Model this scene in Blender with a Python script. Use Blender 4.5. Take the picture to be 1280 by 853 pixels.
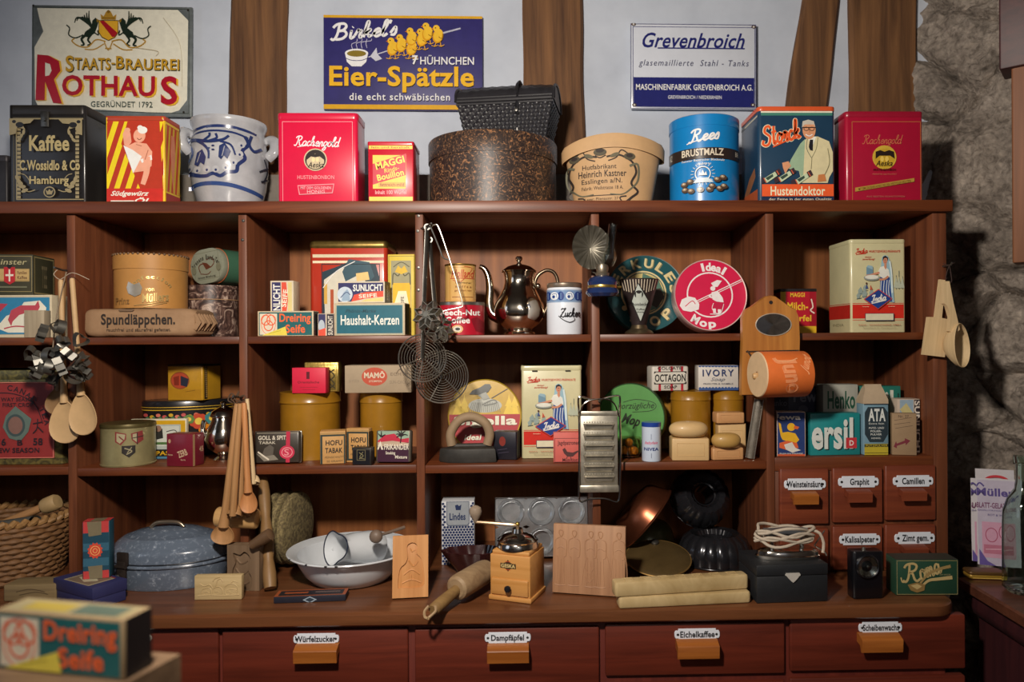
import bpy, bmesh, math, random
from math import pi, sin, cos, radians as rad, sqrt, atan2
from mathutils import Vector as V, Matrix as Mx, noise
from mathutils.geometry import tessellate_polygon
random.seed(7)
SC = bpy.context.scene
COL = SC.collection
for o in list(bpy.data.objects): bpy.data.objects.remove(o)

# ------------------------------------------------ camera, light, exposure
F, CX, CY = 912.0, 686.0, 426.5
CAM = V((0, -1.58, 1.4))
_y, _p, _r = rad(-1.3107), rad(-0.0323), rad(-0.3623)
FW = V((-sin(_y)*cos(_p), cos(_y)*cos(_p), sin(_p)))
_R0 = V((cos(_y), sin(_y), 0)); _U0 = _R0.cross(FW)
RT = cos(_r)*_R0 + sin(_r)*_U0
UP = -sin(_r)*_R0 + cos(_r)*_U0
cam = bpy.data.cameras.new('camera'); cam.sensor_width = 36; cam.lens = F/1280*36
cam.shift_x = -(CX-640)/1280; cam.shift_y = 0; cam.clip_start = .05
cam.dof.use_dof = True; cam.dof.focus_distance = 1.6; cam.dof.aperture_fstop = 3.2
co = bpy.data.objects.new('camera', cam); COL.objects.link(co); SC.camera = co
co.matrix_world = Mx(((RT.x, UP.x, -FW.x, CAM.x), (RT.y, UP.y, -FW.y, CAM.y), (RT.z, UP.z, -FW.z, CAM.z), (0, 0, 0, 1)))
SC.view_settings.view_transform = 'Standard'; SC.view_settings.look = 'None'
SC.view_settings.exposure = 0.0; SC.view_settings.gamma = 1.0; SC.view_settings.use_curve_mapping = False
w = bpy.data.worlds.new('room_air'); SC.world = w; w.use_nodes = True
w.node_tree.nodes['Background'].inputs[0].default_value = (.45, .38, .9, 1)
w.node_tree.nodes['Background'].inputs[1].default_value = .03

def lamp(name, kind, loc, power, color, **k):
    l = bpy.data.lights.new(name, kind); l.energy = power; l.color = color
    tgt = k.pop('target', None)
    for a, b in k.items(): setattr(l, a, b)
    o = bpy.data.objects.new(name, l); COL.objects.link(o); o.location = loc
    if tgt: o.rotation_euler = (V(tgt)-V(loc)).to_track_quat('-Z', 'Y').to_euler()
    return o
lamp('shaded_lamp_light', 'SPOT', (-.25, -1.2, 1.89), 80, (1, .90, .79), shadow_soft_size=.05, spot_size=rad(128), spot_blend=.55, target=(.0, .0, 1.42))
lamp('window_daylight', 'AREA', (-2.5, -1.7, 1.9), 4, (.72, .82, 1), shape='RECTANGLE', size=.9, size_y=1.3, target=(-.1, .1, 1.5))
lamp('rear_fill_light', 'POINT', (.3, -2.95, 2.0), 6, (1, .88, .74), shadow_soft_size=.06)  # added lamp: brightens the rear wall for metal reflections, with slight fill
lamp('rear_area_fill', 'AREA', (.4, -3.3, 2.1), .8, (.80, .86, 1), shape='RECTANGLE', size=1.6, size_y=1.0, target=(0, 0, 1.35))  # added area light, cool fill from behind the camera

# ------------------------------------------------ photo geometry helpers
def ray(px, py): return (px-CX)/F*RT - (py-CY)/F*UP + FW
def P(px, py, y):                       # point seen at a pixel, in the plane y
    d = ray(px, py); return CAM + d*((y-CAM.y)/d.y)
def G(px, py, z):                       # point seen at a pixel, on the level z
    d = ray(px, py); return CAM + d*((z-CAM.z)/d.z)
def proj(p):
    p = V(p)-CAM; w = p.dot(FW); return CX+F*p.dot(RT)/w, CY-F*p.dot(UP)/w
def pxm(y): return (y-CAM.y)/F          # metres per pixel at depth y

# ------------------------------------------------ materials
MATS = {}
def lin(h):
    h = h.lstrip('#'); c = [int(h[i:i+2], 16)/255 for i in (0, 2, 4)]
    return [x/12.92 if x <= .04045 else ((x+.055)/1.055)**2.4 for x in c]
GAIN = 1.3
def nodes(name):
    m = bpy.data.materials.new(name); m.use_nodes = True; nt = m.node_tree
    return m, nt, nt.nodes['Principled BSDF']
def N(nt, t, **k):
    n = nt.nodes.new(t)
    for a, b in k.items():
        if a.startswith('i_'): n.inputs[a[2:].replace('_', ' ')].default_value = b
        else: setattr(n, a, b)
    return n
def coords(nt, scale=(1, 1, 1)):
    tc = N(nt, 'ShaderNodeTexCoord'); mp = N(nt, 'ShaderNodeMapping'); mp.inputs['Scale'].default_value = scale
    nt.links.new(tc.outputs['Object'], mp.inputs[0]); return mp
def ramp(nt, src, stops):
    r = N(nt, 'ShaderNodeValToRGB'); e = r.color_ramp.elements
    while len(e) < len(stops): e.new(.5)
    for q, (p, c) in zip(e, stops): q.position = p; q.color = (*c, 1)
    nt.links.new(src, r.inputs[0]); return r
def alb(h, g=None): return [min(.92, max(.002, x*(g or GAIN))) for x in lin(h)]
def ink(h, rough=.45, metal=0, var=.10, scale=60, bump=0, coat=0):
    key = (h, rough, metal, var, scale, bump, coat)
    if key in MATS: return MATS[key]
    m, nt, b = nodes('surface_'+h.strip('#')); c = alb(h)
    mp = coords(nt); nz = N(nt, 'ShaderNodeTexNoise', i_Scale=scale, i_Detail=4.0, i_Roughness=.65); nt.links.new(mp.outputs[0], nz.inputs['Vector'])
    r = ramp(nt, nz.outputs[0], [(.3, [x*(1-var) for x in c]), (.7, [min(.95, x*(1+var)) for x in c])])
    nt.links.new(r.outputs[0], b.inputs['Base Color'])
    b.inputs['Roughness'].default_value = rough; b.inputs['Metallic'].default_value = metal
    if coat: b.inputs['Coat Weight'].default_value = coat; b.inputs['Coat Roughness'].default_value = .15
    if bump:
        bp = N(nt, 'ShaderNodeBump', i_Strength=bump, i_Distance=.002); nt.links.new(nz.outputs[0], bp.inputs['Height']); nt.links.new(bp.outputs[0], b.inputs['Normal'])
    MATS[key] = m; return m
def wood(h1, h2, axis='X', rough=.5, scale=1.0, coat=0, bump=.15):
    key = ('wood', h1, h2, axis, rough, scale, coat)
    if key in MATS: return MATS[key]
    m, nt, b = nodes('wood_'+h1.strip('#')+axis)
    s = {'X': (1.2, 22, 22), 'Z': (22, 22, 1.2), 'Y': (22, 1.2, 22)}[axis]
    mp = coords(nt, tuple(q*scale for q in s))
    nz = N(nt, 'ShaderNodeTexNoise', i_Scale=2.2, i_Detail=8.0, i_Roughness=.6, i_Distortion=.6); nt.links.new(mp.outputs[0], nz.inputs['Vector'])
    r = ramp(nt, nz.outputs[0], [(.3, alb(h1)), (.72, alb(h2))])
    nt.links.new(r.outputs[0], b.inputs['Base Color']); b.inputs['Roughness'].default_value = rough
    if coat: b.inputs['Coat Weight'].default_value = coat; b.inputs['Coat Roughness'].default_value = .25
    bp = N(nt, 'ShaderNodeBump', i_Strength=bump, i_Distance=.001); nt.links.new(nz.outputs[0], bp.inputs['Height']); nt.links.new(bp.outputs[0], b.inputs['Normal'])
    MATS[key] = m; return m
def blotch(name, h1, h2, scale, lo=.45, hi=.55, rough=.5, metal=0, detail=3, kind='noise', bump=0, dist=0, coat=0, h3=None):
    if name in MATS: return MATS[name]
    m, nt, b = nodes(name); mp = coords(nt)
    if kind == 'noise': nz = N(nt, 'ShaderNodeTexNoise', i_Scale=scale, i_Detail=float(detail), i_Roughness=.6, i_Distortion=dist)
    else: nz = N(nt, 'ShaderNodeTexVoronoi', i_Scale=scale)
    nt.links.new(mp.outputs[0], nz.inputs['Vector'])
    st = [(lo, alb(h1)), (hi, alb(h2))]
    if h3: st.append((min(1, hi+(hi-lo)), alb(h3)))
    r = ramp(nt, nz.outputs[0], st)
    nt.links.new(r.outputs[0], b.inputs['Base Color']); b.inputs['Roughness'].default_value = rough; b.inputs['Metallic'].default_value = metal
    if coat: b.inputs['Coat Weight'].default_value = coat
    if bump:
        bp = N(nt, 'ShaderNodeBump', i_Strength=bump, i_Distance=.003); nt.links.new(nz.outputs[0], bp.inputs['Height']); nt.links.new(bp.outputs[0], b.inputs['Normal'])
    MATS[name] = m; return m
def glass(name, h, rough=.05, alpha=None):
    if name in MATS: return MATS[name]
    m, nt, b = nodes(name); b.inputs['Base Color'].default_value = (*lin(h), 1)
    b.inputs['Transmission Weight'].default_value = 1; b.inputs['Roughness'].default_value = rough; b.inputs['IOR'].default_value = 1.45
    mp = coords(nt); nz = N(nt, 'ShaderNodeTexNoise', i_Scale=35.0); nt.links.new(mp.outputs[0], nz.inputs['Vector'])
    bp = N(nt, 'ShaderNodeBump', i_Strength=.15, i_Distance=.002); nt.links.new(nz.outputs[0], bp.inputs['Height']); nt.links.new(bp.outputs[0], b.inputs['Normal'])
    MATS[name] = m; return m

RED = wood('#461f10', '#723c1e', 'X', .42); REDZ = wood('#4a2616', '#744228', 'Z', .5); REDP = wood('#4f2020', '#6e3226', 'Z', .5)
BACKW = wood('#6c4024', '#9a6238', 'Z', .55, .6)
TOPW = wood('#4c2c18', '#6a4026', 'X', .33, 1, .15); DRAWW = wood('#461a10', '#66291a', 'X', .42); PULLW = wood('#7c4418', '#985a24', 'X', .4)
BEAM = wood('#3c2414', '#7a5432', 'Z', .75, .8, 0, .6); LIME = wood('#b08a5c', '#d0ac7c', 'Z', .6, 1.5)
TIN = ink('#9a968c', .3, .9, .2, 30); STEEL = ink('#c8c4bc', .14, 1, .06, 20); DARKTIN = ink('#5c5a56', .38, .85, .3, 50)
BRASS = ink('#b89a50', .28, .9, .15, 30); BLACK = ink('#15151a', .35); SILVER = ink('#d0c8ba', .12, 1, .05, 12); WHITE = ink('#ccd2dc', .25, 0, .03, 20, 0, .4)

# ------------------------------------------------ mesh building
class MB:
    def __init__(s): s.v = []; s.f = []; s.mi = []; s.mats = []; s.M = Mx.Identity(4)
    def idx(s, m):
        if m not in s.mats: s.mats.append(m)
        return s.mats.index(m)
    def add(s, vs, fs, mat):
        n = len(s.v); i = s.idx(mat)
        for q in vs: s.v.append(tuple(s.M @ V(q)))
        for q in fs: s.f.append([n+k for k in q]); s.mi.append(i)
        return s
    def at(s, x=0, y=0, z=0, rx=0, ry=0, rz=0, sc=1):
        s.M = Mx.Translation((x, y, z)) @ Mx.Rotation(rad(rz), 4, 'Z') @ Mx.Rotation(rad(ry), 4, 'Y') @ Mx.Rotation(rad(rx), 4, 'X') @ (Mx.Diagonal((*sc, 1)) if isinstance(sc, tuple) else Mx.Scale(sc, 4)); return s
    def loft(s, rings, mat, cap=(1, 1), closed=True):
        n = len(rings[0]); vs = [p for r in rings for p in r]; fs = []
        for k in range(len(rings)-1):
            for j in range(n if closed else n-1):
                a, b = k*n+j, k*n+(j+1) % n; fs.append([a, b, b+n, a+n])
        if cap[0]: fs.append(list(range(n))[::-1])
        if cap[1]: fs.append([(len(rings)-1)*n+j for j in range(n)])
        return s.add(vs, fs, mat)
    def lathe(s, prof, mat, n=40, mod=None, cap=(0, 0), sy=1.0):
        rings = []
        for r, z in prof:
            rings.append([(r*(mod(2*pi*j/n, z) if mod else 1)*cos(2*pi*j/n), sy*r*(mod(2*pi*j/n, z) if mod else 1)*sin(2*pi*j/n), z) for j in range(n)])
        return s.loft(rings, mat, cap)
    def rbox(s, w, d, h, mat, r=.002, e=.0012, x=0, y=0, z=0):      # centred in x, front at y, from z up
        e = min(e, w*.4, d*.4, h*.4); r = max(min(r, w*.49, d*.49), e*1.05)
        def out(i): return rr(w-2*i, d-2*i, max(r-i, .00002), 5 if r > .003 else 2)
        rings = [[(x+a, y+d/2+b, z+zz) for a, b in out(i)] for i, zz in ((e, 0), (e*.3, e*.3), (0, e), (0, h-e), (e*.3, h-e*.3), (e, h))]
        return s.loft(rings, mat)
    def tube(s, pts, r, mat, n=8, closed=False, cap=True, flat=1.0):
        pts = [V(p) for p in pts]; m = len(pts); rs = r if isinstance(r, (list, tuple)) else [r]*m
        def tan(i):
            a = pts[(i-1) % m if closed else max(i-1, 0)]; b = pts[(i+1) % m if closed else min(i+1, m-1)]
            t = b-a; return t.normalized() if t.length > 1e-9 else V((0, 0, 1))
        t0 = tan(0); nrm = t0.orthogonal().normalized(); rings = []
        for i in range(m):
            t = tan(i); nrm = nrm-t*nrm.dot(t); nrm = nrm.normalized() if nrm.length > 1e-6 else t.orthogonal().normalized(); bn = t.cross(nrm)
            rings.append([tuple(pts[i]+rs[i]*(cos(2*pi*k/n)*nrm+flat*sin(2*pi*k/n)*bn)) for k in range(n)])
        if closed: rings.append(rings[0]); return s.loft(rings, mat, (0, 0))
        return s.loft(rings, mat, (cap, cap))
    def ball(s, c, r, mat, n=16, sc=(1, 1, 1)):
        m = max(6, n//2); rings = []
        for i in range(m+1):
            a = -pi/2+pi*i/m; q = max(cos(a), .001)
            rings.append([(c[0]+sc[0]*r*q*cos(2*pi*j/n), c[1]+sc[1]*r*q*sin(2*pi*j/n), c[2]+sc[2]*r*sin(a)) for j in range(n)])
        return s.loft(rings, mat)
    def strip(s, pts, h, mat, t=.0006, closed=True, axis=2):         # thin bent sheet: outline extruded along local z
        m = len(pts); rings = []
        for k in range(m):
            a = V(pts[(k-1) % m]); b = V(pts[(k+1) % m]); d = (b-a).normalized(); nn = V((-d.y, d.x))*t/2; p = V(pts[k])
            rings.append([(p.x+nn.x, p.y+nn.y, 0), (p.x-nn.x, p.y-nn.y, 0), (p.x-nn.x, p.y-nn.y, h), (p.x+nn.x, p.y+nn.y, h)])
        if closed: rings.append(rings[0])
        return s.loft(rings, mat, (0, 0) if closed else (1, 1))
def rr(w, d, r, n=4):
    pts = []
    for cx, cy, a0 in ((w/2-r, -d/2+r, -90), (w/2-r, d/2-r, 0), (-w/2+r, d/2-r, 90), (-w/2+r, -d/2+r, 180)):
        for k in range(n+1):
            a = rad(a0+90*k/n); pts.append((cx+r*cos(a), cy+r*sin(a)))
    return pts
def smooth(pts, k=5, closed=False):
    pts = [V(p) for p in pts]; n = len(pts); out = []
    if n < 3: return pts
    for i in range(n if closed else n-1):
        g = (lambda j: pts[j % n]) if closed else (lambda j: pts[min(max(j, 0), n-1)])
        p0, p1, p2, p3 = g(i-1), g(i), g(i+1), g(i+2)
        for q in range(k):
            t = q/k; out.append(.5*((2*p1)+(p2-p0)*t+(2*p0-5*p1+4*p2-p3)*t*t+(3*p1-p0-3*p2+p3)*t**3))
    if not closed: out.append(pts[-1])
    return out
def obj(name, mb, parent=None, label=None, angle=38):
    me = bpy.data.meshes.new(name); me.from_pydata(mb.v, [], mb.f); me.polygons.foreach_set('material_index', mb.mi)
    for m in mb.mats: me.materials.append(m)
    me.polygons.foreach_set('use_smooth', [True]*len(mb.f)); me.update()
    try: me.set_sharp_from_angle(angle=rad(angle))
    except Exception: pass
    o = bpy.data.objects.new(name, me); COL.objects.link(o)
    if parent: o.parent = parent
    if label: o['label'] = label
    return o
def thing(name, label, cat, loc, rz=0, group=None, rx=0, ry=0):
    o = bpy.data.objects.new(name, None); COL.objects.link(o); o.empty_display_size = .05
    o.location = loc; o.rotation_euler = (rad(rx), rad(ry), rad(rz)); o['label'] = label; o['category'] = cat
    if group: o['group'] = group
    return o
def tag(o, label, cat, group=None, loc=None, rz=0, rx=0, ry=0):
    o['label'] = label; o['category'] = cat
    if group: o['group'] = group
    if loc is not None: o.location = loc; o.rotation_euler = (rad(rx), rad(ry), rad(rz))
    return o
def struct(name, mb):
    o = obj(name, mb); o['kind'] = 'structure'; return o

# ------------------------------------------------ printed artwork (2D shapes laid on a face)
_fc = bpy.data.curves.new('lettering', 'FONT'); _fo = bpy.data.objects.new('lettering_tool', _fc); _fc.resolution_u = 3; _fc.fill_mode = 'FRONT'
_cache = {}
def glyphs(txt, b=0, sh=0, sp=1):
    b *= .55; sp *= 1.04; k = (txt, b, sh, sp)
    if k not in _cache:
        _fc.body = txt; _fc.offset = b; _fc.shear = sh; _fc.space_character = sp
        me = bpy.data.meshes.new_from_object(_fo)
        vs = [(q.co.x, q.co.y) for q in me.vertices]; fs = [list(q.vertices) for q in me.polygons]; bpy.data.meshes.remove(me); _cache[k] = (vs, fs)
    return _cache[k]
EPS = .00009
_e = [(0, .18), (.18, .24), (.30, .38), (.22, .50), (.10, .40), (.08, .16), (.20, 0), (.38, .14)]; _n = [[(0, .2), (.08, .46), (.10, .46), (.08, 0)], [(.08, .26), (.20, .46), (.30, .44), (.30, .10), (.34, 0), (.44, .14)]]
_a = [[(.32, .42), (.18, .50), (.05, .34), (.05, .10), (.16, 0), (.30, .18), (.33, .48)], [(.33, .48), (.32, .10), (.36, 0), (.46, .14)]]; _l = [[(0, .16), (.16, .60), (.20, .92), (.12, 1.0), (.07, .80), (.07, .14), (.14, 0), (.27, .14)]]
SCRIPT = {'a': (.42, _a), 'e': (.36, [_e]), 'n': (.42, _n), 'l': (.25, _l), 'o': (.40, [[(.22, .50), (.08, .42), (.05, .12), (.18, 0), (.32, .16), (.30, .42), (.20, .50), (.24, .40), (.42, .42)]]),
 'c': (.34, [[(.28, .42), (.18, .50), (.06, .34), (.07, .10), (.18, 0), (.36, .16)]]), 'r': (.32, [[(0, .16), (.10, .54), (.12, .44), (.24, .46), (.20, .14), (.24, 0), (.34, .14)]]), 's': (.30, [[(0, .14), (.16, .54), (.22, .22), (.16, .02), (.02, .06)]]),
 'u': (.44, [[(.04, .48), (.04, .12), (.12, 0), (.28, .20), (.30, .48)], [(.30, .48), (.30, .10), (.34, 0), (.46, .14)]]), 't': (.26, [[(.10, .95), (.07, .14), (.14, 0), (.26, .14)], [(-.04, .62), (.24, .66)]]), 'i': (.24, [[(.04, .44), (.06, .48), (.06, .12), (.12, 0), (.24, .14)], [(.08, .70), (.10, .74)]]),
 'k': (.40, [[(.04, .2), (.16, .70), (.16, 1.0), (.08, .9), (.06, 0)], [(.08, .26), (.26, .50), (.28, .40), (.10, .26), (.24, .16), (.28, .02), (.40, .12)]]), 'h': (.42, [[(.02, .2), (.16, .70), (.16, 1.0), (.08, .9), (.06, 0)], [(.06, .26), (.18, .48), (.28, .44), (.28, .10), (.32, 0), (.42, .14)]]),
 'd': (.42, [[(.30, .42), (.16, .50), (.05, .32), (.06, .08), (.16, 0), (.32, .20), (.36, 1.0)], [(.36, 1.0), (.32, .10), (.36, 0), (.44, .14)]]), 'g': (.40, [[(.30, .42), (.16, .50), (.05, .34), (.06, .12), (.16, .02), (.30, .20), (.33, .48)], [(.33, .48), (.30, -.24), (.16, -.40), (.06, -.28), (.40, .12)]]), 'm': (.60, [_n[0], [(.08, .26), (.18, .46), (.26, .42), (.25, 0)], [(.25, .26), (.36, .46), (.44, .42), (.44, .10), (.48, 0), (.60, .14)]]),
 "'": (.14, [[(.06, 1.0), (.02, .78)]]), 'R': (.66, [[(.16, .96), (.16, .4), (.10, .06), (0, 0), (-.08, .10)], [(-.06, .78), (.04, .96), (.30, 1.0), (.46, .86), (.40, .62), (.16, .50), (.30, .44), (.42, .10), (.54, 0), (.66, .14)]]), 'S': (.56, [[(.46, .84), (.36, 1.0), (.16, .96), (.10, .74), (.28, .56), (.42, .40), (.36, .10), (.16, 0), (-.04, .12), (.02, .30)]]),
 'B': (.66, [[(.16, .96), (.16, .4), (.10, .06), (0, 0), (-.08, .10)], [(-.08, .78), (.06, .98), (.34, 1.0), (.46, .80), (.36, .58), (.18, .54)], [(.20, .54), (.42, .52), (.54, .28), (.42, .04), (.18, 0), (.08, .10)]]), 'Z': (.56, [[(0, .80), (.10, .98), (.30, .92), (.50, 1.0), (.26, .52), (.02, 0)], [(.12, .52), (.36, .54)], [(.02, 0), (.20, .06), (.36, -.06), (.56, .10)]]),
 'I': (.34, [[(-.06, .80), (.06, .98), (.34, .96)], [(.22, .98), (.16, .10), (.04, 0), (-.06, .10)]])}
class Art:
    """rect = pixel rectangle in the photograph that the face fills; shapes are given in those pixels."""
    def __init__(s, mb, rect, O, U, W, nrm, R=None, rough=.45, coat=0, clip=True, xc=None, Rf=None):
        s.mb, s.rect, s.O, s.U, s.W, s.n, s.R, s.rough, s.coat, s.L, s.clip, s.Rf = mb, rect, V(O), V(U), V(W), V(nrm).normalized(), R, rough, coat, 1, clip, Rf
    def mat(s, c): return c if not isinstance(c, str) else ink(c, s.rough, 0, .07, 60, 0, s.coat)
    def put(s, vs, fs, c):
        x0, y0, x1, y1 = s.rect; L = s.L; s.L += 1
        bm = bmesh.new(); bv = [bm.verts.new((x, y, 0)) for x, y in vs]
        for f in fs:
            try: bm.faces.new([bv[i] for i in f])
            except ValueError: pass
        cuts = []
        if s.clip: m_ = getattr(s, 'cm', .3); cuts = [((x0+m_, 0, 0), (-1, 0, 0)), ((x1-m_, 0, 0), (1, 0, 0)), ((0, y0+.2, 0), (0, -1, 0)), ((0, y1-.2, 0), (0, 1, 0))]
        if getattr(s, 'circ', None):
            qx, qy, qr = s.circ
            if any((x-qx)**2+(y-qy)**2 > qr*qr for x, y in vs): cuts = cuts+[((qx+qr*cos(2*pi*k/40), qy+qr*sin(2*pi*k/40), 0), (cos(2*pi*k/40), sin(2*pi*k/40), 0)) for k in range(40)]
        for co_, no in cuts:
            bmesh.ops.bisect_plane(bm, geom=bm.verts[:]+bm.edges[:]+bm.faces[:], plane_co=co_, plane_no=no, clear_outer=True)
        if s.R and bm.verts:
            a, b = min(q.co.x for q in bm.verts), max(q.co.x for q in bm.verts); n = 28
            for k in range(1, n):
                xx = (x0+x1)/2+(x1-x0)/2*sin(-pi/2+pi*k/n)
                if a < xx < b: bmesh.ops.bisect_plane(bm, geom=bm.verts[:]+bm.edges[:]+bm.faces[:], plane_co=(xx, 0, 0), plane_no=(1, 0, 0))
            if s.Rf:
                a, b = min(q.co.y for q in bm.verts), max(q.co.y for q in bm.verts)
                yy = y0
                while yy < y1:
                    if a < yy < b: bmesh.ops.bisect_plane(bm, geom=bm.verts[:]+bm.edges[:]+bm.faces[:], plane_co=(0, yy, 0), plane_no=(0, 1, 0))
                    yy += 3
        bm.verts.ensure_lookup_table(); bm.verts.index_update(); out = []
        for q in bm.verts:
            u = (q.co.x-x0)/(x1-x0); v = (y1-q.co.y)/(y1-y0)
            if s.R:
                xx = (u-.5)*s.U.length; z = v*s.W.length; Rr = (s.Rf(z) if s.Rf else s.R)+L*EPS
                if s.Rf: Rr += .0004
                out.append(s.O+V((xx, -sqrt(max(Rr*Rr-xx*xx, 0)), z)))
            else: out.append(s.O+s.U*u+s.W*v+s.n*(EPS*L))
        s.mb.add(out, [[q.index for q in f.verts] for f in bm.faces], s.mat(c)); bm.free(); return s
    def P(s, pts, c):
        pts = [V((p[0], p[1], 0)) for p in pts]; return s.put([(p.x, p.y) for p in pts], [list(t) for t in tessellate_polygon([pts])], c)
    def R_(s, x0, y0, x1, y1, c): return s.put([(x0, y1), (x1, y1), (x1, y0), (x0, y0)], [[0, 1, 2, 3]], c)
    def E(s, cx, cy, rx, ry, c, n=24, rot=0):
        k, q = cos(rad(rot)), sin(rad(rot)); pts = [(rx*cos(2*pi*i/n), ry*sin(2*pi*i/n)) for i in range(n)]
        return s.put([(cx+a*k-b*q, cy+a*q+b*k) for a, b in pts], [list(range(n))], c)
    def O_(s, cx, cy, rx, ry, w_, c, n=36):
        vs = [(cx+(rx-d)*cos(2*pi*i/n), cy+(ry-d)*sin(2*pi*i/n)) for d in (0, w_) for i in range(n)]
        return s.put(vs, [[i, (i+1) % n, n+(i+1) % n, n+i] for i in range(n)], c)
    def B(s, x0, y0, x1, y1, w_, c): return s.R_(x0, y0, x1, y0+w_, c).R_(x0, y1-w_, x1, y1, c).R_(x0, y0, x0+w_, y1, c).R_(x1-w_, y0, x1, y1, c)
    def S(s, pts, w_, c, sm=True, closed=False):
        pts = smooth([V((p[0], p[1])) for p in pts], 5, closed) if sm and len(pts) > 2 else [V((p[0], p[1])) for p in pts]
        m = len(pts); vs = []; ww = w_ if isinstance(w_, (tuple, list)) else (w_, w_)
        for i in range(m):
            a = pts[(i-1) % m if closed else max(i-1, 0)]; b = pts[(i+1) % m if closed else min(i+1, m-1)]
            d = (b-a); d = d.normalized() if d.length > 1e-9 else V((1, 0)); nn = V((-d.y, d.x))*(ww[0]+(ww[1]-ww[0])*i/max(m-1, 1))/2
            vs += [tuple(pts[i]+nn), tuple(pts[i]-nn)]
        fs = [[2*i, 2*i+1, 2*i+3, 2*i+2] for i in range(m-1)]
        if closed: fs.append([2*m-2, 2*m-1, 1, 0])
        return s.put(vs, fs, c)
    def T(s, txt, x0, y0, x1, y1, c, b=.02, sh=0, rot=0, sp=1.0, dx=0, dy=0):
        vs, fs = glyphs(txt, b, sh, sp)
        if not vs: return s
        a0, a1 = min(q[0] for q in vs), max(q[0] for q in vs); b0, b1 = min(q[1] for q in vs), max(q[1] for q in vs)
        xm, ym, k, q = (x0+x1)/2, (y0+y1)/2, cos(rad(rot)), sin(rad(rot)); out = []
        for x, y in vs:
            X = x0+(x-a0)/(a1-a0)*(x1-x0)-xm; Y = y1-(y-b0)/(b1-b0)*(y1-y0)-ym
            out.append((xm+X*k-Y*q+dx, ym+X*q+Y*k+dy))
        return s.put(out, fs, c)
    def C(s, txt, x0, y0, x1, y1, c, wd=.11, sh=.25, rot=0, dx=0, dy=0):     # handwritten script from strokes; box = left, top of capitals, right, baseline
        pen, x = [], 0
        for ch in txt:
            w_, st = SCRIPT[ch]
            for q in st: pen.append([(x+a+sh*b, b) for a, b in q])
            x += w_
        W_ = max(a for q in pen for a, b in q); X0 = min(a for q in pen for a, b in q); k = (x1-x0)/(W_-X0); h = y1-y0; xm, ym, cr, sr = (x0+x1)/2, (y0+y1)/2, cos(rad(rot)), sin(rad(rot))
        for q in pen:
            pts = [(x0+(a-X0)*k-xm, y1-b*h-ym) for a, b in q]; s.S([(xm+a*cr-b*sr+dx, ym+a*sr+b*cr+dy) for a, b in pts], wd*h, c)
        return s
    def A(s, txt, cx, cy, r, a0, a1, h, c, b=.03, wf=.95):      # text on an arc, angles clockwise from straight up; h letter height; flip if a0 > a1
        n = len(txt)
        for i, ch in enumerate(txt):
            if ch == ' ': continue
            a = a0+(a1-a0)*(i/(n-1) if n > 1 else .5); vs, fs = glyphs(ch, b)
            if not vs: continue
            p0, p1 = min(q[0] for q in vs), max(q[0] for q in vs); q0, q1 = 0, .73
            wd = wf*abs(rad(a1-a0))*r/max(n-1, 1)*(.45 if ch in "Iil'." else .86)
            flip = a0 > a1; t = rad(a); out = []
            for x, y in vs:
                X = ((x-p0)/(p1-p0)-.5)*wd; Y = (y/.73)*h
                if not flip: rr_ = r+Y; out.append((cx+rr_*sin(t)+X*cos(t), cy-rr_*cos(t)+X*sin(t)))
                else: rr_ = r+h-Y; out.append((cx+rr_*sin(t)-X*cos(t), cy-rr_*cos(t)-X*sin(t)))
            s.put(out, fs, c)
        return s
def fit(x0, x1, py, y, rz):                     # face whose ends are seen at x0 and x1, left end at depth y
    a = P(x0, py, y); d = V((cos(rad(rz)), sin(rad(rz)))); r = ray(x1, py)
    # CAM + r*t = a + d*w
    t_, w_ = r.to_2d(), d; det = t_.x*(-w_.y)+t_.y*w_.x; q = a.to_2d()-CAM.to_2d()
    t = (q.x*(-w_.y)+q.y*w_.x)/det; p = CAM.to_2d()+t_*t; return a.to_2d(), p, (p-a.to_2d()).length
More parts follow.
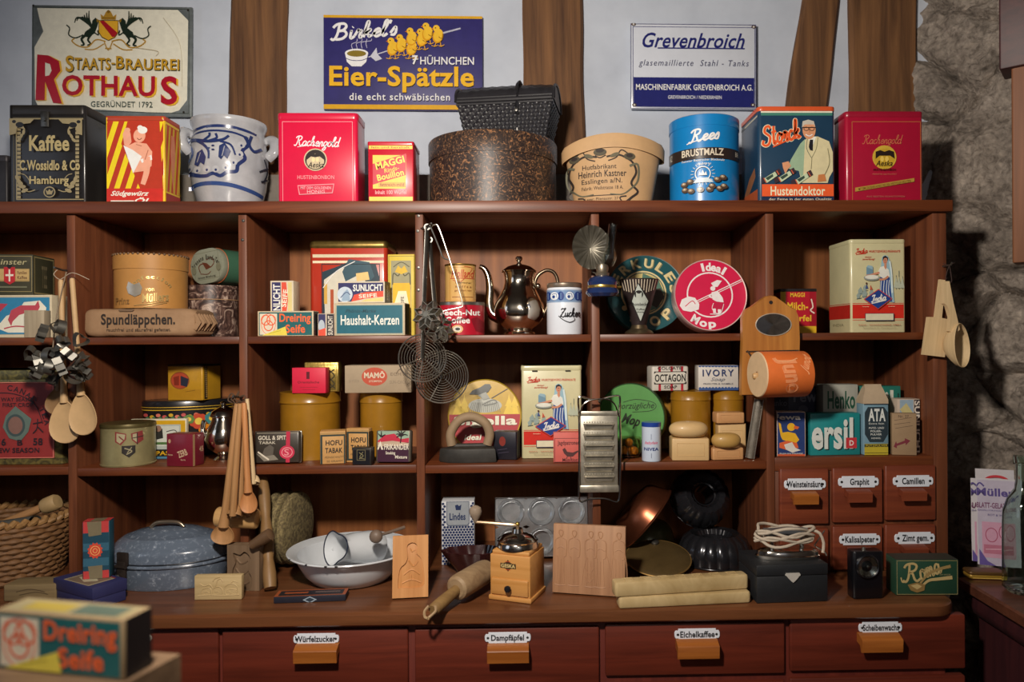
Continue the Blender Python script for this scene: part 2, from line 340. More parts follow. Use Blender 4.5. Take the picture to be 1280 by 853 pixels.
class Box:
    """upright box or tin: root Empty at the middle of its front bottom edge; local x along the face, y into it, z up"""
    def __init__(s, name, label, cat, x0, x1, yt, zb, y, dep, rz=0, group=None, rx=0, ry=0):
        ym = (yt+proj((P(x0, yt, y).x, y, zb))[1])/2; a, b, s.w = fit(x0, x1, ym, y, rz); m = (a+b)/2
        s.h = P((x0+x1)/2, yt, m.y).z-zb; s.d = dep; s.t = thing(name, label, cat, (m.x, m.y, zb), rz, group, rx, ry)
        s.rect = (x0, yt, x1, proj((m.x, m.y, zb))[1]); s.px = s.h/(s.rect[3]-yt)
    def body(s, mat, r=.002, e=.001, name='box_body', art=None, h=None, rough=.45, coat=0, w=None):
        mb = MB(); mb.rbox(s.w, s.d, h or s.h, mat, r, e)
        s.r = r
        if art: art(s.front(mb, rough, coat))
        s.mb = mb; s.bodyname = name; return s
    def front(s, mb, rough=.45, coat=0, dy=0): A = Art(mb, s.rect, (-s.w/2, dy, 0), (s.w, 0, 0), (0, 0, s.h), (0, -1, 0), rough=rough, coat=coat); A.cm = max(.3, getattr(s, 'r', .001)*.75/s.px); return A
    def right(s, rect=(0, 0, 100, 100), rough=.45): return Art(s.mb, rect, (s.w/2, 0, 0), (0, s.d, 0), (0, 0, s.h), (1, 0, 0), rough=rough)
    def left(s, rect=(0, 0, 100, 100), rough=.45): return Art(s.mb, rect, (-s.w/2, s.d, 0), (0, -s.d, 0), (0, 0, s.h), (-1, 0, 0), rough=rough)
    def top(s, rect=(0, 0, 100, 100), rough=.45): return Art(s.mb, rect, (-s.w/2, 0, s.h), (s.w, 0, 0), (0, s.d, 0), (0, 0, 1), rough=rough)
    def done(s): obj(s.bodyname, s.mb, s.t); return s
    def lid(s, mat, px, r=.004, grow=.0012, name='lid', e=.0015, over=0):      # px: lid height in pixels
        h = px*s.px; mb = MB(); mb.rbox(s.w+2*grow, s.d+2*grow, h, mat, r+grow, e, y=-grow, z=s.h-h+over); s.lidmb = mb; return obj(name, mb, s.t)
class Can:
    """upright round tin, root at the centre of its base"""
    def __init__(s, name, label, cat, x0, x1, yt, zb, yc, group=None, rz=0):
        a, b = P(x0, yt, yc), P(x1, yt, yc); s.R = (b.x-a.x)/2*.985; s.c = V(((a.x+b.x)/2, yc, zb)); yf = yc-s.R
        s.h = P((x0+x1)/2, yt, yf).z-zb
        if yt > CY: s.h = P((x0+x1)/2, yt, yf).z-zb
        s.t = thing(name, label, cat, s.c, rz-math.degrees(atan2(s.c.x, yc-CAM.y)), group); s.rect = (x0, yt, x1, proj((s.c.x, yf, zb))[1]); s.px = s.h/(s.rect[3]-yt)
        s.mb = MB()
    def art(s, rough=.4, coat=0, Rf=None): return Art(s.mb, s.rect, (0, 0, 0), (2*s.R, 0, 0), (0, 0, s.h), (0, -1, 0), R=s.R, rough=rough, coat=coat, Rf=Rf)
# ------------------------------------------------ the room
PLASTER = blotch('plaster_white', '#a6adb9', '#b8bfca', 6, .3, .7, .9, 0, 6, bump=.35)
STONE = None
def stone_mat():
    m, nt, b = nodes('rubble_stone'); mp = coords(nt); lk = nt.links.new
    n1 = N(nt, 'ShaderNodeTexNoise', i_Scale=7.0, i_Detail=12.0, i_Roughness=.72); lk(mp.outputs[0], n1.inputs['Vector'])
    n2 = N(nt, 'ShaderNodeTexNoise', i_Scale=55.0, i_Detail=6.0, i_Roughness=.7, i_Distortion=.6); lk(mp.outputs[0], n2.inputs['Vector'])
    vo = N(nt, 'ShaderNodeTexVoronoi', i_Scale=75.0, i_Randomness=1.0); lk(mp.outputs[0], vo.inputs['Vector'])
    r = ramp(nt, n1.outputs[0], [(.30, alb('#5e564e')), (.48, alb('#8c8278')), (.62, alb('#a69b90')), (.75, alb('#786c60'))]); r2 = ramp(nt, n2.outputs[0], [(.34, (.40, .38, .36)), (.5, (.95, .95, .95)), (.68, (1.3, 1.28, 1.25))])
    r3 = ramp(nt, vo.outputs['Distance'], [(.10, (1.25, 1.22, 1.18)), (.30, (.92, .92, .92)), (.6, (.75, .74, .73))])
    mx = N(nt, 'ShaderNodeMix', data_type='RGBA', blend_type='MULTIPLY'); mx.inputs['Factor'].default_value = .85; lk(r.outputs[0], mx.inputs['A']); lk(r2.outputs[0], mx.inputs['B'])
    m2 = N(nt, 'ShaderNodeMix', data_type='RGBA', blend_type='MULTIPLY'); m2.inputs['Factor'].default_value = .6; lk(mx.outputs['Result'], m2.inputs['A']); lk(r3.outputs[0], m2.inputs['B']); lk(m2.outputs['Result'], b.inputs['Base Color'])
    b.inputs['Roughness'].default_value = .95
    bp = N(nt, 'ShaderNodeBump', i_Strength=1.0, i_Distance=.008); lk(n2.outputs[0], bp.inputs['Height']); b3 = N(nt, 'ShaderNodeBump', i_Strength=.5, i_Distance=.004, invert=True); lk(vo.outputs['Distance'], b3.inputs['Height']); lk(bp.outputs[0], b3.inputs['Normal']); lk(b3.outputs[0], b.inputs['Normal'])
    return m
WALLY = .328
def grid(mb, O, U, W, nu, nv, mat, disp):
    O, U, W = V(O), V(U), V(W); nn = U.cross(W).normalized(); vs = []
    for j in range(nv+1):
        for i in range(nu+1):
            p = O+U*(i/nu)+W*(j/nv); vs.append(p+nn*disp(p))
    return mb.add(vs, [[j*(nu+1)+i, j*(nu+1)+i+1, (j+1)*(nu+1)+i+1, (j+1)*(nu+1)+i] for j in range(nv) for i in range(nu)], mat)
mb = MB(); grid(mb, (-3, WALLY, 0), (4.12, 0, 0), (0, 0, 2.6), 160, 100, PLASTER, lambda p: .004*noise.noise(p*5)+.002*noise.noise(p*17))
mb.add([(-3, WALLY+.25, 0), (1.6, WALLY+.25, 0), (1.6, WALLY+.25, 2.6), (-3, WALLY+.25, 2.6)], [[0, 1, 2, 3]], PLASTER)
struct('wall_back', mb)
def sd(p):                               # big rough blocks, sharp cracks between them, knobbly faces
    q = V((p.x*3.4, p.y*3.4, p.z*5.2))+V((noise.noise(p*5), 0, noise.noise(p*5+V((9, 0, 0)))))*.45; d, pts = noise.voronoi(q)
    e = min(1, (d[1]-d[0])*5)**.6; c0 = pts[0]; dq = q-c0; blk = noise.noise(c0*3.7)*.05+.05*(dq.x*noise.noise(c0*2.1+V((5, 0, 0)))+dq.z*noise.noise(c0*2.3+V((0, 7, 0))))
    return .040*e+blk*e+.022*abs(noise.noise(p*8))+.012*abs(noise.noise(p*19))+.008*noise.noise(p*40)+.004*noise.noise(p*85)
mb = MB(); S0 = V((1.034, .365, 0)); S1 = V((1.62, -.26, 0)); grid(mb, S0, S1-S0, (0, 0, 2.6), 200, 640, stone_mat(), sd)
S2 = V((1.62, -3.4, 0)); grid(mb, S1, S2-S1, (0, 0, 2.6), 60, 60, mb.mats[0], sd); struct('wall_right', mb)
mb = MB(); mb.add([(-3, -3.4, 0), (1.7, -3.4, 0), (1.7, .6, 0), (-3, .6, 0)], [[0, 1, 2, 3]], wood('#5a4634', '#7a624c', 'Y', .7)); struct('floor', mb)
mb = MB(); mb.add([(-3, -3.4, 2.6), (-3, .6, 2.6), (1.7, .6, 2.6), (1.7, -3.4, 2.6)], [[0, 1, 2, 3]], ink('#565048', .9)); struct('ceiling', mb)
mb = MB(); mb.add([(-3, -3.4, 0), (-3, -3.4, 2.6), (1.7, -3.4, 2.6), (1.7, -3.4, 0)], [[0, 1, 2, 3]], PLASTER); struct('wall_rear', mb)
mb = MB(); mb.add([(-3, -3.4, 0), (-3, .6, 0), (-3, .6, 2.6), (-3, -3.4, 2.6)], [[0, 1, 2, 3]], PLASTER); struct('wall_left', mb)
def beam(name, xt0, xt1, xb0, xb1, seed):                   # hewn timber set in the plaster, top row then shelf level
    a, b = P(xt0, 0, WALLY-.02), P(xt1, 0, WALLY-.02); c, d = P(xb0, 150, WALLY-.02), P(xb1, 150, WALLY-.02)
    mb = MB(); rings = []
    for k in range(31):
        z = 1.2+1.38*k/30; t = (z-c.z)/(a.z-c.z); x0 = c.x+(a.x-c.x)*t+.006*noise.noise(V((seed, z*5, 0))); x1 = d.x+(b.x-d.x)*t+.006*noise.noise(V((seed+9, z*5, 0)))
        y = WALLY-.020+.004*noise.noise(V((seed+3, z*4, 0))); rings.append([(x0, WALLY+.12, z), (x0, y+.010, z), (x0+.008, y, z), ((x0+x1)/2, y-.003, z), (x1-.008, y, z), (x1, y+.010, z), (x1, WALLY+.12, z)])
    mb.loft(rings, BEAM); o = struct(name, mb)
beam('trim_1', 286, 357, 283, 356, 1); beam('trim_2', 653, 729, 654, 731, 2); beam('trim_3', 1004, 1051, 982, 1034, 3); beam('trim_4', 1064, 1149, 1064, 1147, 4)
# window casing at the right edge of the stone reveal
mb = MB(); c = P(1270, 120, -.12); mb.at(c.x+.05, -.12, 0, rz=-40); mb.rbox(.10, .06, .96, wood('#58361f', '#7a4c2e', 'Z', .6), .004, .003, z=1.555)
mb.rbox(.14, .08, .5, wood('#2c1418', '#44201f', 'X', .5), .004, .003, x=.0, y=-.012, z=2.02-.062); struct('trim_5', mb)

# ------------------------------------------------ the shelving unit
TOPZ, R1, CT = 1.701, 1.413, .890
UPZ = .0006                             # hair of air under things, so nothing cuts into its board
R2 = [1.137, 1.1335, 1.1335, 1.132, 1.134, 1.141]
DX = [-1.362, -.983, -.620, -.242, .138, .519]; SIDE = .895; DEP = .28
unit = thing('shelving_unit', 'reddish brown wooden shelving unit with open compartments standing on the long counter', 'shelf', (-.2, 0, CT))
LOC = unit.location
def upart(name, f, parent=unit, label=None):
    mb = MB(); mb.M = Mx.Translation(-LOC); f(mb); return obj(name, mb, parent, label)
def ubox(mb, x0, x1, y0, y1, z0, z1, m, e=.0015): mb.M = Mx.Translation(-LOC); mb.rbox(x1-x0, y1-y0, z1-z0, m, .002, e, x=(x0+x1)/2, y=y0, z=z0)
upart('top_board', lambda b: ubox(b, -1.40, .917, -.014, DEP+.008, TOPZ-.025, TOPZ, RED))
for i, x in enumerate(DX): upart('divider', lambda b: ubox(b, x-.009, x+.009, 0, DEP, CT, TOPZ-.025, REDZ))
upart('side_panel', lambda b: ubox(b, SIDE-.016, SIDE+.015, 0, DEP, CT, TOPZ-.025, REDZ))
upart('back_panel', lambda b: ubox(b, -1.38, SIDE+.012, DEP, DEP+.008, CT, TOPZ-.025, BACKW))
XS = DX+[SIDE-.007]
for i in range(6):
    upart('shelf_board', lambda b: ubox(b, XS[i]+.009, XS[i+1]-.009, .001, DEP, R1-.016, R1, RED))
    upart('shelf_board', lambda b: ubox(b, XS[i]+.009, XS[i+1]-.009, .001, DEP, R2[i]-.0175-(.012 if i == 5 else 0), R2[i], RED))
mb = MB(); mb.rbox(2.28, .008, .125, ink('#6d675f', .9, 0, .15, 12), .002, .002, x=-.24, y=DEP+.0095, z=TOPZ+.0005); struct('grey_strip', mb)  # grey-brown strip along the wall just above the top board
# screw heads on the dividers' front edges
for px, py in ((304, 276), (303, 300), (523, 270), (522, 289), (523, 335), (523, 363)):
    p = P(px, py, -.001); mb = MB(); mb.at(*(p-LOC), rx=90); mb.lathe([(0, .0015), (.003, .001), (.0035, -.001)], DARKTIN, 10); obj('screw_head', mb, unit)

def plate(parent, x0, x1, y0, y1, txt, y, tx0, tx1, name='label_plate', shape=0):
    """white enamel label with notched ends and two screws; pixel rectangle of the plate, local to parent"""
    a, b = P(x0, y1, y), P(x1, y0, y); w, h = b.x-a.x, b.z-a.z; pl = parent.matrix_basis.translation if parent.parent is None else V((0, 0, 0))
    off = V((0, 0, 0)); q = parent
    while q: off += q.location; q = q.parent
    mb = MB(); n = h*.16; base = [(-w/2+h*.35, -h/2), (w/2-h*.35, -h/2), (w/2-h*.32, -h/2+n), (w/2-h*.1, -h/2+n), (w/2, -h*.18), (w/2, h*.18), (w/2-h*.1, h/2-n), (w/2-h*.32, h/2-n), (w/2-h*.35, h/2)]
    base += [(-x, z) for x, z in reversed(base[2:])][0:0]
    pts = base+[(-w/2+h*.35, h/2), (-w/2+h*.32, h/2-n), (-w/2+h*.1, h/2-n), (-w/2, h*.18), (-w/2, -h*.18), (-w/2+h*.1, -h/2+n), (-w/2+h*.32, -h/2+n)]
    mb.M = Mx.Translation((a+b)/2-off)
    mb.loft([[(x, 0, z) for x, z in pts], [(x, -.0012, z) for x, z in pts], [(x*.985, -.0022, z*.95) for x, z in pts]], WHITE)
    A = Art(mb, (x0, y0, x1, y1), (-w/2, -.0022, -h/2), (w, 0, 0), (0, 0, h), (0, -1, 0), clip=False)
    lo = .18 if any(c in 'gpqyj' for c in txt) else 0; hh = y1-y0
    A.T(txt, tx0, y0+hh*.20, tx1, y1-hh*(.22-lo*.9), '#14161c', b=.055)
    for sx in (x0+hh*.28, x1-hh*.28): A.E(sx, (y0+y1)/2, hh*.11, hh*.11, '#1c1a1a')
    return obj(name, mb, parent, 'white enamel plate lettered '+txt)
def pull(parent, x0, x1, y0, y1, y, m=PULLW):
    a, b = P(x0, y1, y-.02), P(x1, y0, y-.02); w, h = b.x-a.x, b.z-a.z; off = V((0, 0, 0)); q = parent
    while q: off += q.location; q = q.parent
    mb = MB(); mb.M = Mx.Translation(V((a.x, y, a.z))-off); d = .024
    prof = [(0, h), (-d*.35, h*.97), (-d*.95, h*.80), (-d, h*.74), (-d*.93, 0), (-d*.75, -.001), (-d*.55, h*.35), (0, h*.42)]
    mb.loft([[(x, yy, z) for yy, z in prof] for x in (0, w)], m); return obj('pull', mb, parent)
def drawer(parent, x0, x1, y0, y1, y, mat, lab=None, pl=None, tall=.008, dep=.2):
    a, b = P(x0, y1, y), P(x1, y0, y); off = V((0, 0, 0)); q = parent
    while q: off += q.location; q = q.parent
    c = V(((a.x+b.x)/2, y, a.z)); mb = MB(); mb.M = Mx.Translation(c-off); mb.rbox(b.x-a.x, tall+dep, b.z-a.z, mat, .002, .003, y=0)
    return obj('drawer', mb, parent)
SD = wood('#5a2718', '#7c3c24', 'X', .45)
cols = [(975.5, 1036), (1041.5, 1103.5), (1107, 1170)]
rows = [[(586, 656), (585, 654), (582, 651)], [(661, 715), (658, 713), (656, 711)]]
# face frame behind the small drawers
mb = MB(); ubox(mb, DX[5]+.009, SIDE-.016, .004, .02, CT, R2[5]-.03, REDZ); obj('drawer_frame', mb, unit)
labs = [[('Weinsteinsäure', (980, 1032, 598, 613), (983, 1028)), ('Graphit', (1047.5, 1098, 595, 610), (1062, 1086)), ('Camillen', (1116, 1166, 594, 609), (1127, 1155))],
        [None, ('Kalisalpeter', (1049, 1100, 667, 682), (1056, 1093)), ('Zimt gem.', (1118, 1168, 665, 680.5), (1127, 1160))]]
pulls = [[(992, 1023, 616, 631), (1060, 1090, 613, 628.5), (1128, 1158, 612, 626.5)], [None, (1062, 1092, 686, 700), (1130, 1160, 683, 697)]]
for r in range(2):
    for k in range(3):
        d = drawer(unit, *cols[k], *rows[r][k], -.007, SD, dep=.009)
        L = labs[r][k]
        if L: plate(d, L[1][0], L[1][1], L[1][2], L[1][3], L[0], -.0072, *L[2])
        if pulls[r][k]: pull(d, *pulls[r][k], -.0072, PULLW if r+k == 0 else SD)

# ------------------------------------------------ the counter below
FY = -.205
counter = thing('counter_cabinet', 'long reddish brown wooden counter with a row of labelled wide drawers under the shelving', 'counter', (-.2, 0, 0)); LOC = counter.location
mb = MB(); mb.M = Mx.Translation(-LOC); xr = .822
pts = [(-1.6, DEP+.02), (-1.6, FY)]+[(xr-.055+.055*sin(t), FY+.055-.055*cos(t)) for t in [rad(a) for a in range(0, 91, 9)]]+[(xr+.09, -.02), (xr+.09, DEP+.02)]
pts = [(x, y) for x, y in pts][::-1]
def inset(i): return [(x-(i if x > 0 else -i), y+(i if y < 0 else -i)) for x, y in pts]
mb.loft([[(x, y, z) for x, y in inset(i)] for i, z in ((.006, CT-.026), (.001, CT-.022), (0, CT-.012), (.001, CT-.004), (.006, CT))][::1], TOPW)
mb.f = [f[::-1] for f in mb.f]; obj('worktop', mb, counter)
mb = MB(); mb.M = Mx.Translation(-LOC); mb.rbox(2.38, .46, CT-.026, wood('#4a1a14', '#64281c', 'Z', .5), .003, .002, x=-.39, y=FY+.025, z=0); obj('carcass', mb, counter)
DY = FY+.020
for x0, x1, y0, y1, L in ((60, 272.5, 785, 880, None), (278, 510, 786, 880, ((367, 424, 791.5, 806), (369, 420), 'Würfelzucker', (367, 421, 809, 829.5))),
                         (519, 749, 784, 876, ((606, 663.5, 790, 804.5), (614, 655), 'Dampfäpfel', (609, 661, 809, 829.5))),
                         (757, 981, 778, 846, ((843, 899.5, 785.5, 800.5), (850, 893), 'Eichelkaffee', (847, 899, 803, 824))),
                         (988, 1207, 769, 840, ((1073, 1127, 777, 792), (1078, 1123), 'Scheibenwachs', (1077, 1128, 795, 816)))):
    d = drawer(counter, x0, x1, y0, y1, DY-.004, DRAWW, dep=.012)
    if L: plate(d, L[0][0], L[0][1], L[0][2], L[0][3], L[2], DY-.0042, *L[1]); pull(d, *L[3], DY-.0042)
for x0, x1, y0, y1 in ((519, 749, 882, 960), (757, 981, 852, 930), (988, 1207, 845, 925)): drawer(counter, x0, x1, y0, y1, DY-.004, DRAWW, dep=.012)

# ------------------------------------------------ the darker side counter on the right
sc_ = thing('side_counter', 'dark wooden side counter at the right edge in front of the stone wall', 'counter', (1.1, -.3, 0))
a = G(1207, 727, .893); b = G(1290, 776, .893)
mb = MB(); o = V((1.1, -.3, 0)); mb.M = Mx.Translation(-o); dx = (b-a).normalized(); e = a+dx*1.6; wd = V((.55, .30, 0)); wd = wd-dx*wd.dot(dx); wd = wd.normalized()*.32
ring = lambda z, i: [tuple(p+V((0, 0, z-p.z))) for p in (a-dx*.03+dx*i+wd.normalized()*i, e-dx*i+wd.normalized()*i, e+wd-dx*i, a+wd*.62-dx*.03)]
mb.loft([ring(.868, .004), ring(.872, 0), ring(.889, 0), ring(.893, .004)], wood('#40241a', '#5c3626', 'X', .35)); obj('worktop', mb, sc_)
mb = MB(); mb.M = Mx.Translation(-o); ring2 = lambda z, i: [tuple(p+V((0, 0, z-p.z))) for p in (a+wd.normalized()*(.025+i)+dx*.005, e+wd.normalized()*(.025+i), e+wd*.95, a+wd*.60)]
mb.loft([ring2(0, 0), ring2(.82, 0), ring2(.83, -.012), ring2(.845, -.018), ring2(.868, -.012)], wood('#2a1216', '#3c1a1c', 'Z', .5)); obj('carcass', mb, sc_)
# ------------------------------------------------ enamel signs on the plaster
def sign(name, label, x0, x1, y0, y1, tilt, base, art, thick=.008, r=.004):
    y = WALLY-.022; a, b = P(x0, (y0+y1)/2, y), P(x1, (y0+y1)/2, y); w = b.x-a.x; h = P(x0, y0, y).z-P(x0, y1, y).z
    c = P((x0+x1)/2, y1, y); t = thing(name, label, 'sign', (c.x, y, c.z), 0, ry=tilt); mb = MB(); mb.rbox(w, thick, h, base, r, .0015)
    A = Art(mb, (x0, y0, x1, y1), (-w/2, 0, 0), (w, 0, 0), (0, 0, h), (0, -1, 0), rough=.25, coat=.4); art(A); obj('sign_plate', mb, t)
    return t, w, h
def rothaus(A):
    A.P([(46, 11), (222, 11), (235, 24), (234, 124), (224, 137), (212, 141), (48, 134), (44, 126), (43, 60), (54, 40), (50, 28)], '#d6d3c2')
    A.S([(41, 10), (236, 10), (236, 141), (41, 138)], .9, '#31382f', sm=False, closed=True)
    for sgn in (-1, 1):
        X = lambda x: 136+sgn*x
        G_ = '#1e2a20'
        A.P([(X(13), 27), (X(17), 22), (X(21), 26), (X(22), 34), (X(30), 40), (X(32), 46), (X(26), 47), (X(18), 42), (X(15), 34)], G_); A.P([(X(16), 23), (X(11), 26), (X(15), 28)], '#8a6a24')
        for k in range(7): A.S([(X(21), 36-k*.5), (X(25+k*2.2), 24-k*.3), (X(25+k*3.0), 13.5+k*2.6)], (3.4, 1.0), G_)
        A.S([(X(27), 43), (X(34), 49), (X(31), 56), (X(35), 57)], (4, 1.6), G_); A.S([(X(22), 43), (X(26), 50), (X(23), 55), (X(27), 57)], (3.2, 1.4), G_)
        A.S([(X(32), 44), (X(42), 48), (X(50), 44), (X(49), 36), (X(53), 32)], 1.6, G_)
        A.S([(X(18), 41), (X(13), 44), (X(14), 38)], 1.6, G_)
        A.S([(X(4), 52), (X(16), 50), (X(26), 59), (X(38), 58), (X(46), 52), (X(43), 49)], 1.6, '#a9802c'); A.S([(X(6), 55), (X(18), 62), (X(30), 62)], 1.4, '#a9802c')
    A.P([(124, 26), (148, 26), (148, 41), (144, 47), (136, 51), (128, 47), (124, 41)], '#d9a52e'); A.P([(125, 27), (130, 26), (147, 41), (145, 46), (141, 47)], '#a01a24')
    A.S([(124, 26), (124, 41), (128, 47), (136, 51), (144, 47), (148, 41), (148, 26)], 1.1, '#5c4a1a', sm=False, closed=True)
    A.P([(127, 25), (126, 18), (130, 21), (133, 15), (136, 13), (139, 15), (142, 21), (146, 18), (145, 25)], '#a9802c'); A.S([(128, 23), (144, 23)], .8, '#5a3d14'); A.E(136, 15, 2, 2, '#7a5a1e')
    A.S([(131, 53), (136, 63), (141, 53)], 1.4, '#a9802c'); A.S([(132, 61), (140, 61)], 1.4, '#a9802c')
    for c, d, e in (('#2a2a1e', .9, .045), ('#b58a24', 0, .035)):
        A.T('S', 83, 70.5, 93, 91, c, e, dx=d, dy=d); A.T('TAATS', 94, 73, 139, 88, c, e, dx=d, dy=d); A.T('-', 140, 79, 144.5, 81, c, e, dx=d, dy=d); A.T('B', 146, 70.5, 156, 86.5, c, e, dx=d, dy=d); A.T('RAUEREI', 158, 73.5, 225, 87.5, c, e, dx=d, dy=d)
    for c, d in (('#e3a92f', 2.2), ('#a3172a', 0)):
        A.P([(48+d, 70+d*.3), (62+d, 71+d*.3), (75+d, 78), (77+d, 90), (69+d, 101), (79+d, 131+d*.4), (68+d, 130), (58+d, 104), (57.5+d, 127), (46+d, 127+d*.4)], c)
        if c == '#a3172a': A.P([(58, 80), (64, 82), (66, 90), (63, 96), (58, 97)], '#d6d3c2')
        A.T('OTHAU', 79, 95, 195, 121, c, .05, dx=d, dy=d*.6); A.T('S', 202, 95, 223, 131, c, .05, dx=d, dy=d*.5)
    A.T('GEGRÜNDET 1792', 115, 126, 192, 134.5, '#3d4a42', .01)
    for x, y in ((43, 9), (236, 12), (231, 140)): A.E(x, y, 1.3, 1.3, '#2a2520')
    A.S([(205, 22), (226, 55), (229, 108)], .5, '#b5a98c'); A.S([(170, 60), (198, 64), (196, 70)], .5, '#b5a07a')
sign('brewery_sign', 'cream enamel sign with a crest, two griffins and big red letters', 39, 240, 7, 145, .6, ink('#666d6e', .5, .3, .3, 25), rothaus)
def birkel(A):
    A.R_(404, 19, 604, 22.5, '#c99a2a'); A.R_(404, 131, 604, 137, '#c99a2a')
    A.C("Birkel's", 413, 28, 495, 47, '#e6e4e6', .17, .2, -5)
    A.E(446, 67, 14.5, 5.5, '#e4e4e6'); A.P([(431.5, 67), (460.5, 67), (458, 78), (452, 83.5), (440, 83.5), (434, 78)], '#dcdce0'); A.E(446, 67.5, 12, 4, '#7c6a2a'); A.S([(432, 73), (440, 76), (452, 76), (460, 73)], .8, '#2a2460')
    for k in range(4): A.S([(441+k*6, 62-k*.5), (440+k*6, 56-k), (446+k*6, 53-k*.5), (447+k*6, 49)], .7, '#b9b7cc')
    A.S([(461, 72), (520, 52), (576, 35)], 1.2, '#b9bac6'); A.S([(554, 41), (576, 35)], 2, '#a9aaba', sm=False); A.P([(463, 71), (471, 60), (472, 68), (478, 74), (470, 77)], '#b9bac6')
    for x, y, q in ((491, 55, 0), (502, 51, 0), (515, 55, 1), (515, 43, 0), (528, 44, 1), (535, 37, 1), (548, 40, 1)):
        A.E(x, y+6, 6.5, 9, '#c98f1e', rot=15); A.E(x+.5, y+5, 5.6, 8, '#e6ae34', rot=15); A.E(x-2, y-3.5, 4.2, 4.2, '#e6ae34'); A.E(x-3, y-4, .8, .8, '#2a1a1a'); A.P([(x-6, y-4), (x-8.5, y-2.5), (x-5.5, y-2)], '#c26a1c')
        A.S([(x+1, y+7), (x+5, y+9), (x+6, y+3)], .8, '#7a5412'); A.S([(x-2, y+14), (x-4, y+19)], .9, '#d9a02c'); A.S([(x+3, y+14), (x+4, y+19)], .9, '#d9a02c'); A.S([(x-8, y+18), (x-4, y+19), (x, y+17.5)], .8, '#d9a02c'); A.S([(x+1, y+18), (x+4, y+19), (x+8, y+17)], .8, '#d9a02c')
    A.T('7', 516, 70.5, 523, 82, '#e6e4e6', .06); A.S([(516.5, 76), (523.5, 75)], 1.2, '#e6e4e6'); A.T('HÜHNCHEN', 526, 70, 593, 82, '#e6e4e6', .02)
    A.T('Eier-Spätzle', 413, 84, 593, 117, '#e2a92c', .045); A.T('die echt schwäbischen', 438, 118, 563, 127, '#e6e4e6', .02, sp=1.1); A.T('Eiernudeln', 570, 118, 600, 126, '#e6e4e6', .02)
sign('noodle_sign', 'dark blue sign with yellow chicks on a fork and large yellow letters', 404.5, 603.5, 19, 137, .3, ink('#2b2762', .5, 0, .12, 30), birkel, .014, .002)
def greven(A):
    A.B(788.5, 30, 945.5, 136, .8, '#20245a'); A.R_(792, 97, 943, 133.5, '#232766'); A.B(791, 33.5, 944, 134.3, .7, '#2a2e66')
    A.T('Grevenbroich', 803, 41, 931, 60, '#232766', .03, .35, 0); A.R_(822, 59.6, 931, 61.2, '#232766'); A.T('glasemaillierte  Stahl - Tanks', 798.5, 75, 936, 85, '#2a2c50', 0, .25, sp=1.15)
    A.T('MASCHINENFABRIK GREVENBROICH A.G.', 795, 105.5, 941, 113, '#e2e4e8', .03); A.T('GREVENBROICH / NIEDERRHEIN', 835, 119.5, 902, 124, '#d2d4dc', .02)
    for x, y in ((792, 31), (942, 33), (793, 132), (941, 131)): A.E(x, y, 3, 2.2, '#4a3a30', 9); A.E(x, y, 1.2, 1.2, '#c2c0bc')
sign('enamel_sign', 'white enamel sign with italic lettering above a dark blue band', 788, 945.5, 29.5, 136.5, .35, ink('#c3c8d2', .25, 0, .04, 20, 0, .4), greven, .006)

# ------------------------------------------------ tins standing on the top board
Z = TOPZ+UPZ
# black coffee tin
b = Box('coffee_tin', 'tall black and gold tin with a hinged lid, lettered Kaffee', 'tin', 11, 107, 131, Z, .05, .10, 0)
def kaffee(A):
    g = '#8f8260'; A.B(20, 148, 106, 250, 1.2, g); A.B(17, 147, 109, 253, .8, '#5c5440')
    for x in (24, 97.5):
        for y in range(150, 250, 5): A.R_(x-2, y, x+2.5, y+3.6, g)
    for sx in (1, -1):
        X = lambda x: 60+sx*x
        A.P([(X(46), 149), (X(14), 149), (X(20), 155), (X(30), 156), (X(26), 163), (X(36), 160), (X(38), 168), (X(46), 170)], g); A.E(X(33), 157, 5, 3.5, '#1c1a18'); A.E(X(40), 153, 2.5, 2, '#1c1a18')
        for k in range(3): A.E(X(34-k*3), 176-k*5, 3.5, 1.8, g, rot=sx*(40+k*20))
        A.S([(X(36), 215), (X(35), 230), (X(24), 240), (X(14), 238)], 1.2, g)
        for k in range(4): A.E(X(36-k*3), 224+k*5, 4.5, 2.2, g, rot=-sx*(60-k*28))
        A.S([(X(20), 228), (X(26), 220), (X(32), 218)], 1, g)
    A.T('Kaffee', 39, 170, 89, 190, '#aa9a6c', .05); A.T('C.Wossidlo & Co', 27, 201, 102, 214, '#aa9a6c', .055); A.T('Hamburg', 39, 221, 88, 234, '#aa9a6c', .05)
    A.E(64, 241, 7.5, 7, g); A.E(64, 241, 6, 5.6, '#1c1a18'); A.P([(59, 238), (62, 240), (64, 237), (66, 240), (69, 238), (67, 244), (61, 244)], g)
b.body(ink('#1d1b1b', .35, 0, .15, 40, 0, .3), .006, .002, 'tin_body', kaffee, rough=.35).done()
b.lid(ink('#2a2623', .4, .3, .2, 40), 13, .012, .002, e=.004)
mb = MB(); mb.rbox(.018, .004, .034, DARKTIN, .002, .001, x=-.002, y=-.006, z=b.h-.05); mb.at(0, -.008, b.h-.035, rx=90); mb.lathe([(.004, -.002), (.004, .004), (0, .004)], DARKTIN, 10); obj('clasp', mb, b.t)
mb = MB(); mb.at(-b.w/2-.008, .03, b.h*.72)
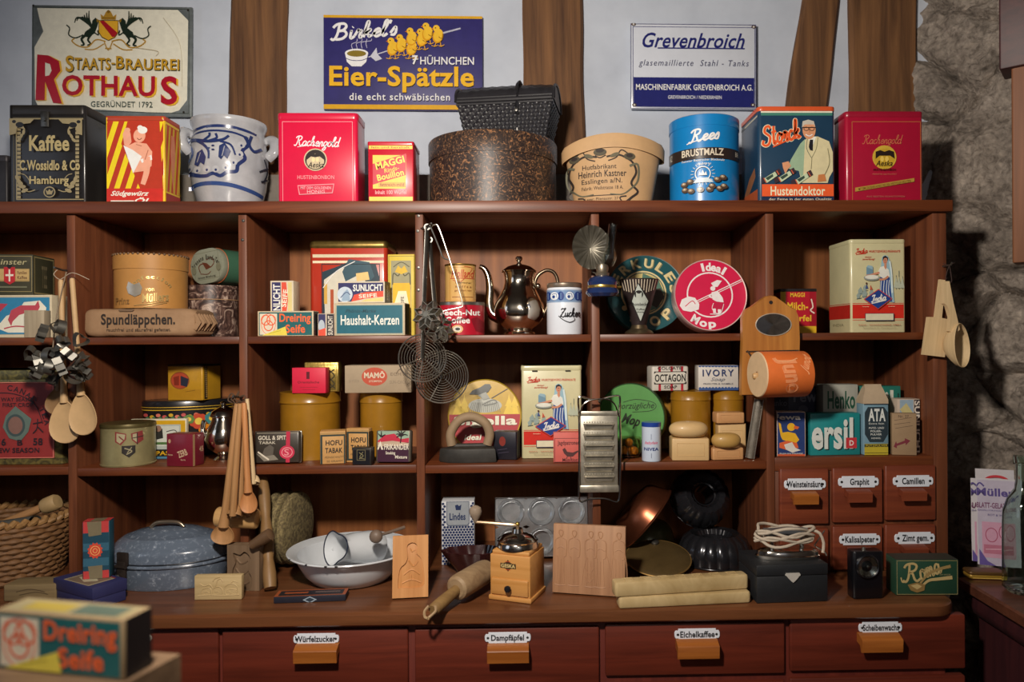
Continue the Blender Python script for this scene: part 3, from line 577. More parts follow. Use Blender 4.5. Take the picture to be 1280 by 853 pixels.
# yellow striped tin
b = Box('striped_tin', 'yellow and red diagonally striped tin printed with a waving baker', 'tin', 132, 206, 145, Z, .03, .07, 0)
def baker(A):
    yl = '#e3c21c'; A.R_(133, 150, 206, 238, '#a8321c')
    for x in range(104, 240, 14): A.P([(x+24, 152), (x+31, 152), (x+3, 237), (x-4, 237)], yl)
    A.P([(160, 152), (200, 152), (204, 236), (176, 238), (152, 180)], '#a8321c')
    A.B(132, 147, 207, 252, 2.4, yl); sk = '#d99a80'
    A.P([(156, 182), (154, 168), (157, 161), (162, 161), (164, 168), (165, 178), (160, 184)], sk); A.E(160, 163, 3.6, 3, sk); A.S([(159, 178), (157, 170), (161, 163)], 4, sk)
    A.E(175, 170, 7.5, 8.5, sk, rot=10); A.E(179, 163, 6, 4.5, '#e2ded4'); A.E(176, 160, 3.5, 3, '#e2ded4'); A.S([(172, 173), (175, 175), (178, 173)], .8, '#6a2a1c')
    A.P([(158, 184), (170, 178), (184, 180), (191, 190), (190, 208), (182, 214), (168, 216), (160, 198)], sk); A.P([(155, 182), (167, 188), (178, 196), (167, 217)], '#dfdcd6'); A.P([(176, 200), (190, 194), (191, 200), (178, 204)], '#dfdcd6')
    A.S([(184, 196), (184, 214), (179, 231)], (9, 6), sk); A.S([(186, 188), (182, 200)], 1, '#a8604a'); A.S([(171, 181), (178, 183)], .8, '#a8604a')
    A.R_(134, 236, 205, 254, '#b92a20'); A.T('Südgewürz', 139, 239, 187, 247, '#e8dccc', .05, .4); A.T('Öl', 169, 247, 187, 254, '#e8dccc', .05, .3); A.R_(139, 251, 168, 252.5, '#e8dccc')
b.body(ink('#d0ae1e', .4, 0, .06, 40, 0, .3), .004, .002, 'tin_body', baker, rough=.4)
A = b.right((0, 0, 100, 100), .4); A.R_(8, 8, 92, 84, '#a8321c')
for x in range(-20, 110, 24): A.P([(x+24, 9), (x+36, 9), (x+10, 84), (x-2, 84)], '#b8971c')
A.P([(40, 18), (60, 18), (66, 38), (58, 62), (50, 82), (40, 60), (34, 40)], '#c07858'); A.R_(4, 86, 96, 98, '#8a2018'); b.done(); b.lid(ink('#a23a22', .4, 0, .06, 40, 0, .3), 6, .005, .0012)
# stoneware pot with blue painting
c = Can('stoneware_pot', 'grey salt-glazed stoneware pot with cobalt blue painting and two handles', 'pot', 239, 334, 141, Z, .195)
R = c.R; H = c.h; prof0 = [(0, .72), (.12, .80), (.30, .92), (.50, .985), (.66, .985), (.80, .93), (.86, .88), (.91, .90), (.955, .95), (.98, .965), (1, .95)]
def Rf(z):
    q = z/H
    for (z0, r0), (z1, r1) in zip(prof0, prof0[1:]):
        if z0 <= q <= z1: return R*(r0+(r1-r0)*(q-z0)/(z1-z0))
    return R*.95
gp = [(0, 0)]+[(Rf(H*k/40), H*k/40) for k in range(41)]+[(R*.90, H), (R*.84, H*.95), (R*.85, H*.7), (R*.6, H*.1), (0, H*.06)]
c.mb.lathe(gp, blotch('salt_glaze', '#8f9197', '#b0b2b6', 14, .3, .7, .22, 0, 6, bump=.1, coat=.6), 64)
A = c.art(.2, .6, Rf); A.clip = True; BL = '#25325f'; B2 = '#31477a'
A.S([(236, 160), (262, 156), (290, 156), (318, 160)], 3.5, BL); A.S([(232, 166), (262, 162), (290, 163), (308, 168)], 2.7, BL)
A.S([(234, 231), (260, 228), (290, 230), (326, 238)], 4.9, B2); A.S([(304, 166), (308, 176), (301, 186), (304, 195), (296, 204), (294, 212), (284, 214), (276, 219), (268, 216), (260, 219), (251, 218), (243, 214), (236, 208), (234, 200), (231, 192), (233, 182)], 4.3, BL)
for x, y in ((300, 178), (298, 190), (291, 201), (282, 208), (271, 211), (261, 211), (250, 211), (241, 207), (236, 200)): A.E(x, y, 4.2, 4.2, '#a9abb0'); A.E(x, y+1, 1.3, 1.6, BL)
A.S([(237, 170), (250, 174), (262, 186), (263, 198)], (4.2, 2.1), BL); A.S([(238, 172), (245, 188), (240, 198), (237, 192)], (2.8, 2.0), B2); A.S([(242, 171), (262, 176), (278, 174), (286, 168)], (4.2, 2.8), BL); A.S([(262, 176), (272, 172), (271, 166)], 2.7, BL); A.S([(258, 174), (264, 169), (264, 165)], 2.7, BL); A.S([(276, 176), (288, 180), (293, 192)], (2.8, 2.0), BL)
A.P([(247, 204), (250, 190), (256, 186), (260, 196), (258, 206), (254, 202), (251, 207)], BL); A.P([(274, 196), (275, 182), (281, 178), (288, 188), (284, 198), (280, 194), (277, 199)], BL); A.S([(250, 202), (254, 190)], 1, '#8f9197'); A.S([(278, 195), (281, 182)], 1, '#8f9197')
for x, y in ((263, 185), (268, 182), (268, 187)): A.E(x, y, 1.8, 1, BL)
A.S([(327, 190), (331, 205), (326, 220)], 1.8, '#2a2c38'); A.S([(321, 208), (332, 200)], 1.8, '#2a2c38'); A.S([(323, 220), (333, 214)], 1.8, '#2a2c38')
A.S([(312, 164), (309, 176), (315, 184), (324, 178)], 3.5, BL)
obj('pot_body', c.mb, c.t)
for s_ in (-1, 1):
    mb = MB(); pts = smooth([(s_*R*.86, .0, H*.83), (s_*R*1.04, -.012, H*.86), (s_*R*1.13, -.03, H*.80), (s_*R*1.10, -.04, H*.70), (s_*R*.96, -.03, H*.64)], 6); mb.tube(pts, .013, MATS['salt_glaze'], 12, flat=.7)
    o = obj('handle', mb, c.t); 
# big red tin left
b = Box('red_tin', 'large pink-red tin with white script beside the stoneware pot', 'tin', 347, 447, 141, Z, .035, .075, 0)
def rachen(A, x=0, g='#e6cfd2', med='#b9a98a', dim=False):
    A.B(353+x, 152, 441+x, 256, .5, '#d8a0a4' if not dim else '#b57a3a')
    A.C('Rachengold', 368+x, 171, 426+x, 183, g, .11, .25, 2); A.S([(372+x, 184), (390+x, 182), (400+x, 184)], .7, g)
    A.E(394.5+x, 200, 14.5, 14, med); A.E(394.5+x, 200, 13, 12.6, '#241c1a'); A.E(394.5+x, 202, 11, 9.5, med); A.P([(384+x, 193), (390+x, 191), (394+x, 193), (399+x, 191), (405+x, 193), (405+x, 200), (400+x, 196), (394+x, 197), (389+x, 196), (384+x, 200)], '#241c1a'); A.E(392+x, 200, 2, 3, '#d9c090'); A.E(397+x, 200, 2, 3, '#d9c090'); A.T('Aeska', 385+x, 203, 405+x, 210, '#1c1412', .03, .3)
    A.T('HUSTENBONBON', 372+x, 219.5, 418+x, 224.5, '#d88a90' if not dim else '#5a1214', .02)
b.body(ink('#c4163c', .3, 0, .04, 30, 0, .5), .007, .002, 'tin_body', None, rough=.35)
A = b.front(b.mb, .35); rachen(A); A.P([(372, 232), (418, 230), (416, 242), (374, 244)], '#d98a92'); A.P([(373, 233), (417, 231), (415, 241), (375, 243)], '#bd1d3c'); A.T('MIT DEM GOLDENEN', 376, 233.5, 414, 237, '#dba0a6', .02); A.T('HONIG', 384, 238, 406, 242, '#dba0a6', .02); b.done()
b.lid(ink('#be173a', .3, 0, .04, 30, 0, .5), 9, .009, .0015, e=.003)
# Maggi cube tin
b = Box('bouillon_tin', 'small red and yellow square tin left of the mottled round hat box', 'tin', 460, 517, 177, Z, .035, .085, 0)
def maggi(A):
    A.R_(460, 182, 517, 186.5, '#d9b43a'); A.T('fein und herzhaft', 464, 183, 512, 185.5, '#7a2a1a', .01); A.R_(460, 246, 517, 262, '#d9b43a')
    A.P([(466, 194), (508, 194), (507, 236), (466, 236)], '#dcb640'); A.P([(466, 205), (508, 192), (507, 219), (466, 231)], '#b3152c')
    A.T('MAGGI', 469, 199, 506, 208, '#e6c24a', .06, 0, -15); A.T('Rinds-', 480, 209, 499, 214.5, '#dcb640', .03, .1, -13); A.T('Bouillon', 471, 215, 505, 223, '#e6c24a', .05, 0, -13); A.R_(473, 228, 507, 234, '#c8963a'); A.T('fettreich-mild', 475, 229, 505, 233, '#7a1a1a', .02); A.T('Inhalt 100 Würfel', 469, 238, 508, 243, '#e0a0a0', .02)
b.body(ink('#b3152c', .35, 0, .05, 30, 0, .4), .003, .0015, 'tin_body', maggi, rough=.4).done()
b.lid(ink('#b3152c', .35, 0, .05, 30, 0, .4), 5, .004, .0012); mb = MB(); mb.at(0, b.d/2, b.h-.0005); mb.lathe([(.026, 0), (.026, .004), (.024, .0055), (0, .0055)], DARKTIN, 28); obj('cap', mb, b.t)
# round hat box
HB = blotch('mottled_card', '#2a211f', '#4a382c', 80, .46, .56, .42, 0, 5, bump=.1, dist=2.5, h3='#9a6c48')
c = Can('hat_box', 'big round hat box covered in dark brown mottled paper', 'box', 535, 697, 160, Z, .155)
c.mb.lathe([(0, 0), (c.R*.985, 0), (c.R*.985, c.h*.92), (0, c.h*.92)], HB, 72); obj('box_body', c.mb, c.t)
mb = MB(); q = c.R*1.003; mb.lathe([(q-.003, c.h*.70), (q, c.h*.70), (q, c.h-.004), (q-.002, c.h-.001), (q-.006, c.h), (0, c.h)], HB, 72); obj('lid', mb, c.t); HATZ = c.h+Z; HATC = c.c.copy(); HATR = c.R
# black woven basket on the hat box
WV = ink('#1f1e22', .45, 0, .25, 60, 0, .2)
def weave(mb, O, U, W, nu, nv, mat, amp=.0022, sub=3):
    O, U, W = V(O), V(U), V(W); nn = U.cross(W).normalized(); NU, NV = nu*sub, nv*sub; vs = []
    for j in range(NV+1):
        for i in range(NU+1):
            u, v = i/sub, j/sub; s_ = 1 if int(min(v, nv-.01)) % 2 else -1
            vs.append(O+U*(i/NU)+W*(j/NV)+nn*amp*(s_*sin(pi*u)+.6*abs(sin(pi*v))))
    mb.add(vs, [[j*(NU+1)+i, j*(NU+1)+i+1, (j+1)*(NU+1)+i+1, (j+1)*(NU+1)+i] for j in range(NV) for i in range(NU)], mat)
p = P(632, 163, .11); t = thing('wicker_basket', 'small black woven basket with domed lid on top of the hat box', 'basket', (p.x, .115, HATZ), -9)
w0, w1, d0, d1, hb = .188, .222, .10, .125, .088
mb = MB(); C4 = lambda w_, d_, z: [(-w_/2, 0-(d_-d0)/2, z), (w_/2, 0-(d_-d0)/2, z), (w_/2, d_-(d_-d0)/2, z), (-w_/2, d_-(d_-d0)/2, z)]
q0, q1 = C4(w0, d0, .004), C4(w1, d1, hb)
for i, nu in ((0, 22), (1, 12), (2, 22), (3, 12)):
    a_, b_, c_, d_ = V(q0[i]), V(q0[(i+1) % 4]), V(q1[(i+1) % 4]), V(q1[i]); O = a_
    U = b_-a_; n0 = len(mb.v); weave(mb, (0, 0, 0), (1, 0, 0), (0, 0, 1), nu, 10, WV, 0); sub = 3; NU, NV = nu*sub, 30; nn = U.cross(d_-a_).normalized()
    for j in range(NV+1):
        for k in range(NU+1):
            u, v = k/NU, j/NV; s_ = 1 if int(min(v*10, 9.9)) % 2 else -1
            mb.v[n0+j*(NU+1)+k] = tuple((a_*(1-u)+b_*u)*(1-v)+(d_*(1-u)+c_*u)*v+nn*.0022*(s_*sin(pi*k/sub)+.6*abs(sin(pi*j/sub))))
mb.add(q0, [[3, 2, 1, 0]], WV)
for q in (q0, q1): mb.tube([q[0], q[1], q[2], q[3], q[0]], .0045, WV, 8)
obj('basket_body', mb, t)
mb = MB(); rings = []
for k in range(13):
    a = pi*k/12; rings.append([((-w1/2-.004)+(w1+.008)*j/20, d0/2-(d1/2+.003)*cos(a)*(1), hb+.004+.048*sin(a)**.8*(1-.10*(2*j/20-1)**4)+.0016*(1 if (j+k) % 2 else -1)) for j in range(21)])
mb.loft(rings, WV, (0, 0), closed=False)
for x in (-w1/2-.004, w1/2+.004): mb.add([(x, d0/2, hb+.004)]+[(x, d0/2-(d1/2+.003)*cos(pi*k/12), hb+.004+.043*sin(pi*k/12)**.8) for k in range(13)], [[0, k+1, k+2] for k in range(12)], WV); mb.tube([(x, d0/2-(d1/2+.003)*cos(pi*k/12), hb+.005+.045*sin(pi*k/12)**.8) for k in range(13)], .0035, WV, 6)
mb.tube([(-w1/2, d0/2-d1/2-.004, hb+.006), (w1/2, d0/2-d1/2-.004, hb+.006)], .005, WV, 8)
mb.tube([(-w1/2, d0/2-d1/2-.001, hb+.014), (w1/2, d0/2-d1/2-.001, hb+.014)], .0035, WV, 8)
obj('lid', mb, t)
mb = MB(); pts = smooth([(.028, d0/2, hb+.056), (.028, d0/2-.045, hb+.05), (.028, -.012, hb+.02), (.028, -.0155, hb-.005), (.028, -.011, hb-.028)], 6); mb.tube(pts, .007, ink('#141316', .5), 6, flat=.25); mb.at(.028, -.016, hb-.02, rx=90); mb.lathe([(.004, 0), (.004, .004), (0, .005)], DARKTIN, 10); obj('strap', mb, t)
for x in (-.045, .028):
    mb = MB(); mb.tube([(x, -.006, .03), (x, -.004, .012)], .0016, ink('#c9c6c0', .4), 6); obj('peg', mb, t)
# oval cardboard hat box
c = Can('hat_box', 'oval tan cardboard hat box with a black art nouveau label', 'box', 701, 830, 157, Z, .10)
TAN = ink('#b08e66', .65, 0, .08, 20); R = c.R; H = c.h*.985; SY = .62
def Ro(z): return R*(.74+.25*min(1, z/H))
c.mb.lathe([(0, 0)]+[(Ro(H*k/10), H*k/10) for k in range(10)]+[(R*.96, H*.9), (0, H*.9)], TAN, 64, sy=SY)
n0 = len(c.mb.v); A = c.art(.7, 0, Ro); DK = '#2c2420'
A.T('Hutfabrikant', 728, 197, 770, 203, DK, .01); A.T('Heinrich Kastner', 723, 204.5, 782, 213, DK, .02); A.T('Esslingen a/N.', 727, 215, 777, 223, DK, .01); A.T('Fabrik: Weilstrasse 18 A.', 727, 224.5, 778, 229, DK, .0); A.R_(728, 236, 776, 237, DK); A.T('Lager: Plienaustr. 27', 731, 239, 772, 243.5, DK, .0)
for sx in (1, -1):
    X = lambda x: 752+sx*x
    A.S([(X(6), 188), (X(20), 186), (X(30), 190), (X(38), 196), (X(42), 208), (X(36), 222), (X(44), 232), (X(36), 240), (X(28), 247)], (2.2, 3), DK); A.S([(X(34), 200), (X(44), 198), (X(44), 218), (X(34), 230), (X(24), 236), (X(10), 235)], (3, 1.2), '#5c5a48'); A.S([(X(8), 193), (X(18), 189), (X(24), 180), (X(34), 186)], 1.4, DK)
    A.E(X(34), 188, 7, 4.5, '#4a4434'); A.E(X(34), 187, 4, 2.4, DK); A.E(X(16), 186, 6, 2.4, '#5a5440', rot=-sx*20); A.S([(X(26), 247), (X(22), 240), (X(30), 238)], 1.6, DK)
A.E(750, 182, 8, 4.5, '#4a4434'); A.E(750, 180, 5, 2.6, DK); A.S([(744, 186), (750, 189), (757, 186)], 1.2, DK)
for k in range(n0, len(c.mb.v)): x_, y_, z_ = c.mb.v[k]; c.mb.v[k] = (x_, y_*SY-.0004, z_)
obj('box_body', c.mb, c.t)
mb = MB(); zl = lambda a: 1; q = R*1.0
for k in range(1): mb.lathe([(q*.985, H*.80), (q*1.0, H*.80), (q*1.01, H*.97), (q*.99, H*1.0), (0, H*1.0)], TAN, 64, sy=SY)
vv = []
for x_, y_, z_ in mb.v: vv.append((x_, y_, z_-.022*(x_/R)**2*(1 if z_ > 0 else 0)))
mb.v = vv; obj('lid', mb, c.t)
# Rees tin
c = Can('malt_sweets_tin', 'round bright blue tin with a brown band around it', 'tin', 836, 923, 141, Z, .125)
BLU = ink('#1375b4', .3, 0, .04, 30, 0, .4); c.mb.lathe([(0, 0), (c.R*.985, 0), (c.R*.985, c.h*.95), (0, c.h*.95)], BLU, 64); A = c.art(.35, .3)
A.C('Rees', 861, 160, 897, 175, '#dfe6ee', .15, .25, -6); A.S([(859, 178), (876, 174), (897, 173)], 1.3, '#dfe6ee')
A.R_(835, 184, 924, 198, '#2c221e'); A.T('BRUSTMALZ', 853, 185, 903, 194, '#cfc4b0', .04); A.T('ALZ', 838, 187, 841, 194, '#cfc4b0', .03); A.T('BR', 917, 187, 921, 193, '#cfc4b0', .03)
A.T('Feinster Bayerischer Blockmalz', 853, 198, 904, 201.5, '#d5dce6', .02); A.T('ungefärbt', 871, 203, 888, 206, '#d5dce6', .02)
for k in range(20): a = 2*pi*k/20; A.S([(878+11*cos(a), 217+11*sin(a)), (878+14.5*cos(a), 217+14.5*sin(a))], .6, '#d5dce6')
A.O_(878, 217, 9.5, 9.5, 1.3, '#d5dce6'); A.P([(873, 219), (874, 214), (876, 217), (878, 212), (880, 217), (882, 214), (883, 219)], '#d5dce6'); A.P([(866, 228), (872, 222), (884, 222), (891, 228)], '#c5d2e0')
for x, y in ((856, 229), (863, 226), (857, 236), (864, 238), (875, 237), (886, 237), (889, 233), (898, 236), (903, 233), (895, 225), (902, 222)): A.E(x, y, 4.4, 3.4, '#4c3c30'); A.E(x-.8, y-1, 2.6, 1.8, '#9c8870'); A.E(x-1, y-1.4, .9, .7, '#e0d4c0')
obj('tin_body', c.mb, c.t); mb = MB(); q = c.R; mb.lathe([(q*.985, c.h-.026), (q, c.h-.026), (q, c.h-.002), (q-.003, c.h), (0, c.h)], BLU, 64); obj('lid', mb, c.t)
# Storck tin
b = Box('cough_sweets_tin', 'large dark blue tin with orange lid and a man in a cream coat', 'tin', 948, 1044, 133, Z, .035, .135, 0)
def storck(A):
    OR = '#d9572a'
    A.R_(948, 139, 1045, 141, '#d6d2c0'); A.R_(948, 141, 1045, 144.5, '#3f7868')
    for c_, d in (('#e8d2b4', .20), (OR, .13)): A.C('Storck', 951, 155, 999, 178, c_, d, .2, -13)
    A.S([(966, 184), (984, 176), (999, 172)], 1.6, OR)
    # the man
    CO = '#c9bf98'; SK = '#c98e6a'; A.P([(1000, 180), (1011, 171), (1022, 171), (1036, 177), (1041, 192), (1042, 212), (1036, 222), (1034, 229), (1002, 229), (998, 214), (988, 212), (984, 210), (990, 198)], CO)
    A.P([(1000, 180), (1006, 174), (1004, 210), (1003, 228), (998, 214), (984, 211), (988, 200)], '#8fa88c'); A.S([(1009, 173), (1008, 186), (1014, 198)], .8, '#6a7260'); A.S([(1022, 172), (1020, 186), (1014, 198)], .8, '#7a7658'); A.P([(1009, 172), (1020, 171), (1015, 184)], '#e2dccb'); A.P([(1012, 175), (1016, 175), (1015.5, 189), (1012, 188), (1010.5, 184)], '#1c1a22')
    A.E(1011, 163, 8.2, 11.5, SK); A.P([(1002, 160), (1003, 152), (1010, 150), (1017, 152), (1019, 160), (1017, 156), (1006, 156)], '#b8b2a6'); A.R_(1003, 159.2, 1019, 160.4, '#221a18'); A.O_(1007.5, 161.5, 3.4, 2.6, .8, '#221a18'); A.O_(1014.5, 161.5, 3.4, 2.6, .8, '#221a18'); A.S([(1006.5, 168.5), (1011, 170.5), (1015, 168.5)], 1.2, '#f0e8dc'); A.S([(1011, 162), (1011.5, 166)], .6, '#9a5c40')
    A.P([(977, 204), (985, 202), (988, 208), (984, 212), (981, 218), (978, 210)], SK); A.P([(1022, 219), (1030, 218), (1032, 227), (1021, 228)], '#b87444'); A.S([(1034, 186), (1036, 204), (1030, 219)], .8, '#7a7658'); A.S([(1014, 198), (1013, 212)], .6, '#7a7658')
    for x, y, r_ in ((962, 222, -35), (980, 221, -10), (1001, 224, -15)): A.P([(x-10, y+3), (x+6, y-7), (x+9, y-2), (x-4, y+7)], '#b5c4a4'); A.P([(x-6, y+1), (x+3, y-4), (x+4, y-1), (x-3, y+4)], '#34483e'); A.P([(x-14, y+3), (x-9, y), (x-6, y+6), (x-12, y+9)], '#3a2a32'); A.S([(x-8, y+1), (x-5, y+7)], 1.2, '#c05a3a'); A.P([(x+6, y-8), (x+11, y-11), (x+14, y-5), (x+9, y-2)], '#3a2a32'); A.S([(x+8, y-8), (x+11, y-3)], 1.2, '#c05a3a')
    A.R_(948, 231, 1045, 246, OR); A.T('Hustendoktor', 962, 233.5, 1030, 245, '#e6d8b8', .03); A.R_(948, 246.5, 1045, 262, '#1a2a48'); A.T('der Feine in der guten Qualität', 960, 248, 1038, 252, '#c8bfa8', .02)
b.body(ink('#1e3a52', .35, 0, .05, 30, 0, .4), .008, .002, 'tin_body', storck, rough=.4)
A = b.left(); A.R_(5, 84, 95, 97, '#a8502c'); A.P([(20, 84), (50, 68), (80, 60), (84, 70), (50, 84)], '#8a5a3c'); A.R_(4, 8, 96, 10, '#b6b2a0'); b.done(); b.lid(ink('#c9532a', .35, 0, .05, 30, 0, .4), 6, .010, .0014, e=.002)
# right red tin
b = Box('red_tin', 'large dark red tin with gold medallion at the right end of the top board', 'tin', 1057, 1154, 139, Z, .035, .065, 0)
b.body(ink('#9c1230', .35, 0, .05, 30, 0, .4), .007, .002, 'tin_body', None); A = b.front(b.mb, .4)
A.B(1065, 152, 1151, 262, .5, '#b07a3a'); A.C('Rachengold', 1078, 169, 1128, 180, '#c06a4a', .07, .25); A.E(1105, 197, 15, 15, '#c2a23a'); A.E(1105, 198, 13, 12, '#b8962e'); A.P([(1094, 190), (1100, 188), (1105, 190), (1111, 188), (1117, 190), (1118, 199), (1112, 195), (1105, 195), (1099, 195), (1094, 199)], '#241a16'); A.E(1102, 199, 2.2, 3.4, '#d9bc5a'); A.E(1108, 199, 2.2, 3.4, '#d9bc5a'); A.T('Aeska', 1094, 201, 1115, 208, '#1c1412', .03, .3)
A.T('HUSTENBONBON', 1091, 211, 1119, 214, '#4a0c14', .02); A.T('FEINSTE QUALITÄT', 1090, 217, 1120, 219, '#c47a5a', .0); A.P([(1068, 235), (1142, 223), (1142, 227.5), (1068, 240)], '#a8873a'); A.T('MIT DEM GOLDENEN HONIG UND DEN WERTVOLLEN KRÄUTERN', 1072, 229.5, 1138, 233.5, '#4a2a14', .02, 0, -9); A.T('AUS BESTEN ROHSTOFFEN', 1082, 245, 1130, 247, '#b56a5a', .0)
b.done(); b.lid(ink('#8f122c', .35, 0, .05, 30, 0, .4), 8, .009, .0015, e=.003)
# partly hidden dark box at the left edge
b = Box('dark_tin', 'plain dark tin box cut off by the left edge on the top board', 'tin', -40, 9, 194, Z, .13, .12, 0)
b.body(ink('#2c2a2c', .45, .2, .2, 30), .004, .002, 'tin_body').done(); b.lid(ink('#343134', .45, .2, .2, 30), 8, .005, .0012)
# ------------------------------------------------ upper compartments
Z = R1+UPZ
# far left compartment
b = Box('card_box', 'flat box with a red and blue picture label in the left upper compartment', 'box', -22, 65, 369, Z, .05, .10)
def fox(A):
    A.R_(-20, 372, 62, 418, '#2e7aa0'); A.P([(-5, 410), (8, 395), (22, 390), (30, 378), (50, 376), (58, 385), (56, 398), (60, 412), (40, 416), (10, 416)], '#ded6c4'); A.P([(-22, 390), (-8, 379), (10, 380), (-2, 392), (-20, 398)], '#a8384a'); A.P([(10, 400), (14, 388), (26, 382), (44, 382), (48, 376), (50, 384), (47, 390), (34, 391), (24, 394), (16, 402), (14, 408)], '#b04450'); A.S([(5, 411), (20, 408), (40, 410)], 1.6, '#b04450'); A.B(-22, 369, 65, 421, 1.6, '#cfc3a8')
b.body(ink('#b8ab90', .7), .001, .001, art=fox, rough=.6).done(); zz = b.h+Z
b = Box('tea_tin', 'dark green box with a red shield label on top of the flat picture box', 'tin', -20, 41, 318, zz+UPZ, .05, .09, 6)
def shield(A):
    A.B(-18, 320, 40, 365, .8, '#8a7c54'); A.R_(-18, 327, 38, 352, '#3c3a2a'); A.R_(-14, 336, 37, 352, '#a08654'); A.R_(20, 337, 36, 350, '#b89a64'); A.R_(-10, 337, 5, 350, '#b89a64'); A.P([(5, 334), (19, 334), (19, 352), (12, 356), (5, 352)], '#b0242c'); A.R_(11, 337, 13, 352, '#d8d0c0'); A.R_(7, 343, 17, 345.4, '#d8d0c0'); A.E(12, 332, 3, 4, '#1c1a18'); A.T('Feinster', -12, 324, 34, 331, '#a8a078', .02, .2); A.T('Familien', 22, 339, 34, 343, '#5a3a2a', .02); A.T('Kaffee', 22, 345, 34, 349, '#5a3a2a', .02); A.R_(-10, 358, 34, 360, '#6a6a54')
b.body(ink('#3a3828', .5, 0, .1), .002, .0012, 'tin_body', shield, rough=.5); A = b.right(); A.B(6, 4, 94, 96, 3, '#8a7c54'); A.T('TEE', 38, 25, 62, 80, '#6a6048', .02); b.done()
b = Box('wood_block', 'small grey weathered wooden block standing before the picture box', 'block', 30, 55, 388, Z, .018, .026, 4)
b.body(wood('#8a7c66', '#a89a82', 'Z', .75, 2), .001, .001, 'block').t['category'] = 'block'; b.done()
# paper package
p0 = P(111, 418, .03); p1 = P(243, 418, .03); wp = p1.x-p0.x; hp = P(170, 387, .03).z-Z
t = thing('paper_package', 'long brown paper package with black lettering under the ochre drum', 'package', ((p0.x+p1.x)/2, .017, Z+.0005), 0); KR = blotch('kraft_paper', '#84664a', '#97785a', 22, .3, .7, .8, 0, 6, bump=.3)
mb = MB(); rings = []
for k in range(25):
    u = k/24; x = (u-.5)*wp*1.03; sc_k = 1-.16*max(0, (u-.93)/.07)**2-.10*max(0, (.05-u)/.05); ring = []
    for a, q in rr(.115*sc_k, hp*sc_k, .013, 5): ring.append((x+.003*noise.noise(V((a*40, q*40, u*5))), a+.0575, q+hp/2+.0013*noise.noise(V((u*14, a*30, q*30)))))
    rings.append(ring)
mb.loft(rings, KR); zmin = min(v_[2] for v_ in mb.v); mb.v = [(a, q, z-zmin) for a, q, z in mb.v]
A = Art(mb, (107, 387, 243, 421), (-wp/2, -.0022, 0), (wp, 0, 0), (0, 0, hp), (0, -1, 0), rough=.8); A.T('Spundläppchen.', 128, 393, 222.5, 410, '#2a221e', .045); A.T('rauchfrei und säurefrei gefettet.', 135, 410.5, 217, 415.5, '#4a3a2c', .03); A.P([(150, 387.5), (172, 386.5), (168, 390), (152, 390)], '#6a5440')
obj('wrapping', mb, t)
mb = MB(); x = wp/2*1.02
for k in range(7): mb.tube([(x-.002, .012+.014*k, hp*.25), (x+.006+.003*(k % 2), .012+.014*k+.004, hp*.5), (x-.002, .013+.0135*k, hp*.8)], .006, KR, 6)
obj('folded_end', mb, t)
# round brown card box
CARD = ink('#a8783e', .55, 0, .1, 14, .05)
c = Can('card_drum', 'round ochre cardboard drum with scalloped lid and gold lettering', 'box', 146, 232, 316, Z+hp+.003, .098)
c.mb.lathe([(0, 0), (c.R*.98, 0), (c.R*.98, c.h*.95), (0, c.h*.95)], CARD, 56); A = c.art(.5); GO = ink('#d8b878', .25, .6)
A.A('Confection', 189, 372, 24, -58, 52, 5, GO, .03); A.P([(164, 352), (170, 356), (176, 353), (179, 360), (177, 368), (171, 371), (164, 367), (162, 360)], ink('#b0a89a', .3, .6)); A.T('von', 182, 360, 192, 364, GO); A.T('Müllers', 178, 366, 208, 377, GO, .05, .2, -6); A.T('Prinz', 150, 372, 165, 380, '#7a5a30'); A.S([(170, 382), (190, 379), (208, 376)], .6, GO); A.S([(180, 384), (206, 378)], .6, GO)
obj('drum_body', c.mb, c.t); mb = MB(); q = c.R
mb.lathe([(q*.985, c.h*.72), (q*1.002, c.h*.72), (q*1.002, c.h*.99), (q*.97, c.h), (0, c.h)], CARD, 96, mod=None)
for k in range(46): a = 2*pi*k/46; mb.at(q*.99*cos(a), q*.99*sin(a), c.h-.001); mb.ball((0, 0, 0), .0032, ink('#5a4028', .6), 6)
obj('lid', mb, c.t)
# marbled round box with a green tin lying on it
MARB = blotch('marbled_paper', '#30221f', '#5c443c', 30, .42, .54, .4, 0, 6, bump=.1, dist=3, h3='#b09a8a')
c = Can('marbled_box', 'round box in brown marbled paper at the right of the ochre drum', 'box', 231, 297, 356, Z, .208)
c.mb.lathe([(0, 0), (c.R*.98, 0), (c.R*.98, c.h*.9), (0, c.h*.9)], MARB, 48); obj('box_body', c.mb, c.t); mb = MB(); q = c.R; mb.lathe([(q*.98, c.h*.72), (q, c.h*.72), (q, c.h), (0, c.h)], MARB, 48)
mb.tube([(q*cos(2*pi*k/40)*1.002, q*sin(2*pi*k/40)*1.002, c.h*.725) for k in range(40)], .0008, ink('#b8926a', .6), 5, True); obj('lid', mb, c.t); mz = c.h+Z
a, e = P(229, 334, .15), P(285, 334, .15); wt = e.x-a.x; ht = P(257, 311, .15).z-mz
t = thing('oval_tin', 'green oval tin lying on its side with a grey printed lid facing out', 'tin', ((a.x+e.x)/2+.002, .16, mz+.003), -24, ry=-6)
mb = MB(); o_ = rr(wt, ht-.002, ht*.46, 8); mb.loft([[(x*.97, .002, z+ht/2) for x, z in o_], [(x*.97, .085, z+ht/2) for x, z in o_]][::-1], ink('#3f6650', .4, 0, .06, 30, 0, .3)); obj('tin_body', mb, t)
mb = MB(); GR = ink('#878a78', .5, .1, .08, 30); mb.loft([[(x*q, y, z*q+ht/2) for x, z in o_] for q, y in ((.98, .016), (1, .014), (1, .001), (.985, -.001), (.95, -.0012))][::-1], GR)
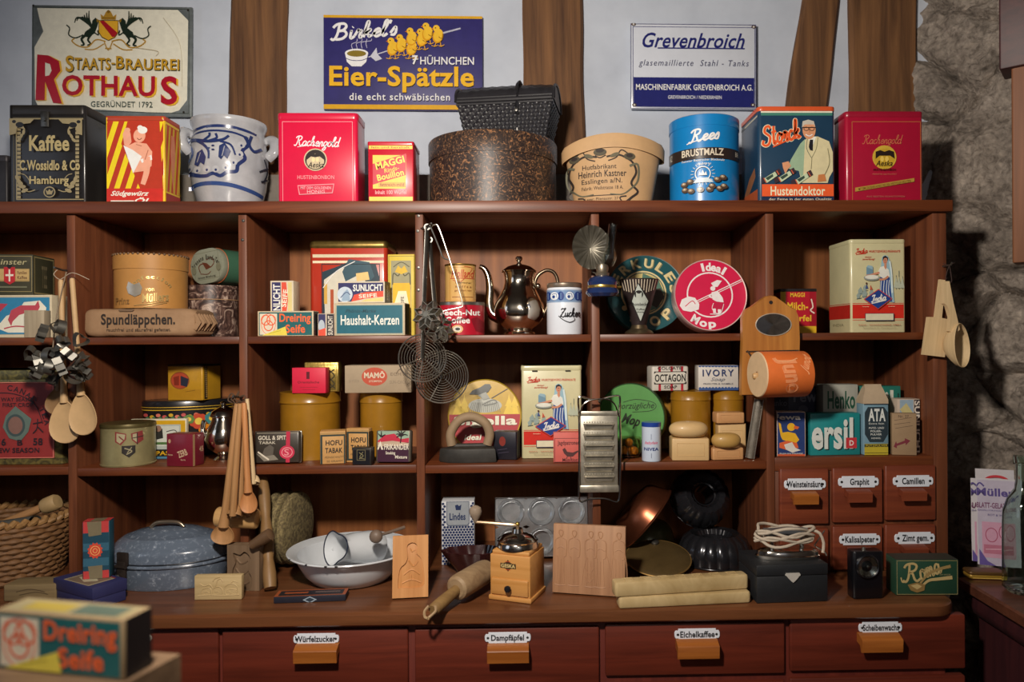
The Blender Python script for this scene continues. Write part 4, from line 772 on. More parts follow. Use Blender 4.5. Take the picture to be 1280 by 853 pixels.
mb.tube([(x*1.003, .0145, z*1.003+ht/2) for x, z in o_], .0009, ink('#b05a30', .5), 5, True)
A = Art(mb, (229, 311, 285, 356), (-wt/2, -.0012, 0), (wt, 0, 0), (0, 0, ht), (0, -1, 0), rough=.5); D = '#3c3a30'; A.B(236, 316, 278, 350, .6, '#6a6a58'); A.S([(246, 341), (244, 333), (251, 330), (262, 336), (270, 331), (266, 324), (258, 326)], 1.3, '#5a3020'); A.P([(250, 328), (258, 330), (265, 336), (256, 338)], '#5a3020'); A.S([(246, 342), (258, 344), (264, 341)], 1, '#5a3020')
A.A('Bremens Band-Tee', 257, 352, 27, -48, 48, 6, D, .05); A.E(236, 337, 4, 5, '#6c6c58'); A.E(278, 337, 4, 5, '#6c6c58'); A.T('feinste Mischung', 242, 346, 272, 349, D); obj('lid', mb, t)
# compartment with soap boxes
b = Box('ship_tin', 'large red tin with a sailing ship picture and a brass hinged lid', 'tin', 387, 484, 301, Z, .13, .12)
def ship(A):
    A.R_(390, 318, 481, 322, '#ccc2a4'); A.R_(390, 326, 481, 329, '#d8ceb0'); A.P([(403, 340), (420, 334), (440, 326), (470, 331), (474, 346), (472, 420), (403, 420)], '#243844'); A.P([(405, 350), (425, 336), (448, 330), (460, 360), (440, 400), (406, 398)], '#c8c4b4'); A.P([(436, 324), (462, 328), (468, 346), (462, 352), (448, 344), (432, 352), (428, 340)], '#34505c'); A.P([(445, 342), (460, 340), (462, 350), (446, 352)], '#d8b878'); A.R_(405, 355, 409, 380, '#c8a04a'); A.R_(413, 362, 417, 392, '#a85030')
    A.P([(403, 398), (440, 394), (472, 398), (472, 420), (403, 420)], '#1c3c48'); A.S([(404, 400), (430, 397), (440, 402)], 1.2, '#c8c4b4'); A.B(402, 330, 475, 424, .9, '#1c2a30'); A.S([(404, 360), (420, 340), (444, 327)], 1, '#e8e4d8')
b.body(ink('#a8301e', .3, 0, .05, 30, 0, .5), .010, .002, 'tin_body', ship, rough=.3, h=b.h-.014).done(); mb = MB(); BR = ink('#7c6838', .35, .85, .25, 60); mb.rbox(b.w+.004, b.d+.004, .023, BR, .013, .009, y=-.002, z=b.h-.022); obj('lid', mb, b.t)
def sunl(A, x0, y0, x1, y1):
    w_, h_ = x1-x0, y1-y0; X = lambda u: x0+u*w_; Y = lambda v: y0+v*h_
    A.R_(x0, y0, x1, y1, '#c8bca6'); A.P([(X(.03), Y(.06)), (X(.97), Y(.06)), (X(.97), Y(.5)), (X(.5), Y(.52)), (X(.3), Y(.94)), (X(.03), Y(.94))], '#2a2a58'); A.P([(X(.36), Y(.62)), (X(.6), Y(.5)), (X(.97), Y(.45)), (X(.97), Y(.72)), (X(.6), Y(.8)), (X(.3), Y(.94))], '#cf4a34'); A.P([(X(.62), Y(.82)), (X(.97), Y(.75)), (X(.97), Y(.94)), (X(.5), Y(.94))], '#cfc07a')
    A.E(X(.17), Y(.6), w_*.16, h_*.36, '#b9c4ce'); A.P([(X(.1), Y(.9)), (X(.13), Y(.55)), (X(.22), Y(.35)), (X(.26), Y(.5)), (X(.28), Y(.9))], '#8aa0b4'); A.S([(X(.08), Y(.75)), (X(.2), Y(.5)), (X(.28), Y(.62))], h_*.04, '#4a5a7a'); A.T('SUNLICHT', X(.34), Y(.14), X(.95), Y(.46), '#e0dcd2', .05); A.T('SEIFE', X(.46), Y(.58), X(.84), Y(.76), '#e0d8c4', .04, 0, -4)
b = Box('soap_carton', 'upright soap carton with sideways lettering behind the small teal and orange carton', 'carton', 338, 367, 351, Z, .062, .045, 0)
def sunu(A):
    A.R_(339, 352, 366, 420, '#c8bca6'); A.R_(340, 353, 351, 410, '#2a2a58'); A.P([(352, 353), (358, 353), (360, 375), (357, 400), (353, 408)], '#cf4a34'); A.R_(360, 353, 365, 400, '#c8b87c'); A.T('SUNLICHT', 324, 373, 368, 382, '#e0dcd2', .05, 0, -90); A.T('SEIFE', 345, 370, 367, 376, '#e0d8c4', .04, 0, -83)
b.body(ink('#c0b49c', .6), .001, .001, art=sunu, rough=.5).done()
def dreiring(A, x0, y0, x1, y1, note=True):
    w_, h_ = x1-x0, y1-y0; X = lambda u: x0+u*w_; Y = lambda v: y0+v*h_
    A.R_(X(.025), Y(.05), X(.97), Y(.97), '#17585a'); A.R_(X(.04), Y(.10), X(.35), Y(.94), '#cfc4ae')
    for u, v in ((.145, .36), (.245, .36), (.195, .58)): A.O_(X(u), Y(v), w_*.085, h_*.22, w_*.018, '#d65a34')
    A.O_(X(.195), Y(.52), w_*.13, h_*.42, w_*.008, '#d65a34'); A.T('Dreiring', X(.39), Y(.10), X(.95), Y(.54), '#dd5f32', .05); A.T('Seife', X(.50), Y(.54), X(.85), Y(.88), '#dd5f32', .05)
    if note: A.P([(X(.08), Y(.97)), (X(.50), Y(.62)), (X(.53), Y(.97))], '#d2c24a'); A.S([(X(.2), Y(.9)), (X(.42), Y(.78))], h_*.015, '#9a8c30')
b = Box('soap_carton', 'small teal and orange soap carton with a yellow card on the shelf', 'carton', 322, 392, 389, Z, .022, .035, -2)
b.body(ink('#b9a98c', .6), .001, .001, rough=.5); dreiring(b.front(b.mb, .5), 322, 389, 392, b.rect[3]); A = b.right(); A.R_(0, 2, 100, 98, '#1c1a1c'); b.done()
b = Box('soap_carton', 'small soap carton standing end-on just left of the teal candle box', 'carton', 397, 418, 392, Z, .035, .04, 0)
def sune(A): A.R_(398, 393, 407, 422, '#2a2a58'); A.E(402, 408, 4, 8, '#a9b4be'); A.P([(398, 413), (407, 410), (407, 420), (398, 420)], '#cf4a34'); A.R_(408.5, 393, 418, 422, '#221e26'); A.T('SUNLICHT', 401, 404, 425, 410, '#cfc8b8', .04, 0, -90); A.R_(407, 392, 408.4, 422, '#c8bca6')
b.body(ink('#a89a86', .6), .001, .001, art=sune, rough=.5).done()
b = Box('candle_box', 'teal candle box with pale edges and white lettering', 'box', 418, 506, 379, Z, .022, .05, -3)
def kerz(A): A.R_(421, 382, 503, 417, '#175a6a'); A.B(420, 381, 504, 418.5, 1, '#9aa08c'); A.T('Haushalt-Kerzen', 426, 394, 499, 406.5, '#e0ddd0', .035); A.T('Phönix-Marke', 432, 386.5, 470, 391, '#1f4450', .02, .3)
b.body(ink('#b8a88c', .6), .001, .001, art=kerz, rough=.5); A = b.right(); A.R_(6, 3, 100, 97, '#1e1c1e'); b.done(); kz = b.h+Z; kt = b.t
b = Box('soap_carton', 'red, white and blue soap carton lying on top of the teal candle box', 'carton', 421, 481, 352, kz+UPZ, .026, .042, -5)
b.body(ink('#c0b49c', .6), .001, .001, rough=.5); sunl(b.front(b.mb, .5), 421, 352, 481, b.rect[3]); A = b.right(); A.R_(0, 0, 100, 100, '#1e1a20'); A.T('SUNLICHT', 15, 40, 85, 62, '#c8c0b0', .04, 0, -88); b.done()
b = Box('yellow_carton', 'tall yellow carton with an ornamental frame at the right of the ship tin', 'carton', 485, 518, 318, Z, .09, .05, -4)
def yel(A):
    A.B(486, 320, 518, 420, .8, '#8a7a30'); A.R_(489, 326, 514, 420, '#a39a70'); A.R_(489, 326, 514, 362, '#8f8a68'); A.R_(491, 354, 513, 420, '#d8a81e')
    A.S([(491, 356), (492, 342), (498, 345), (502, 338), (506, 345), (512, 342), (513, 356)], 1.4, '#4a4830'); A.P([(494, 340), (498, 332), (502, 336), (506, 332), (510, 340), (502, 343)], '#c8a42a'); A.S([(492, 334), (502, 328), (512, 334)], 1, '#4a4830'); A.P([(493, 380), (498, 364), (508, 364), (511, 380)], '#e0d8b0'); A.R_(497, 368, 508, 420, '#d8d0b8'); A.T('KERNSEIFE', 490, 382, 516, 386, '#3a3830', .04, 0, -90)
b.body(ink('#c9b040', .55, 0, .06), .001, .001, art=yel, rough=.5).done()
# compartment with the coffee pot
c = Can('coffee_can', 'low red coffee can underneath the small buff can', 'can', 546, 606, 377, Z, .062)
c.mb.lathe([(0, 0), (c.R, 0), (c.R, c.h*.9), (c.R*.98, c.h*.9), (c.R*.98, c.h), (0, c.h)], ink('#a5162a', .35, 0, .06, 30, 0, .3), 48); A = c.art(.4); A.T('Beech-Nut', 550, 387, 600, 394.5, '#e0dcd4', .05); A.T('Coffee', 557, 396, 587, 404.5, '#e0dcd4', .05); A.O_(571.5, 411.5, 7, 5, 1.2, '#d0b070'); A.E(571.5, 411.5, 5.4, 3.6, '#c8bfae'); A.E(572, 411.5, 3, 1.8, '#1c1a1a'); A.P([(588, 399), (596, 396), (606, 404), (606, 417), (594, 414)], '#7a1220')
obj('can_body', c.mb, c.t); mb = MB(); q = c.R; mb.lathe([(q*1.0, c.h*.90), (q*1.012, c.h*.90), (q*1.012, c.h*.985), (q*.99, c.h), (q*.9, c.h*.985), (0, c.h*.985)], TIN, 48); obj('rim', mb, c.t); bz = Z+c.h*1.0
c = Can('coffee_can', 'small buff can with red script on top of the low red can', 'can', 556, 595, 330, bz+UPZ, .060)
c.mb.lathe([(0, 0), (c.R, 0), (c.R, c.h), (0, c.h)], ink('#c29a58', .45, 0, .06, 30, 0, .2), 40); A = c.art(.45); A.B(562, 334, 592, 376, .5, '#a07030'); A.T('Holland', 564, 337, 593, 347, '#a83a26', .03, .25); A.R_(563, 347.5, 593, 348.5, '#a83a26'); A.S([(566, 350), (576, 352), (590, 336), (580, 333)], .7, '#a83a26'); A.T('röstfrischer', 569, 352.5, 589, 354.5, '#4a3420'); A.T('K a f f e e', 569, 357, 589, 360, '#8a5a30', .03); A.T('garantiert rein', 568, 362, 589, 365, '#8a5a30'); A.R_(565, 371, 591, 371.7, '#8a5a30')
obj('can_body', c.mb, c.t); mb = MB(); q = c.R; mb.lathe([(q*1.0, c.h-.003), (q*1.02, c.h-.002), (q*1.02, c.h+.001), (q*.94, c.h), (q*.93, c.h-.001), (0, c.h-.001)], ink('#8a6c30', .35, .8), 40); obj('rim', mb, c.t)
# silver coffee pot
a, e = P(604, 380, .08), P(693, 380, .08); cx_ = P(649, 380, .11).x; H = P(649, 320, .11).z-Z; k = H/100
t = thing('coffee_pot', 'polished silver coffee pot with a curved spout and domed lid', 'coffee pot', (cx_, .115, Z))
pr = [(0, 0), (19, 0), (20, 1.5), (19, 3.5), (15, 5), (16, 7), (26, 14), (31, 23), (32, 31), (30, 40), (25, 50), (20.5, 59), (18.5, 66), (18.5, 72), (19.5, 76), (20.5, 79), (20, 80), (0, 80)]
mb = MB(); mb.lathe([(r_*k, z_*k) for r_, z_ in pr], SILVER, 72, mod=lambda a_, z_: 1+.022*sin(8*a_)*max(0, 1-abs(z_/k-34)/32)); obj('pot_body', mb, t)
mb = MB(); mb.lathe([(r_*k, z_*k) for r_, z_ in [(22, 79.5), (22.5, 81), (20, 83), (15, 86.5), (9, 88.5), (4, 89.5), (2.4, 91), (2.6, 93), (4.4, 95), (4.6, 97.5), (3, 99.6), (0, 100)]], SILVER, 48); obj('lid', mb, t)
mb = MB(); pts = smooth([(-24*k, 0, 22*k), (-34*k, 0, 27*k), (-38*k, 0, 40*k), (-37*k, 0, 58*k), (-39*k, 0, 74*k), (-44*k, 0, 84*k), (-50*k, 0, 87*k)], 6); n_ = len(pts); mb.tube(pts, [k*(9-6.2*(i/(n_-1))**.7) for i in range(n_)], SILVER, 14); obj('spout', mb, t)
mb = MB(); pts = smooth([(25*k, 0, 60*k), (20*k, 0, 64*k), (22*k, 0, 72*k), (27*k, 0, 78*k), (36*k, 0, 82*k), (45*k, 0, 78*k), (49*k, 0, 66*k), (45*k, 0, 52*k), (38*k, 0, 42*k), (34*k, 0, 32*k), (29*k, 0, 22*k)], 6); mb.tube(pts, 2.3*k, ink('#6a5c4c', .25, .9), 10); mb.ball((24*k, 0, 62*k), 3.6*k, SILVER, 12); obj('handle', mb, t)
# sugar canister
c = Can('sugar_canister', 'white porcelain canister with blue border and word Zucker', 'canister', 683, 728, 359, Z, .055)
c.mb.lathe([(0, 0), (c.R*.97, 0), (c.R, .003), (c.R, c.h*.96), (c.R*.96, c.h), (0, c.h)], WHITE, 48); A = c.art(.2, .4); A.R_(683, 362, 728, 378, '#8298b4'); A.R_(683, 363.5, 728, 376, '#6a86ac')
for x in (685, 693, 701, 713, 722, 727): A.E(x, 370, 4.2, 5.6, '#223c7a'); A.R_(x-.5, 366, x+.5, 374, '#6a86ac')
for x in (693, 712): A.E(x, 370, 5, 5.2, '#cdd4de'); A.E(x-1, 371, 1.8, 2, '#223c7a'); A.S([(x-3, 368), (x+2, 367), (x+3, 372)], .7, '#223c7a')
A.C('Zucker', 700, 385.5, 725, 396, '#1c1c20', .11, .2); A.S([(698, 395), (704, 400), (712, 403), (718, 400), (717, 397)], .8, '#1c1c20')
obj('canister_body', c.mb, c.t); mb = MB(); q = c.R; mb.lathe([(q*.97, c.h), (q*.99, c.h+.002), (q*.99, c.h+.009), (q*.95, c.h+.011), (0, c.h+.011)], ink('#a09080', .3, .8), 48); obj('lid', mb, c.t)
# round mop tins
def disc_tin(name, label, cx, cy, r, y, tilt, base, rim, art, zb, dep=.035, turn=0, roll=0, cat='tin', rough=.35):
    p = P(cx, cy, y); R = r*pxm(y); t = thing(name, label, cat, (p.x, y, zb), 0, rx=-tilt, ry=0); t.rotation_euler = (rad(-tilt), 0, rad(turn))
    mb = MB(); mb.M = Mx.Translation((0, 0, R)) @ Mx.Rotation(rad(90), 4, 'X')
    mb.lathe([(0, -dep), (R*.97, -dep), (R*.985, -dep+.003), (R*.985, 0), (0, 0)], rim, 64); obj('tin_body', mb, t)
    mb = MB(); mb.M = Mx.Translation((0, 0, R)) @ Mx.Rotation(rad(90), 4, 'X')
    mb.lathe([(R*.99, -.014), (R, -.013), (R, -.001), (R*.992, .0015), (R*.97, .001), (R*.965, 0), (0, 0)], rim, 72)
    mb.lathe([(R*.965, .0003), (0, .0003)], base, 72)
    mb.M = Mx.Identity(4); A = Art(mb, (cx-r, cy-r, cx+r, cy+r), (-R, -.0003, 0), (2*R, 0, 0), (0, 0, 2*R), (0, -1, 0), rough=rough, coat=.3); A.circ = (cx, cy, r*.955); art(A); obj('lid', mb, t); return t
def herk(A):
    T_ = '#c8b888'; A.A('HERKULES', 808, 366, 33, -88, 84, 12, '#7a7454', .06); A.A('HERKULES', 807, 365, 33, -88, 84, 12, T_, .05); A.O_(806, 366, 29, 29, 2, T_); A.E(806, 366, 26, 26, '#b8a870'); A.P([(806, 340), (826, 350), (832, 366), (824, 386), (806, 392), (800, 370)], '#4a6a5c'); A.P([(815, 362), (828, 360), (832, 372), (822, 386), (812, 380)], '#342c26')
    A.A('MOP', 808, 366, 33, 190, 136, 12, '#7a7454', .06); A.A('MOP', 807, 365, 33, 190, 136, 12, T_, .05); A.E(781, 386, 3.5, 3.5, T_); A.E(789, 402, 2, 2, T_)
disc_tin('mop_tin', 'round dark teal tin leaning behind the cone cup', 809, 366, 50, .13, 12, ink('#144a50', .35, 0, .08, 20, 0, .3), ink('#1c4c50', .35, 0, .1, 30, 0, .3), herk, Z+.0065)
def ideal(A):
    W_ = '#e2d4d4'; A.O_(889, 368, 29.5, 29.5, 1.8, W_); A.A('Ideal', 889, 368, 31.5, -12, 32, 10.5, W_, .07, 1.3); A.A('Mop', 889, 368, 31.5, 212, 178, 10.5, W_, .07, 1.2)
    A.S([(870, 377), (933, 347)], 1.1, W_); A.S([(871, 379), (933, 349.5)], .8, W_); A.P([(850, 382), (853, 374), (862, 370), (870, 372), (875, 380), (874, 387), (864, 390), (854, 388)], W_); A.S([(857, 383), (866, 376), (870, 380)], 1, '#c01c44')
    A.P([(894, 358), (891, 353), (899, 349), (905, 350), (899, 358)], W_); A.E(893, 360, 3.2, 3, W_); A.P([(891, 365), (899, 363), (905, 372), (906, 378), (897, 377), (892, 374)], W_); A.S([(893, 366), (888, 370), (892, 372)], 1.6, W_); A.P([(893, 379), (905, 379), (905, 386), (902, 392), (896, 392), (891, 386)], '#b01a40'); A.S([(893, 379), (891, 386), (896, 392), (902, 391), (906, 380)], .8, W_); A.R_(892, 386, 895.5, 392, W_); A.R_(898, 387, 902, 392.5, W_); A.S([(888, 393), (903, 393.5)], 1, W_)
disc_tin('mop_tin', 'round pink-red tin with a small white figure holding a mop', 890, 368, 46.5, .08, 9, ink('#c01a44', .32, 0, .05, 25, 0, .4), ink('#c8a8a4', .35, .2, .1, 30), ideal, Z+.006, .045)
# cone shaped cup
p = P(800, 400, .045); H = P(800, 349, .045).z-Z; k = pxm(.045)
t = thing('measuring_cup', 'dark cone-shaped tin cup with a pale diamond label and footed base', 'cup', (p.x, .06, Z), -math.degrees(atan2(p.x, 1.64)))
mb = MB(); mb.lathe([(9*k, .019), (25*k, H), (24.3*k, H), (24*k, H-.003), (8.5*k, .022), (0, .022)], ink('#332a2a', .4, .3, .2, 40), 48)
def Rc(z): return 9*k+16*k*max(0, (z-.019))/(H-.019)
A = Art(mb, (775, 349, 825, 349+H/k), (0, 0, 0), (50*k, 0, 0), (0, 0, H), (0, -1, 0), R=25*k, rough=.5, Rf=Rc, clip=False)
for x in range(-6, 7): A.S([(800+x*3.6, 350.5), (800+x*3.0, 364 if abs(x) < 3 else 370-abs(x)*1.1)], 1.1, '#b8ac98')
A.P([(799, 354), (813, 377), (802, 404), (790, 377)], '#1c1a1a'); A.P([(799, 356), (811.5, 377), (802, 402), (791.5, 377)], '#a9b0a8'); A.E(800, 369, 5.5, 5, '#1c1a1a'); A.P([(796.5, 373), (796.5, 366), (798.5, 368), (801.5, 368), (803.5, 366), (803.5, 373), (800, 375)], '#a9b0a8'); A.T('Thonsbecker', 790, 379, 813, 383, '#1c1a1a', .03); A.T('Kaffee', 797, 386, 807, 388.5, '#1c1a1a'); A.T('Kaufmannsgut', 795, 389.5, 808, 392, '#1c1a1a')
obj('cup_body', mb, t); mb = MB(); mb.lathe([(0, 0), (18*k, 0), (18.5*k, .002), (16*k, .007), (11*k, .012), (9.5*k, .020), (0, .020)], ink('#6a5c46', .35, .8, .2, 40), 40); obj('foot', mb, t)
# right compartment
b = Box('bouillon_tin', 'red and yellow tin half hidden behind the wooden roll holder', 'tin', 975, 1021, 361, Z, .10, .06, 0)
def mag2(A): A.R_(983, 363, 1012, 408, '#a8182a'); A.R_(975, 408, 1021, 418, '#c8a224'); A.R_(975, 361, 982, 418, '#c8a224'); A.T('MAGGI', 988, 366, 1006, 371.5, '#d8b030', .05); A.T('Milch-', 984, 378, 1010, 388, '#d8b030', .05); A.T('würfel', 984, 394, 1014, 402, '#d8b030', .05); A.S([(1014, 374), (1016, 384), (1013, 388), (1018, 392)], 1.6, '#d8c8b8')
b.body(ink('#9a1828', .4, 0, .06, 30, 0, .3), .002, .0012, 'tin_body', mag2, rough=.4); A = b.right(); A.R_(5, 4, 95, 96, '#b8962a'); b.done()
b.lid(ink('#2a2628', .4, .3), 4, .003, .001)
def india(A, x0, y0, x1, y1, sub=True):
    w_, h_ = x1-x0, y1-y0; X = lambda u: x0+u*w_; Y = lambda v: y0+v*h_; RD = '#b8301e'; NV = '#1f3c74'
    A.R_(x0, Y(.70), x1, Y(.85), '#c0281c'); A.R_(x0, Y(.685), x1, Y(.692), '#c0281c'); A.R_(x0, Y(.865), x1, Y(.87), '#c0281c')
    A.C('India', X(.09), Y(.10), X(.31), Y(.15), RD, .17, .3, -3); A.S([(X(.10), Y(.165)), (X(.28), Y(.155))], h_*.008, RD); A.T('WURSTGEWÜRZ-PRÄPARATE', X(.33), Y(.115), X(.90), Y(.145), RD, .02); A.T('immer', X(.26), Y(.185), X(.38), Y(.20), RD, .02, .3); A.T('zuverlässig!', X(.21), Y(.205), X(.44), Y(.23), RD, .02, .3)
    for u, v, s_ in ((.13, .55, 1), (.22, .52, .8), (.20, .58, 1.1), (.33, .57, .9), (.10, .60, .8)): A.P([(X(u), Y(v)), (X(u+.05*s_), Y(v-.04*s_)), (X(u+.09*s_), Y(v)), (X(u+.06*s_), Y(v+.05*s_)), (X(u+.01), Y(v+.04*s_))], '#8a9a94'); A.S([(X(u), Y(v+.04)), (X(u+.09), Y(v+.03))], h_*.006, '#4a5a5c')
    for u in (.82, .87, .93): A.S([(X(u), Y(.54)), (X(u), Y(.34+abs(u-.87)))], h_*.005, '#5a6a6a'); A.P([(X(u-.05), Y(.52)), (X(u), Y(.40)), (X(u+.04), Y(.53))], '#a9b09c')
    A.R_(X(.28), Y(.30), X(.40), Y(.42), '#6a8a9c'); A.P([(X(.28), Y(.30)), (X(.31), Y(.28)), (X(.39), Y(.29)), (X(.40), Y(.33))], '#8aa8b4'); A.P([(X(.26), Y(.53)), (X(.28), Y(.48)), (X(.31), Y(.53))], '#3a4a7a'); A.E(X(.28), Y(.475), w_*.015, h_*.012, '#4a2a1c'); A.P([(X(.34), Y(.55)), (X(.35), Y(.49)), (X(.39), Y(.54))], '#b0503a')
    SKN = '#c08468'; A.P([(X(.56), Y(.20)), (X(.60), Y(.175)), (X(.66), Y(.18)), (X(.70), Y(.23)), (X(.74), Y(.34)), (X(.76), Y(.52)), (X(.78), Y(.68)), (X(.60), Y(.66)), (X(.54), Y(.50)), (X(.53), Y(.36))], '#8fb0bc')
    A.P([(X(.53), Y(.40)), (X(.62), Y(.36)), (X(.70), Y(.42)), (X(.72), Y(.55)), (X(.74), Y(.67)), (X(.56), Y(.66)), (X(.52), Y(.54))], '#2c4684')
    for q in (.55, .60, .65, .69): A.S([(X(q), Y(.44)), (X(q-.015), Y(.55)), (X(q+.01), Y(.65))], w_*.013, '#c8d0d4')
    A.P([(X(.48), Y(.36)), (X(.53), Y(.30)), (X(.60), Y(.29)), (X(.68), Y(.33)), (X(.70), Y(.40)), (X(.60), Y(.43)), (X(.52), Y(.40))], '#d6d6cc'); A.S([(X(.70), Y(.24)), (X(.73), Y(.38)), (X(.74), Y(.58))], w_*.03, '#c8d6d6'); A.E(X(.615), Y(.228), w_*.040, h_*.042, SKN); A.P([(X(.57), Y(.235)), (X(.575), Y(.195)), (X(.62), Y(.18)), (X(.665), Y(.20)), (X(.665), Y(.24)), (X(.645), Y(.205)), (X(.60), Y(.205))], '#241a1c'); A.P([(X(.60), Y(.26)), (X(.64), Y(.26)), (X(.64), Y(.31)), (X(.62), Y(.33)), (X(.595), Y(.30))], SKN); A.S([(X(.60), Y(.225)), (X(.63), Y(.226))], h_*.005, '#3a2018'); A.S([(X(.607), Y(.25)), (X(.625), Y(.25))], h_*.006, '#a03030')
    A.S([(X(.51), Y(.36)), (X(.36), Y(.385)), (X(.27), Y(.395))], h_*.022, SKN); A.S([(X(.67), Y(.40)), (X(.60), Y(.43)), (X(.50), Y(.435))], h_*.022, SKN); A.E(X(.37), Y(.415), w_*.145, h_*.032, '#8a9088'); A.E(X(.37), Y(.408), w_*.125, h_*.022, '#d2d2c6')
    A.P([(X(.22), Y(.645)), (X(.49), Y(.535)), (X(.74), Y(.64)), (X(.48), Y(.755))], '#b8402c'); A.P([(X(.24), Y(.645)), (X(.49), Y(.545)), (X(.72), Y(.64)), (X(.48), Y(.745))], '#1f3c80'); A.C('India', X(.35), Y(.595), X(.62), Y(.665), '#dcdcd4', .17, .3, -8); A.S([(X(.36), Y(.69)), (X(.48), Y(.675)), (X(.62), Y(.655))], h_*.010, '#dcdcd4')
    A.T('Gewürze', X(.19), Y(.718), X(.31), Y(.728), '#e0d0b0', .02); A.T('Qualität', X(.66), Y(.718), X(.78), Y(.728), '#e0d0b0', .02)
    A.R_(X(.24), Y(.795), X(.76), Y(.875), '#25304a'); A.R_(X(.25), Y(.80), X(.75), Y(.868), '#cdc8ac'); A.T('INDIA - GEWÜRZWERKE GMBH', X(.12), Y(.91), X(.88), Y(.925), '#a8402c', .02); A.T('Spezialfabrik für Wurstgewürze', X(.2), Y(.945), X(.8), Y(.955), '#8a7a5a')
CREAM = ink('#bdb790', .38, 0, .05, 25, 0, .35)
b = Box('spice_tin', 'tall cream spice tin with a woman holding a bowl, in the right upper compartment', 'tin', 1063, 1132, 299, Z, .05, .12, 0)
b.body(CREAM, .006, .002, 'tin_body', None); india(b.front(b.mb, .4, .3), 1063, 299, 1132, b.rect[3]); A = b.left(); A.R_(2, 70, 98, 85, '#a8241c'); A.R_(2, 68.5, 98, 69.2, '#a8241c'); A.T('INDIA', 20, 90, 70, 93, '#7a7458'); b.done(); b.lid(CREAM, 6, .008, .0014, e=.003)
# ------------------------------------------------ middle compartments
def zz2(i): return R2[i]+UPZ
# far left: tea chest tin
b = Box('tea_chest', 'large gold patterned tin with a red tea label at the left edge', 'tin', -60, 78, 463, zz2(0), .03, .15, 0)
def tea(A):
    A.R_(-56, 478, 68, 573, '#862c2a'); K = '#2a1c22'; A.A('CHINA SUEZ CANAL TEA', 5, 540, 52, -88, 78, 7, K, .04); A.S([(-40, 540), (-34, 508), (-10, 493), (20, 493), (44, 506), (54, 530)], 1, K); A.T('WAY SEASON', 2, 497, 46, 502, K, .03); A.T('FIRST CROP', 4, 504, 42, 509, K, .03)
    A.P([(8, 520), (20, 508), (30, 516), (40, 524), (36, 540), (26, 552), (12, 548), (4, 534)], '#5a6a62'); A.E(20, 532, 12, 14, '#3c4a4a'); A.E(20, 532, 9, 11, '#7a5a50'); A.T('58', 42, 548, 54, 557, K, .05); A.T('B', 22, 550, 29, 557, K, .05); A.T('16', -2, 548, 8, 557, K, .05); A.S([(42, 530), (54, 528)], 1.4, K); A.S([(48, 524), (47, 536), (42, 542)], 1.4, K); A.S([(48, 534), (55, 541)], 1.4, K); A.T('NEW SEASON', -8, 560, 50, 566, K, .04); A.B(-56, 478, 68, 573, 1, '#c07060')
b.body(blotch('gold_pattern', '#4a4630', '#7a7040', 40, .4, .6, .4, .4, 4, dist=2), .004, .002, 'tin_body', tea, rough=.5).done(); b.lid(blotch('gold_pattern', '#4a4630', '#7a7040', 40), 12, .005, .001)
Z = zz2(1)
# oval black flower tin with gold tin on it
c = Can('flower_tin', 'black oval tin painted with bright flowers at the back of the compartment', 'tin', 183, 289, 503, Z, .205)
SY = .6; BK = ink('#18171a', .28, 0, .1, 30, 0, .5); c.mb.lathe([(0, 0), (c.R*.98, 0), (c.R*.98, c.h*.9), (0, c.h*.9)], BK, 56, sy=SY); n0 = len(c.mb.v); A = c.art(.3, .4)
A.R_(183, 514, 290, 515.2, '#b8942a')
for k in range(14): A.E(188+k*7, 521+2*(k % 2), 2.6, 2.2, ['#b04a4a', '#b8942a', '#c06a5a'][k % 3]); A.E(190+k*7, 524, 1.8, 1.4, '#3f6a44')
for x, y, r_, q in ((247, 530, 10, '#b8442c'), (262, 527, 8, '#3a7a7c'), (257, 544, 10, '#c87a1e'), (270, 536, 6, '#c8a890'), (236, 527, 6, '#5a7a3c'), (274, 548, 6, '#5a7a3c'), (205, 535, 8, '#c05a3a'), (222, 532, 7, '#c89a2a')):
    for k in range(7): a_ = 2*pi*k/7; A.E(x+.6*r_*cos(a_), y+.6*r_*sin(a_), r_*.5, r_*.42, q)
    A.E(x, y, r_*.45, r_*.45, '#d8b84a' if q != '#c87a1e' else '#8a3a14')
for k in range(n0, len(c.mb.v)): x_, y_, z_ = c.mb.v[k]; c.mb.v[k] = (x_, y_*SY-.0004, z_)
obj('tin_body', c.mb, c.t); mb = MB(); q = c.R; mb.lathe([(q*.98, c.h*.87), (q, c.h*.87), (q, c.h*.97), (q*.97, c.h), (0, c.h)], BK, 56, sy=SY); mb.tube([(q*1.002*cos(2*pi*k/48), SY*q*1.003*sin(2*pi*k/48), c.h*.885) for k in range(48)], .0011, ink('#b8942a', .4, .3), 5, True); obj('lid', mb, c.t); fz = Z+c.h
b = Box('cocoa_tin', 'yellow tin with a round red picture on top of the black flower tin', 'tin', 209, 253, 456, fz+UPZ, .165, .07, -12)
def coc(A): A.E(225, 476, 12, 11, '#8a4a24'); A.E(225, 476, 10.5, 9.6, '#a8442c'); A.P([(226, 470), (236, 474), (234, 484), (226, 482)], '#2a2c3a'); A.P([(217, 472), (224, 470), (224, 482), (218, 482)], '#7a2c1c'); A.R_(209, 487, 253, 503, '#a87a1c'); A.S([(232, 490), (244, 488)], .6, '#6a4a14')
b.body(ink('#b98a22', .4, .1, .1, 30, 0, .3), .004, .002, 'tin_body', coc, rough=.4); A = b.right(); A.R_(10, 3, 26, 97, '#201a14')
for k in range(16): A.R_(14, 5+k*5.6, 22, 8.5+k*5.6, '#a08048')
b.done(); b.lid(ink('#3a2c18', .4, .2), 2.5, .005, .0012)
